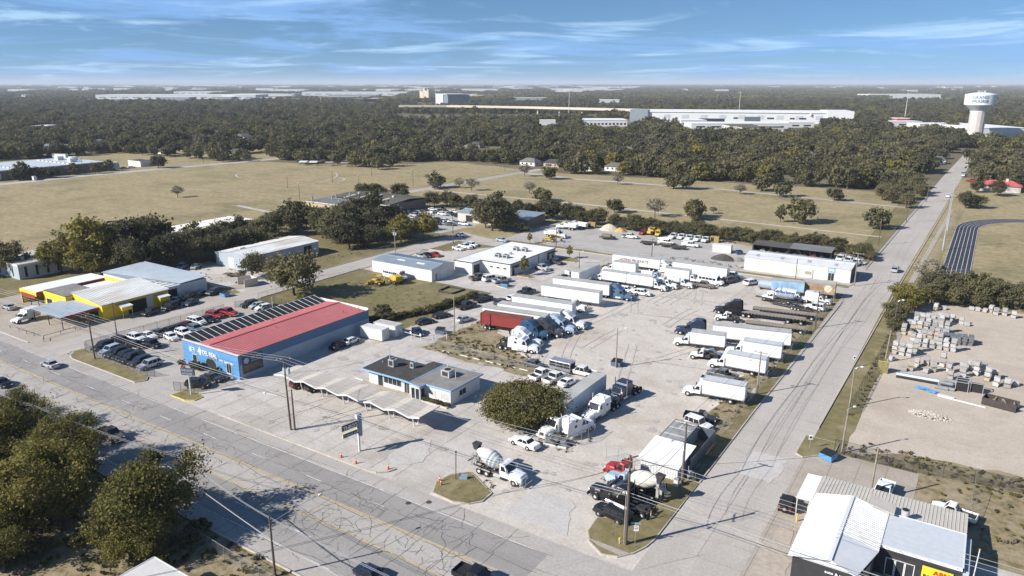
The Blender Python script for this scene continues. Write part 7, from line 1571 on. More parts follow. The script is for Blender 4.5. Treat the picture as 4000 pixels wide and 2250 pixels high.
T_DUMP.make('dump_truck', 'white dump truck beside the yard entrance', 'dump truck', -127.8, 231.4, 3, P('white'), P('offwhite')); T_DUMP.make('dump_truck', 'white dump truck parked below the trees', 'dump truck', -138.2, 247, 185, P('white'), P('offwhite')); T_DUMP.make('dump_truck', 'white dump truck behind another below the trees', 'dump truck', -136, 251, 185, P('white'), P('offwhite')); T_HOE.make('backhoe', 'dusty backhoe beside the yard fence', 'backhoe', -128.6, 223.6, 190); T_HOE.make('backhoe', 'yellow loader near the tan workshop', 'backhoe', -148, 236, 30)
T_CAR['minivan'].make('van', 'red van beside the hedge row', 'van', -106.2, 254.6, -95, P('red')); T_BUS.make('cutaway_bus', 'cream and yellow bus parked against the hedge row', 'bus', -100.6, 256, -80, P('yellow'), scale=.8); T_COMP.make('compactor', 'yellow roller machine between the van and bus', 'compactor', -103.6, 256, -90)
t = T_CONT20.make('shipping_container', 'white office container with yellow bollards in the gravel yard', 'container', -71.8, 240.8, 5, Mcw, Mcw)
for i, (x, y, a, c) in enumerate(((-36, 252, -95, 'white'), (-33.4, 250.4, -100, 'white'), (-30.8, 248.6, -100, 'white'))): T_UTIL.make('utility_truck', 'white service truck parked at the open shed end', 'truck', x, y - 3, a, P(c), group='service trucks at the open shed')
# wrecking yard cars
wc = [(-209.6, 226), (-211.3, 233.2), (-210.8, 236.8), (-212.7, 241), (-213.1, 246.6), (-206.4, 252.8), (-203.5, 255), (-202, 248.3), (-202.5, 236.2), (-199.2, 235.2), (-195.6, 246), (-192.6, 247.8), (-194.7, 253.4), (-187.3, 232), (-184.9, 234.2), (-190.2, 230.5), (-193.5, 229), (-197, 228.2), (-201, 227.2), (-205.5, 225.8), (-188, 247), (-185, 249), (-206, 243), (-205, 239), (-180, 233), (-177, 232.5), (-173.5, 232), (-184, 227.5), (-188, 225.5), (-192, 224), (-178, 228.8)]
for i, (x, y) in enumerate(wc):
    c = ('white', 'silver', 'dark', 'white', 'bluegrey', 'white', 'black')[i % 7]; k = ('sedan', 'suv', 'hatch', 'crew', 'sedan')[i % 5]
    nm = dict(white='white', silver='silver', dark='charcoal', bluegrey='blue grey', black='black')[c]
    T_CAR[k].make(VN[k], f'{nm} {VC[k]} standing in the crowded wrecking yard', VC[k], x, y, rnd.choice((5, 95, 20, -10)) + rnd.uniform(-12, 12), P(c), group=f'{nm} {VC[k]}s in the wrecking yard')
for i, (x, y, a, c) in enumerate(((-490, 262, 70, 'dark'), (-486, 266, 70, 'white'), (-483, 270, 70, 'blue'), (-482.5, 275, 70, 'white'))): T_CAR['sedan'].make('sedan', 'car parked by the small sheds on the park avenue', 'sedan', x, y, a, P(c), group='cars on the park avenue')
T_TRL.make('semi_trailer', 'white trailer parked at the near end of the park warehouse', 'trailer', -487, 190, 40); T_SHORT.make('semi_trailer', 'white trailer standing among far left trees', 'trailer', -585, 280, 20)
# ------------------------------------------------------------------ poles, wires, fences, signs, small things
M_pole = mat('pole wood', (.115, .09, .068), rough=.95, var=.25, scale=2, stretch=(1, 1, .15)); M_pole2 = mat('grey pole wood', (.26, .225, .18), rough=.95, var=.2, scale=2); M_galv = mat('galvanised', (.50, .51, .52), rough=.4, metal=.5, var=.08); M_ins = mat('insulator', (.62, .62, .60), rough=.3, var=.05)
M_wire = mat('wire', (.045, .045, .048), rough=.6, var=0); M_wirel = mat('aluminium wire', (.50, .50, .49), rough=.4, metal=.3, var=0)
def pole(x, y, h, label, arms=(), cans=0, lamp=None, r=.15, m=None, rz=0., group=None, lean=(0, 0), conduit=False):
    """utility pole; arms = (height, half length, angle); lamp = (height, reach, angle)"""
    t = thing('utility_pole', label, 'utility pole', (x, y, 0), rz, group); b = MB(); b.cyl((0, 0, 0), (lean[0], lean[1], h), r, r * .68, 10); b.obj('pole', m or M_pole, t)
    for z, L, a in arms:
        d = Vector((math.cos(R(a)), math.sin(R(a)), 0)); c = Vector((lean[0] * z / h, lean[1] * z / h, z)); n = Vector((-d.y, d.x, 0)) * .1
        b = MB(); p, q = c - d * L + n, c + d * L + n; s = Vector((-d.y, d.x, 0)) * .055; up = Vector((0, 0, .06)); b.add([p - s - up, q - s - up, q + s - up, p + s - up, p - s + up, q - s + up, q + s + up, p + s + up], [(4, 5, 6, 7), (3, 2, 1, 0), (0, 1, 5, 4), (1, 2, 6, 5), (2, 3, 7, 6), (3, 0, 4, 7)]); k = b.obj('crossarm', m or M_pole, t)
        for f in (-.95, -.3, .95): b = MB(); e = c + d * L * f + n; b.cyl(e + up, e + up + Vector((0, 0, .22)), .06, .045, 6); b.obj('insulator', M_ins, k)
    for i in range(cans):
        a = R(40 + i * 130); b = MB(); c = Vector((math.cos(a) * .42, math.sin(a) * .42, h - 2.6)); b.cyl(c, c + Vector((0, 0, .95)), .27, n=12); b.cyl(c + Vector((0, 0, .95)), c + Vector((0, 0, 1.15)), .07, n=6); b.obj('transformer', mat('transformer grey', (.47, .50, .52), rough=.5, var=.08), t)
    if lamp:
        z, L, a = lamp; d = Vector((math.cos(R(a)), math.sin(R(a)), 0)); b = MB(); e = d * L + Vector((0, 0, z + .55)); b.tube([Vector((0, 0, z)), d * L * .5 + Vector((0, 0, z + .4)), e], .035, 6); k = b.obj('lamp_arm', M_galv, t); b = MB(); b.lathe([(0, .06), (.1, .15), (.4, .17), (.6, .05)], e, d, 8); b.obj('lamp_head', M_ins, k)
    if conduit: b = MB(); b.cyl((-r - .05, 0, 0), (-r - .03, 0, h * .55), .05, n=6); b.obj('conduit', M_galv, t)
    return t
MA = 90   # arms across the road
pole(-90.2, 72.1, 12.5, 'tall transformer pole with crossarm standing in the drive in lot', [(12.2, 1.1, 55)], 2, (5.4, 4.2, 195), .17, lean=(-.35, 0), rz=0); pole(-89.6, 72.4, 7.2, 'short wooden pole beside the tall transformer pole', (), 0, None, .16)
pole(-30.9, 73.3, 12.4, 'heavy corner pole with two crossarms beside the black suv', [(12.0, 1.3, 60), (10.4, 1.0, 100)], 0, (8.6, 2.2, 250), .2, conduit=True, lean=(.1, 0))
pole(-149, 71.6, 9.6, 'dark wooden pole with crossarm on the dealership verge', [(9.3, 1.2, 70), (8.2, 1.2, 70)], 0, (7.2, 2.6, 250), .17, lean=(-.1, 0)); pole(-158, 81.4, 8.4, 'wooden pole at the mouth of the left street', [(8.1, .6, 60)], 0, None, .14)
pole(-62.5, 45.9, 8.0, 'dark pole south of the wide road with long lamp arm', (), 0, (7.0, 6.5, 82), .15); pole(-84, 49.4, 7.6, 'thin pole among the copse branches', (), 0, None, .12); pole(-115, 45.4, 9, 'dark pole hidden in the roadside copse', (), 0, None, .15)
pole(-57.1, 126.2, 8.3, 'lamp pole rising from the bin in the open lot', (), 0, (7.9, 1.4, 20), .14, M_pole2); pole(-96.2, 124.3, 9.7, 'bare wooden pole at the lane fence', (), 0, None, .14, M_pole2)
pole(-30.1, 90.8, 9.6, 'pole with lamp and meter beside the yard office', [(9.3, .9, 0)], 0, (6.8, 2.0, 235), .16, conduit=True)
pole(-29.8, 128.4, 8.4, 'pole with crossarm and lamp beside the east row', [(8.1, 1.2, 0)], 0, (6.2, 1.6, 215), .15, M_pole2); pole(-28.7, 173.8, 9.0, 'dark pole with crossarm beside the flatbed trailers', [(8.7, 1.2, 0)], 0, None, .15)
pole(-27.2, 218.4, 9.7, 'pole at the long white shed corner', [(9.4, 1.4, 0)], 0, (6.2, 1.6, 20), .15, M_pole2); pole(-29.0, 281, 9.4, 'pole with crossarm beside the field fence', [(9.1, 1.2, 0)], 0, None, .15); pole(-25.6, 335, 9.4, 'pole beside the side street past the hedge row', [(9.1, 1.2, 0)], 0, None, .15); pole(-23.4, 400, 9.4, 'leaning pole with crossarms at the field corner', [(9.1, 1.6, 0), (8, 1.6, 0)], 0, None, .16, lean=(.5, .2))
pole(-42.5, 215.9, 6.4, 'short plain pole before the long white shed', (), 0, None, .13); pole(-87, 216.4, 7.2, 'pole on the back street verge', [(6.9, .9, 0)], 1, None, .14); pole(-122.4, 216.6, 7.0, 'pole at the gravel yard entrance', (), 0, None, .14); pole(-101.7, 194.6, 5.2, 'short lamp pole by the crosswise trailer', (), 0, (4.9, .8, 20), .12)
pole(-164.2, 180.6, 8.4, 'pole with two pale transformers at the street bend', [(8.1, 1.0, 30)], 2, None, .15, M_pole2); pole(-155, 200.6, 10.4, 'tall plain pole in the north bays', (), 0, (9.8, 1.2, 160), .15); pole(-168, 136, 7.5, 'pole with two transformers above the round tree', [(7.2, .6, 0)], 2, None, .14, M_pole2)
pole(-143.5, 112.5, 4.4, 'short slanting post at the dealership fence', (), 0, None, .1, M_galv); pole(-12.8, 113, 7.6, 'leaning grey lamp pole at the stone yard corner', (), 0, (7.2, .9, 40), .16, M_pole2, lean=(.2, 0)); pole(-7.2, 100.4, 8.2, 'grey pole rising through the battery shop roofs', (), 0, None, .17, M_pole2, lean=(.2, 0)); pole(-12.2, 158.6, 7.2, 'grey pole beside the yellow cage', (), 0, None, .16, M_pole2, lean=(.3, 0)); pole(-13.2, 181.6, 7.2, 'pole with small lamp at the stone yard bushes', (), 0, (7, .8, 10), .12)
pole(-14.6, 131.5, 7.6, 'grey lamp pole at the stone yard fence', (), 0, (7.2, .9, 20), .14, M_pole2)
for i, (x, y, h) in enumerate(((-279, 240.4, 8.4), (-284.5, 286.4, 7), (-266.5, 310, 9), (-316.5, 297.5, 7), (-318.5, 266.7, 7), (-315.3, 328.7, 7), (-262, 395, 8), (-478, 241, 10), (-472, 292, 10), (-466, 318, 9))): pole(x, y, h, 'slim wooden lamp pole beside the ball field', (), 0, (h - .4, 1.2, 150), .12, group='lamp poles round the ball field')
for x, y, h in ((-9.5, 285, 19), (-10.4, 326, 19)):
    t = thing('floodlight_mast', 'tall white steel floodlight mast beside the running track', 'mast', (x, y, 0), 0, 'floodlight masts by the track'); b = MB(); b.cyl((0, 0, 0), (0, 0, h), .22, .12, 8); b.cyl((0, 0, 0), (0, 0, 5), .32, .28, 8); b.obj('pole', M_galv, t); b = MB(); b.box(-1.4, 1.4, -.1, .1, h - .4, h - .2); b.obj('crossarm', M_galv, t)
# steel flag pole of the battery shop, steel lamp arm over the copse
t = thing('flag_pole', 'white flag pole with gold ball beside the battery shop', 'flag pole', (4.9, 84.2, 0)); b = MB(); b.cyl((0, 0, 0), (.2, .3, 6.6), .07, .05, 8); b.obj('pole', M_ins, t); b = MB(); b.lathe([(-.1, .02), (-.05, .09), (.05, .09), (.1, .02)], (.2, .3, 6.7), (0, 0, 1), 8); b.obj('ball', M_amber, t)
def wire(pts, sag, label, m=None, r=.022, group=None, n=9):
    P_ = [Vector(p) for p in pts]; b = MB(); out = []
    for p, q in zip(P_, P_[1:]):
        for i in range(n + (q is P_[-1])): t_ = i / n; v = p.lerp(q, t_); v.z -= sag * 4 * t_ * (1 - t_); out.append(v)
    b.tube(out, r, 4); return tag(b.obj('power_line', m or M_wire), label, 'wire', group)
for i, dy in enumerate((-.9, 0, .9)):
    wire([(-300, 71.5 + dy, 9.8), (-149.1, 71.6 + dy, 9.5), (-90.5, 72.1 + dy, 12.4), (-30.8, 73.3 + dy, 12.2), (60, 74.6 + dy, 12.4)], .9, 'upper power line along the north side of the wide road', M_wirel, .02, 'upper roadside power lines')
wire([(-300, 71.6, 7.2), (-149, 71.8, 7.4), (-90, 72.4, 6.9), (-30.7, 73.5, 7.3), (60, 74.6, 7.4)], .8, 'thick communication cable along the north side of the road', M_wirel, .04); wire([(-300, 71.6, 6.7), (-149, 71.8, 6.9), (-90, 72.5, 6.4), (-30.7, 73.6, 6.8), (60, 74.6, 7)], .8, 'second communication cable below the thick one', M_wirel, .022)
for dx in (-1.1, 1.1):
    wire([(-30.8 + dx, 73.4, 10.3), (-30.1 + dx, 90.8, 9.3), (-29.8 + dx, 128.4, 8.2), (-28.7 + dx, 173.8, 8.8), (-27.2 + dx, 218.4, 9.5), (-29 + dx, 281, 9.2), (-25.6 + dx, 335, 9.2), (-23.2 + dx, 400, 9.2)], .7, 'power line following the side street', M_wire, .018, 'side street power lines')
wire([(-30.8, 73.5, 7.6), (-30.1, 90.8, 6.6), (-29.8, 128.4, 5.9), (-28.7, 173.8, 6.4), (-27.2, 218.4, 6.8)], .7, 'cable following the side street below the power lines', M_wire, .03)
wire([(-30.9, 73.3, 11), (-7.1, 100.4, 8.0)], .6, 'service wire from the corner pole to the battery shop pole', M_wire, .018); wire([(-90.2, 72.2, 10), (-92.5, 97.5, 4.5)], .6, 'service wire from the transformer pole to the diner', M_wire, .018)
wire([(-130, 45.2, 8.4), (-115, 45.4, 8.6), (-84, 49.4, 7.3), (-62.5, 45.9, 7.8), (-20, 46, 8)], .5, 'pole line passing over the copse', M_wirel, .02); wire([(-130, 45.4, 8), (-115, 45.6, 8.2), (-84, 49.6, 6.9), (-62.5, 46.1, 7.4), (-20, 46.2, 7.6)], .5, 'second pole line passing over the copse', M_wirel, .02)
wire([(-87.5, 46.5, 6.4), (-84.2, 47.4, 6.8), (-62.5, 45.9, 4.8), (-40, 45, 5.2)], .1, 'bright thick guy cable across the copse and verge', M_wirel, .055)
wire([(-29.5, 74, 12), (-38, 62, 11.6), (-60, 30, 11)], .5, 'wire crossing the wide road from the corner pole', M_wire, .018, 'wires crossing the wide road'); wire([(-30.5, 73, 11.6), (-40, 60, 11.2), (-64, 26, 10.6)], .5, 'wire crossing the wide road from the corner pole', M_wire, .018, 'wires crossing the wide road'); wire([(-149, 71.6, 9.3), (-158, 81.4, 8.1), (-164.2, 180.6, 8.2)], .8, 'power line up the left street', M_wire, .018); wire([(-164.2, 180.6, 8.1), (-155, 200.6, 9.6), (-122.4, 216.6, 6.9), (-87, 216.4, 6.9), (-42.5, 215.9, 6.3), (-27.2, 218.4, 9)], .6, 'power line along the back street', M_wire, .018)
# ---- chain-link fences
def linkmat(name, col, open_):
    m, n, l, b = base_mat(name); b.inputs['Base Color'].default_value = (*col, 1); b.inputs['Roughness'].default_value = .5; b.inputs['Metallic'].default_value = .3
    tr = n.new('ShaderNodeBsdfTransparent'); mx = n.new('ShaderNodeMixShader'); mx.inputs[0].default_value = 1 - open_; l.new(tr.outputs[0], mx.inputs[1]); l.new(b.outputs[0], mx.inputs[2]); l.new(mx.outputs[0], n['Material Output'].inputs[0]); return m
M_link = linkmat('chain link', (.33, .33, .33), .86); M_linkd = linkmat('dark chain link', (.06, .06, .06), .72); M_screen = linkmat('privacy screen', (.10, .12, .15), .06)
PM = {}; M_fgalv = mat('dull galvanised', (.27, .27, .265), rough=.6, metal=.2, var=.1)
def fence(pts, h, label, step=3., dark=False, barb=False, screen=False, closed=False):
    t = thing('chain_link_fence' if not screen else 'screened_fence', label, 'fence'); m = M_chassis if dark else M_fgalv; key = (h, dark, barb)
    if key not in PM:
        b = MB(); b.cyl((0, 0, 0), (0, 0, h), .035, n=6)
        if barb:
            for s in (-1, 1): b.cyl((0, 0, h), (s * .28, 0, h + .3), .025, n=4)
        PM[key] = b.mesh('post', m)
    for i, (p, q) in enumerate(zip(pts, pts[1:])):
        p, q = Vector((*p, 0)), Vector((*q, 0)); L = (q - p).length; k = max(1, round(L / step)); d = (q - p).normalized()
        for j in range(k + (i == len(pts) - 2)):
            o = link('post', PM[key], t); o.location = p.lerp(q, j / k); o.rotation_euler[2] = math.atan2(d.y, d.x) + math.pi / 2
        b = MB(); b.cyl(p + Vector((0, 0, h - .03)), q + Vector((0, 0, h - .03)), .025, n=5, cap=False); b.obj('top_rail', m, t)
        b = MB(); b.quad((p.x, p.y, .05), (q.x, q.y, .05), (q.x, q.y, h - .03), (p.x, p.y, h - .03)); b.obj('wire_mesh', M_screen if screen else (M_linkd if dark else M_link), t)
        if barb:
            b = MB(); nn = Vector((-d.y, d.x, 0))
            for s in (-1, 1): b.cyl(p + nn * .27 * s + Vector((0, 0, h + .28)), q + nn * .27 * s + Vector((0, 0, h + .28)), .012, n=4, cap=False)
            b.obj('barbed_wire', M_galv, t)
    return t
fence([(-30.2, 105.5), (-30, 128), (-29.6, 150), (-29, 172), (-28.7, 196), (-30, 203), (-32.5, 206.4)], 2.0, 'barbed chain link fence behind the east truck row', 3.6, barb=True); fence([(-32.5, 206.6), (-60, 206.8), (-96.8, 206.8)], 1.8, 'chain link fence between the truck lot and back street', 3.5); fence([(-97.2, 118), (-97.2, 150), (-97.2, 206)], 1.7, 'chain link fence between the lane and the west truck row', 3.5)
fence([(-97.4, 116.2), (-84, 115.9), (-70, 115.6), (-58, 113.6)], 1.5, 'chain link fence along the weedy strip behind the diner', 3.5); fence([(-53.6, 90.6), (-50.2, 91.4), (-47.6, 93.4)], 1.9, 'chain link fence corner around the tarpaulin heap', 2.5); fence([(-47.6, 93.4), (-47.4, 97.6)], 2.2, 'open chain link gate leaf by the parked sleeper trucks', 2.1); fence([(-42.6, 92), (-38.6, 91.6)], 2.2, 'chain link gate leaf next to the red truck', 2.)
fence([(-157.2, 74.2), (-155.8, 73.2), (-131.6, 72.4), (-130, 73)], 1.8, 'dark railing fence along the dealership verge', 2.4, dark=True); fence([(-157.2, 74.2), (-156.4, 90), (-155.6, 107.4)], 1.8, 'chain link fence between the dealership cars and left street', 3., dark=True); fence([(-155.4, 110.4), (-150, 118.4), (-142, 118.4), (-132.6, 117.4)], 1.8, 'dark chain link fence behind the dealership back row', 3., dark=True); fence([(-121, 71.2), (-117, 72.6), (-114.6, 79.4)], 1.8, 'dark iron railings around the cars below the outlet sign', 1.6, dark=True)
fence([(-30.2, 94.2), (-30.2, 105.2), (-33, 105.4)], 2.4, 'tall screened fence beside the yard office', 2.6, screen=True); fence([(-14.2, 128), (-13.8, 146), (-13.4, 161), (-12.8, 190), (-12.2, 204)], 2.2, 'dark chain link fence of the stone yard along the verge', 3.2, dark=True); fence([(-13.8, 112.9), (-3, 112.6), (4.6, 113.7), (14, 114.6), (40, 116)], 2.2, 'dark chain link fence between battery shop and stone yard', 3.2, dark=True); fence([(4.8, 113.2), (4.5, 107), (3.6, 99.5)], 2.4, 'tall chain link fence corner behind the battery shop', 3.)
fence([(-77, 45.0), (-70, 44.6), (-60, 44.3), (-48, 44.1)], 1.9, 'galvanised fence with pipe rails beside the corner house', 3.5); fence([(-145, 219.4), (-60, 219.4)], 1.6, 'low chain link fence of the gravel yard', 4); fence([(-157.4, 119), (-157.2, 140), (-153.6, 157)], 1.5, 'chain link fence round the lawn along the left street', 3.2); fence([(-170, 168), (-169, 186), (-167, 212)], 1.5, 'chain link fence along the grove at the street bend', 4); fence([(-260, 262), (-252.6, 330), (-248, 400)], 1.6, 'chain link fence beside the park road', 5); fence([(-28.6, 242), (-28, 262), (-27, 330), (-26, 372)], 1.6, 'chain link fence along the field beside the side street', 5); fence([(-11.4, 226), (-10.4, 290), (-8.6, 380)], 1.8, 'chain link fence of the athletics ground', 5)
# pipe rails in front of the yellow workshop and the lot gate
def piperail(pts, h, label, m=M_wood, cat='railing'):
    t = thing('pipe_rail', label, cat)
    for p, q in zip(pts, pts[1:]): b = MB(); b.cyl((*p, h), (*q, h), .06, n=6); b.obj('rail', m, t)
    for p in pts: b = MB(); b.cyl((*p, 0), (*p, h + .05), .07, n=6); b.obj('post', m, t)
    return t
piperail([(-186, 71.8), (-182, 71.9), (-178.6, 72), (-175.4, 72.1)], .8, 'low pipe rail in front of the workshop porch'); piperail([(-171.4, 72.3), (-171.6, 76), (-171.9, 79.4)], .8, 'low pipe rail at the workshop street corner'); piperail([(-171.4, 72.3), (-169.6, 71.4)], .8, 'short low pipe rail stub at the workshop corner'); piperail([(-105.7, 117.4), (-103, 117.3), (-100.2, 117.2)], 1.1, 'white pipe gate with warning discs', M_ins, 'gate'); piperail([(-97.4, 116.4), (-95.6, 120.6)], 1.9, 'white slanting gate post pair at the lane', M_ins, 'gate')
for x in (-105.7, -103, -100.2): t = thing('warning_disc', 'round white sign on the pipe gate', 'sign', (x, 117.2, 1.1), 0, 'discs on the pipe gate'); b = MB(); b.cyl((0, -.12, .35), (0, -.09, .35), .26, n=12); b.obj('disc', Mw, t); b = MB(); b.cyl((0, -.08, -.05), (0, -.08, .3), .025, n=5); b.obj('stem', M_galv, t)
# ---- signs
t = thing('drive_in_sign', "old THEO'S DRIVE IN sign with yellow arrow on white post", 'sign', (-75.6, 73, 0), 80); Mol = mat('sign olive', (.085, .075, .055), var=.15); Mpy = mat('sign pale yellow', (.62, .52, .25), var=.1); Msb = mat('sign steel blue', (.20, .26, .34), var=.15)
b = MB(); b.box(-.13, .13, -.13, .13, 0, 3.0); b.obj('post', M_ins, t); boxp(t, 'pylon', Msb, -.1, .55, -.28, .28, 2.6, 6.3); boxp(t, 'pylon_face', M_ins, -.3, -.1, -.26, .26, 5.6, 6.28)
boxp(t, 'name_panel', Mol, -2.9, .1, -.11, .11, 4.35, 5.3); boxp(t, 'panel_rim', mat('rusty rim', (.42, .30, .2), var=.2), -2.95, .12, -.12, .12, 5.3, 5.36); boxp(t, 'drive_in_panel', Mol, -2.8, -.1, -.1, .1, 3.2, 3.85); boxp(t, 'panel_rim', Mpy, -2.85, -.1, -.1, .1, 3.85, 3.9); boxp(t, 'panel_rim', Mpy, -2.86, -2.8, -.11, .11, 3.2, 3.9)
b = MB(); b.prism([(-.3, 4.3), (.75, 3.75), (.0, 3.0), (.0, 3.35), (-.35, 3.4), (-.3, 3.8)], 'y', -.14, .14); b.obj('arrow', Mpy, t); lettering("THEO'S", .85, Mw, (-2.75, -.14, 4.48), FR, t, width=2.6); lettering('DRIVE IN', .5, mat('sign faded blue', (.38, .45, .55)), (-2.65, -.13, 3.33), FR, t, width=2.3)
t = thing('outlet_sign', 'dark outlet sign board on a white post by the dealership', 'sign', (-116.4, 71.6, 0), 20); b = MB(); b.cyl((0, 0, 0), (-.1, 0, 4.4), .14, n=10); b.obj('post', M_ins, t); boxp(t, 'board', Msg, -1.5, 1.2, -.15, .15, 4.0, 5.3); lettering('YOUR OUTLET', .5, mat('sign grey', (.42, .46, .5)), (-1.35, -.18, 4.75), FR, t, width=2.4); lettering('AUTO SALES', .4, mat('sign grey', (.42, .46, .5)), (-1.3, -.18, 4.2), FR, t, width=2.2); boxp(t, 'lamp_box', M_redtrim, -1.4, -.6, -.15, .15, 5.32, 5.6)
t = thing('traffic_sign', 'white no truck sign with street name plate on the corner lawn', 'sign', (-30, 74.1, 0), 25); b = MB(); b.cyl((0, 0, 0), (0, 0, 3.0), .035, n=6); b.obj('post', M_galv, t); boxp(t, 'plate', Mw, -.34, .34, -.05, -.02, 2.0, 2.75); b = MB(); b.cyl((0, -.06, 2.42), (0, -.05, 2.42), .26, n=16); b.obj('red_ring', mat('sign red', (.5, .02, .02)), t); b = MB(); b.cyl((0, -.075, 2.42), (0, -.055, 2.42), .2, n=16); b.obj('disc', Mw, t); boxp(t, 'truck_symbol', M_charcoal, -.13, .13, -.085, -.07, 2.36, 2.47); boxp(t, 'street_name_plate', mat('plate blue', (.2, .35, .5)), -.6, .6, -.02, .02, 2.95, 3.15)
t = thing('marker_post', 'yellow topped pipeline marker on the corner lawn', 'marker', (-31.6, 73, 0)); b = MB(); b.cyl((0, 0, 0), (0, 0, .75), .05, n=8); b.obj('post', M_ins, t); b = MB(); b.cyl((0, 0, .75), (0, 0, 1.05), .13, n=8); b.obj('head', mat('marker yellow', (.75, .5, .03)), t)
for x, y, l in ((-30.4, 80, 'orange tipped marker post behind the black truck'), (-28.9, 92.6, 'white marker post beside the meter cabinet')): t = thing('marker_post', l, 'marker', (x, y, 0)); b = MB(); b.cyl((0, 0, 0), (0, 0, 1.4), .05, n=8); b.obj('post', M_ins, t); b = MB(); b.cyl((0, 0, 1.2), (0, 0, 1.42), .055, n=8); b.obj('tip', M_amber, t)
t = thing('meter_cabinet', 'white metal meter cabinet beside the yard office', 'cabinet', (-30.6, 89.6, 0)); boxp(t, 'cabinet', M_ins, -.3, .3, -.25, .25, 0, 1.3); boxp(t, 'lid', M_galv, -.34, .34, -.29, .29, 1.3, 1.4)
t = thing('service_riser', 'grey utility riser bank beside the yard office pole', 'meter bank', (-29.6, 92.2, 0)); boxp(t, 'meter_box', M_galv, -.3, .5, -.2, .2, .8, 1.7); b = MB(); b.tube([(-.2, 0, 0), (-.2, 0, 2.4)], .06); b.tube([(.3, 0, 0), (.3, 0, 1)], .05); b.obj('riser_pipe', M_galv, t)
for x, y, l in ((-17.2, 111.6, 'white speed sign on the verge near the blue dumpster'), (-17.2, 152.4, 'white speed sign on the verge beside the stone yard')): t = thing('traffic_sign', l, 'sign', (x, y, 0), 30); b = MB(); b.cyl((0, 0, 0), (0, 0, 2.5), .03, n=6); b.obj('post', M_galv, t); boxp(t, 'plate', Mw, -.3, .3, -.05, -.02, 1.7, 2.5); b = MB(); b.cyl((0, -.07, 2.1), (0, -.05, 2.1), .2, n=12); b.obj('symbol', M_charcoal, t)
t = thing('lot_sign', 'thin dark lamp post with leaning blue board on the kerbed island', 'sign', (-57.8, 74.2, 0)); b = MB(); b.cyl((0, 0, 0), (.12, 0, 4.5), .06, n=8); b.obj('post', M_chassis, t); b = MB(); b.lathe([(0, .05), (.1, .14), (.3, .12)], (.12, 0, 4.4), (0, 0, 1), 8); b.obj('lamp', M_charcoal, t); b = MB(); b.slab((.3, .2, .1), (1.4, .7, .1), (1.4, 1.0, 1.0), (.3, .5, 1.0), .05); b.obj('board', mat('board blue', (.18, .25, .36), var=.15), t)
M_orange = mat('cone orange', (.65, .10, .03), var=.08)
def cone(x, y, label, group=None, h=.9):
    t = thing('traffic_cone', label, 'cone', (x, y, 0), 0, group); boxp(t, 'base', M_orange, -.22, .22, -.22, .22, 0, .05); b = MB(); b.cyl((0, 0, .05), (0, 0, h), .17, .04, 10); k = b.obj('body', M_orange, t); b = MB(); b.cyl((0, 0, h * .55), (0, 0, h * .78), .1, .075, 10); b.obj('stripe', Mw, k)
for x, y in ((-76.5, 70), (-73.3, 69.9), (-68.1, 71.3)): cone(x, y, 'orange traffic cone along the drive in kerb', 'cones along the drive in kerb')
for x, y in ((-59.4, 72.5), (-58.6, 71.8)): cone(x, y, 'orange traffic cone on the kerbed island', 'cones on the kerbed island', 1.15)
for x, y in ((-14.4, 90.2), (-13.4, 90.4)): t = thing('bollard', 'yellow bollard in front of the battery shop door', 'bollard', (x, y, 0), 0, 'bollards at the battery shop'); b = MB(); b.cyl((0, 0, 0), (0, 0, 1.1), .1, .1, 10); b.cyl((0, 0, 1.1), (0, 0, 1.15), .1, .05, 10); b.obj('post', mat('bollard yellow', (.7, .5, .08)), t)
for i, (x, y) in enumerate(((-91.3, 114.7), (-86.6, 114.8), (-83.3, 114.8), (-80.2, 114.9), (-77.4, 114.9), (-74.8, 115), (-72, 115.1), (-96, 93.8))): t = thing('wheel_stop', 'pale concrete wheel stop along the diner lot edge', 'wheel stop', (x, y, 0), 0, 'wheel stops behind the diner'); b = MB(); b.prism([(-.1, 0), (.1, 0), (.06, .14), (-.06, .14)], 'x', -.95, .95); b.obj('block', M_ins, t)
# silt frame, gate clutter, tarp heap, timbers
t = thing('silt_frame', 'diamond shaped black silt sock around bare soil on the lawn edge', 'erosion sock'); b = MB(); pts = [(-121.8, 150.6), (-122.1, 155.8), (-116.6, 155.4), (-117, 150.6), (-121.8, 150.6)]; b.tube([(p[0], p[1], .22) for p in pts], .24, 8); b.obj('sock', M_black, t)
t = thing('tarpaulin_heap', 'grey tarpaulin covered heap behind the fence corner', 'tarpaulin', (-51.2, 91.8, 0), 10); b = MB()
for k in range(3): puffy(b, [(-1.9 + k * 1.2, 0), (-1.6 + k * 1.2, .9 + .2 * (k % 2)), (-.7 + k * 1.2, 1.1), (-.2 + k * 1.2, .5), (0 + k * 1.2, 0)], 1.7, .3)
b.obj('cover', mat('grey tarp', (.12, .125, .13), var=.3, scale=2), t); boxp(t, 'white_beam', M_ins, -1.8, 2, -1.3, -1.1, .1, .35)
for i, (x, y, a) in enumerate(((-94.8, 127.6, 35), (-92.4, 130.2, 30), (-96, 121, 32))): t = thing('timber', 'weathered timber lying in the weeds by the red container', 'timber', (x, y, 0), a, 'timbers in the weeds'); boxp(t, 'beam', M_wood, -1.6, 1.6, -.12, .12, 0, .2)
t = thing('timber', 'long timber skid under the white container', 'timber', (-110, 111.7, 0), 3); boxp(t, 'beam', M_wood, -3.2, 3.2, -.12, .12, 0, .18)
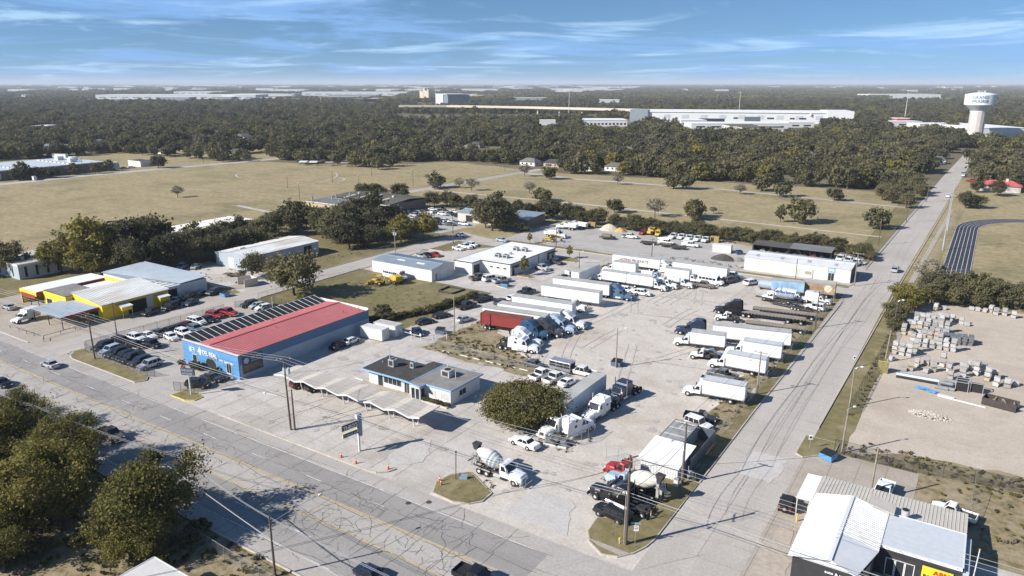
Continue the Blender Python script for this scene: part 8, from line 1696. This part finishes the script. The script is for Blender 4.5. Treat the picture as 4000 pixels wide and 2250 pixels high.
t = thing('masonry_pen', 'open concrete bin enclosure beside the left street', 'enclosure', (-171.4, 126, 0), -12); boxp(t, 'wall', M_canopyconc, -2.2, 2.2, 2.4, 2.6, 0, 2.2); boxp(t, 'wall', M_canopyconc, 2.0, 2.2, -1.4, 2.4, 0, 2.2); boxp(t, 'wall', M_canopyconc, -2.2, -2.0, -1.4, 2.4, 0, 2.2); boxp(t, 'slab', M_conc2, -2.6, 2.6, -5, 2.4, 0, .06)
t = thing('scrap_trailer', 'low trailer heaped with scrap timber beside the round tree', 'trailer', (-183, 130.4, 0), 20); boxp(t, 'deck', M_wood, -3, 3, -1, 1, .6, .72)
for i in range(12): b = MB(); q = Vector((rnd.uniform(-2.4, 2.2), rnd.uniform(-.7, .7), .8)); v = Vector((rnd.gauss(0, 1), rnd.gauss(0, .6), rnd.gauss(.2, .25))); b.tube([q, q + v], .12); b.obj('scrap', M_wood, t)
for s in (-1, 1): b = MB(); b.cyl((0, s * .9, .35), (0, s * 1.1, .35), .35, n=10); b.obj('wheel', M_tyre, t)
# ---- stone yard: pallets of quarried stone
M_st = [mat('pale stone', (.38, .365, .34), var=.12, scale=3), mat('grey stone', (.34, .33, .315), var=.15, scale=3), mat('tan stone', (.42, .36, .275), var=.15, scale=3), mat('dark stone', (.13, .145, .165), var=.2, scale=3), mat('white bag', (.44, .44, .43), var=.1, scale=2)]
PT = {}
def pallet(x, y, a, kind, lev, z=0.):
    key = (kind, lev)
    if key not in PT:
        q = random.Random(kind * 7 + lev); T = Tpl(); b = MB(); b.box(-.55, .55, -.55, .55, .08, .14)
        for yy in (-.5, 0, .5): b.box(-.55, .55, yy - .05, yy + .05, 0, .08)
        T.p('pallet', b, M_wood); h = .14
        for c in range(4):
            b = MB(); w = .5 - q.uniform(0, .08); hh = q.uniform(.17, .26); dx, dy = q.uniform(-.05, .05), q.uniform(-.05, .05); M_ = Matrix.Rotation(q.uniform(-.1, .1), 4, 'Z'); b.box(-w + dx, w + dx, -w + dy, w + dy, h, h + hh, M_); T.p('stone_course', b, M_st[kind]); h += hh - .004
        PT[key] = (T, h)
    T, h = PT[key]; nm = ('pale', 'grey', 'tan', 'dark slate', 'white wrapped')[kind]
    T.make('stone_pallet', f'pallet of {nm} stone in the sandy stone yard', 'stone pallet', x, y, a, group=f'{nm} stone pallets', z=z); return h
def stack(x, y, kinds, a=0):
    z = 0.
    for k in kinds: z += pallet(x + rnd.uniform(-.06, .06), y + rnd.uniform(-.06, .06), a + rnd.uniform(-6, 6), k, rnd.randrange(3), z)
rp = random.Random(21)
for r_, (y, x0, x1, ks) in enumerate(((193.6, -8.6, -3, (4, 1)), (196.8, -7.4, -1.4, (4, 0)), (190.4, -9.4, -4.2, (4, 1)), (186.6, -10.6, -2.6, (4, 1, 4)), (183.4, -10.8, -2.4, (2, 1, 4)), (180.2, -11, -4, (2, 2, 1)), (176.4, -8.8, -1.4, (1, 4)), (173.4, -7.4, .4, (1, 0, 4)), (168.6, -11.4, -6.8, (4, 0)), (165.2, -11.2, -8.4, (4, 0)))):
    x = x0
    while x < x1:
        if rp.random() < .85: stack(x, y + rp.uniform(-.2, .2), [rp.choice(ks) for _ in range(rp.choice((1, 2, 2, 3)))])
        x += rp.uniform(1.2, 1.4)
for i in range(5):
    for j in range(3): stack(-2.6 + i * 1.15, 181.6 - j * 1.5 + i * .3, [3, 3] if j else [3])
for x, y, ks in ((-6.6, 159.6, (4, 0)), (-5, 161.6, (2, 1)), (-3.6, 158.4, (1, 0)), (-2.2, 162.4, (4, 1, 0)), (-.9, 159.6, (4, 1)), (1.2, 161.6, (4, 4)), (2.6, 163.8, (4, 4)), (1.4, 158.4, (4, 0)), (3.6, 161, (4, 4, 1)), (4.6, 163.4, (4, 1)), (5.4, 158.8, (2, 4, 4)), (6.6, 160.6, (1, 4)), (6.9, 156.6, (4, 4)), (8.6, 157, (1, 4)), (10, 159, (4,)), (-8.6, 155.8, (1,)), (-7.4, 156.6, (1, 2)), (-4.6, 157, (1,)), (-.6, 155.6, (0, 1)), (-6.2, 205, (1, 4)), (-4.6, 206.6, (4,)), (1.2, 210, (4,)), (2.6, 210, (4,)), (4.2, 209.8, (0,)), (5.4, 210.4, (1, 0)), (6.4, 208.8, (4, 1)), (8.2, 209.2, (4, 0)), (10, 208, (4, 4)), (-.4, 195.6, (4, 0)), (.8, 195, (4,)), (-2.4, 197.4, (4, 4)), (-4.2, 191.6, (4, 4, 4)), (-11.2, 160.8, (4,))): stack(x, y, ks, rp.uniform(-20, 20))
# pipes, rolls, racks, debris
t = thing('pipe_bundle', 'bundle of blue and white wrapped pipes on the sand', 'pipes', (-5.8, 151.8, 0), 2)
for i, (y, z, m_) in enumerate(((-.5, .25, M_black), (0, .25, M_ins), (.5, .25, M_black), (-.25, .68, M_ins), (.28, .68, mat('blue wrap', (.10, .28, .55), var=.1)))): b = MB(); b.cyl((-3.6, y, z), (3.6, y, z), .25, n=10); b.obj('pipe', m_, t)
t = thing('tarpaulin', 'crumpled blue tarpaulin lying on the sand', 'tarpaulin', (-3.9, 147.4, 0), -20); b = MB(); q = random.Random(4); n_ = 7
b.add([(-1.8 + i * .6 + q.uniform(-.15, .15), -.7 + j * .35, q.uniform(.05, .4)) for j in range(5) for i in range(n_)], [(j * n_ + i, j * n_ + i + 1, (j + 1) * n_ + i + 1, (j + 1) * n_ + i) for j in range(4) for i in range(n_ - 1)]); b.obj('sheet', mat('blue tarp', (.06, .24, .56), var=.15), t)
t = thing('white_duct', 'long white metal strip lying across the sand', 'duct', (1.8, 145, 0), -10); boxp(t, 'strip', M_ins, -3.8, 3.8, -.15, .15, 0, .2); boxp(t, 'sheet', mat('pale sheet', (.55, .58, .60)), -3.8, -1.2, .1, .7, 0, .3)
for i, (x, y, z) in enumerate(((-1.6, 149.4, 0), (-.6, 149.6, 0), (-1.2, 151.4, 0), (-.3, 151.6, 0), (-1, 150.6, .6), (-.4, 152.6, .5))): t = thing('membrane_roll', 'grey roll of lining membrane stacked beside the dark racks', 'roll', (x, y, z), 0, 'membrane rolls'); b = MB(); b.cyl((-1.1, 0, .32), (1.1, 0, .32), .32, n=12); b.obj('roll', mat('grey membrane roll', (.22, .235, .25), var=.12), t)
for x, y, a in ((1.5, 150.8, 5), (3.9, 151.6, 0), (1.6, 153.4, 0)):
    t = thing('steel_rack', 'dark steel stillage rack among membrane rolls', 'rack', (x, y, 0), a, 'steel stillage racks'); b = MB()
    for sx in (-1, 1):
        for sy in (-1, 1): b.box(sx * 1 - .05, sx * 1 + .05, sy * .7 - .05, sy * .7 + .05, 0, 1.9)
        b.box(sx - .05, sx + .05, -.7, .7, 1.8, 1.9); b.box(sx - .05, sx + .05, -.7, .7, .9, 1.0)
    for sy in (-1, 1): b.box(-1, 1, sy * .7 - .05, sy * .7 + .05, 1.8, 1.9)
    b.obj('frame', M_galv, t); boxp(t, 'contents', M_black, -.93, .93, -.63, .63, .1, 1.5)
t = thing('debris_skip', 'open rusty skip with timber scraps at the sand yard edge', 'skip', (7.6, 146.4, 0), -12); boxp(t, 'wall', mat('rusty skip', (.055, .045, .04), var=.25), -2.6, 2.6, -1.3, -1.2, 0, 1.4); boxp(t, 'wall', mat('rusty skip', (.12, .075, .05)), -2.6, 2.6, 1.2, 1.3, 0, 1.4); boxp(t, 'wall', mat('rusty skip', (.12, .075, .05)), -2.6, -2.5, -1.2, 1.2, 0, 1.4); boxp(t, 'floor', M_black, -2.5, 2.6, -1.2, 1.2, 0, .3)
for i in range(7): b = MB(); q = Vector((rnd.uniform(-2, 2), rnd.uniform(-.8, .8), .6)); b.tube([q, q + Vector((rnd.uniform(-1, 1), rnd.uniform(-.5, .5), .7))], .07); b.obj('scrap', M_deck, t)
t = thing('yellow_cage', 'yellow mesh fronted pallet cage beside the leaning pole', 'cage', (-11.9, 152.6, 0), 0); b = MB()
for i in range(8): b.box(-.9 + i * .25, -.86 + i * .25, -.5, -.45, 0, 2.4)
for i in range(9): b.box(-.9, .9, -.5, -.45, .05 + i * .29, .09 + i * .29)
b.obj('mesh_front', mat('cage yellow', (.50, .40, .12), var=.15), t); boxp(t, 'frame', mat('cage yellow', (.50, .40, .12)), -.95, .95, -.45, -.35, 2.35, 2.45); boxp(t, 'contents', mat('cage load', (.16, .15, .12), var=.3), -.88, .88, -.42, .5, 0, 2.2)
t = thing('rubble_heap', 'low heap of white broken stone on the sandy yard', 'rubble', (-2.4, 135.4, 0)); b = MB(); q = random.Random(9)
for i in range(420):
    a = q.uniform(0, 6.28); r_ = q.random() ** .6; x, y = math.cos(a) * r_ * 3.3, math.sin(a) * r_ * 1.7; z = .5 * (1 - r_ * r_) + .03; s = q.uniform(.08, .2); M_ = Matrix.Translation((x, y, z)) @ Matrix.Rotation(q.uniform(0, 6), 4, Vector((q.random(), q.random(), q.random() + .1)).normalized()); b.box(-s, s, -s * .7, s * .7, -s * .5, s * .5, M_)
o = b.obj('broken_stone', mat('broken stone', (.44, .40, .345), var=.15), t); o['kind'] = 'stuff'
def heap(x, y, rx, ry, h, label, m, name='gravel_heap', cat='heap'):
    q = random.Random(int(x)); b = MB(); rings = []
    for k in range(6): f = k / 5; rings.append([(math.cos(a) * rx * (1 - f) * q.uniform(.9, 1.08) + .001, math.sin(a) * ry * (1 - f) * q.uniform(.9, 1.08), h * (1 - (1 - f) ** 1.6) + q.uniform(-.05, .05) * (k > 0)) for a in [6.2832 * i / 14 for i in range(14)]])
    b.loft(rings); t = thing(name, label, cat, (x, y, 0)); b.obj('heap', m, t); return t
heap(-120.6, 255.4, 4.6, 3.2, 2.4, 'large pale gravel heap at the back of the yard', M_sand); heap(-115.6, 254.4, 2.6, 2., 1.6, 'smaller golden sand heap beside the gravel heap', mat('golden sand', (.42, .29, .11), var=.1))
heap(-68.2, 230.6, 4.4, 2.6, 1.8, 'dark asphalt rubble heap beside the office container', mat('dark rubble', (.07, .066, .06), var=.35, scale=2), 'rubble_heap'); heap(-63.8, 231.4, 2.6, 1.8, 1.2, 'grey rubble heap next to the dark rubble heap', mat('grey rubble', (.22, .20, .18), var=.3, scale=2), 'rubble_heap')
for x, y, l in ((-128.4, 255.6, 'rusty yellow steel crate at the back of the gravel yard'), (-79, 255, 'brown steel crate at the end of the white pickups')): t = thing('steel_crate', l, 'crate', (x, y, 0), 10); boxp(t, 'box', mat('rusty ochre', (.34, .24, .09), var=.25), -1.5, 1.5, -1, 1, .1, 2.2); boxp(t, 'opening', M_dark, -1.3, -.2, -1.03, -1, .4, 1.9)
for i in range(8): t = thing('shed_machine', 'machine stored at the mouth of the open shed', 'machine', (-60 + i * 2.7, 246 + rnd.uniform(-1, 1), 0), rnd.uniform(0, 60), 'machines at the open shed'); m_ = (M_galv, M_cat, M_redtrim, M_chassis)[i % 4]; boxp(t, 'body', m_, -.8, .8, -.5, .5, .2, 1.2); boxp(t, 'hood', M_chassis, -.3, .6, -.35, .35, 1.2, 1.6); boxp(t, 'skid', M_chassis, -.9, .9, -.45, .45, 0, .2)
for i in range(9):
    x = (-82 + i * 3.1); t = thing('scrap_pile', 'low scrap pile along the inside of the yard fence', 'scrap', (x, 222.4 + rnd.uniform(-1, 1.4), 0), rnd.uniform(0, 180), 'scrap along the yard fence')
    for j in range(6): b = MB(); q = Vector((rnd.uniform(-1.2, 1.2), rnd.uniform(-.7, .7), .1)); b.tube([q, q + Vector((rnd.uniform(-1, 1), rnd.uniform(-1, 1), rnd.uniform(.1, .7)))], rnd.uniform(.06, .16)); b.obj('scrap', (M_chassis, M_wood, M_galv)[j % 3], t)
t = thing('junction_cabinet', 'grey roadside electric cabinet at the park road', 'cabinet', (-468.6, 208, 0)); boxp(t, 'cabinet', M_galv, -1.2, 1.2, -.8, .8, 0, 2.6); boxp(t, 'door', M_frame, -1.0, 1.0, -.83, -.8, .2, 2.4)
# weeds and tufts along kerbs, fences and islands (nobody could count them)
K_tuft = [leafmesh('tuft', 300 + i, .5, .5, -.02, .42, 10, 9, .12, m, core=.1) for i, m in enumerate((M_leaf, M_leafy, M_bare))]
tf = []; q = random.Random(31)
def tufts(n, x0, x1, y0, y1, s=1.):
    for _ in range(n): tf.append((q.uniform(x0, x1), q.uniform(y0, y1), .02, q.uniform(.4, 1.1) * s, q.uniform(0, 6.3), q.choice((0, 0, 1, 2))))
tufts(150, -97, -94.8, 117, 205); tufts(220, -36, -30.4, 100, 205); tufts(160, -97, -72, 113.5, 124); tufts(90, -59, -52, 70.5, 76.5, .6); tufts(80, -36, -29, 73.4, 91, .6); tufts(110, -14.2, -12, 128, 206, .9); tufts(120, -13, 12, 112.6, 118.5, 1.1); tufts(140, -158, -130, 70, 72.4, .4); tufts(420, -115, -60, 27, 47, 1.5); tufts(200, -150, -109, 119, 157, .5); tufts(160, -146, -30, 257, 262, 1.6); tufts(120, -200, -170, 120, 200, .8); tufts(60, -55, -47, 90, 97, .7); tufts(60, -77, -50, 44, 47, .8); tufts(60, 0, 14, 99, 112, 1.)
o = scatter('weeds', tf, K_tuft, 'weeds and grass tufts along fences and islands', 'weeds')

# ------------------------------------------------------------------ set every thing's handle at its own base
def extent(o):
    pts = []
    for c in o.children:
        if c.type == 'MESH': pts += [c.location + v.co for v in c.data.vertices]
    return pts
for o in [o for o in bpy.data.objects if o.parent is None and o.type == 'EMPTY' and o.location.length < 1e-6]:
    pts = extent(o)
    if not pts: continue
    c = Vector(((min(p.x for p in pts) + max(p.x for p in pts)) / 2, (min(p.y for p in pts) + max(p.y for p in pts)) / 2, 0)); o.location = c
    for ch in o.children: ch.location = ch.location - c
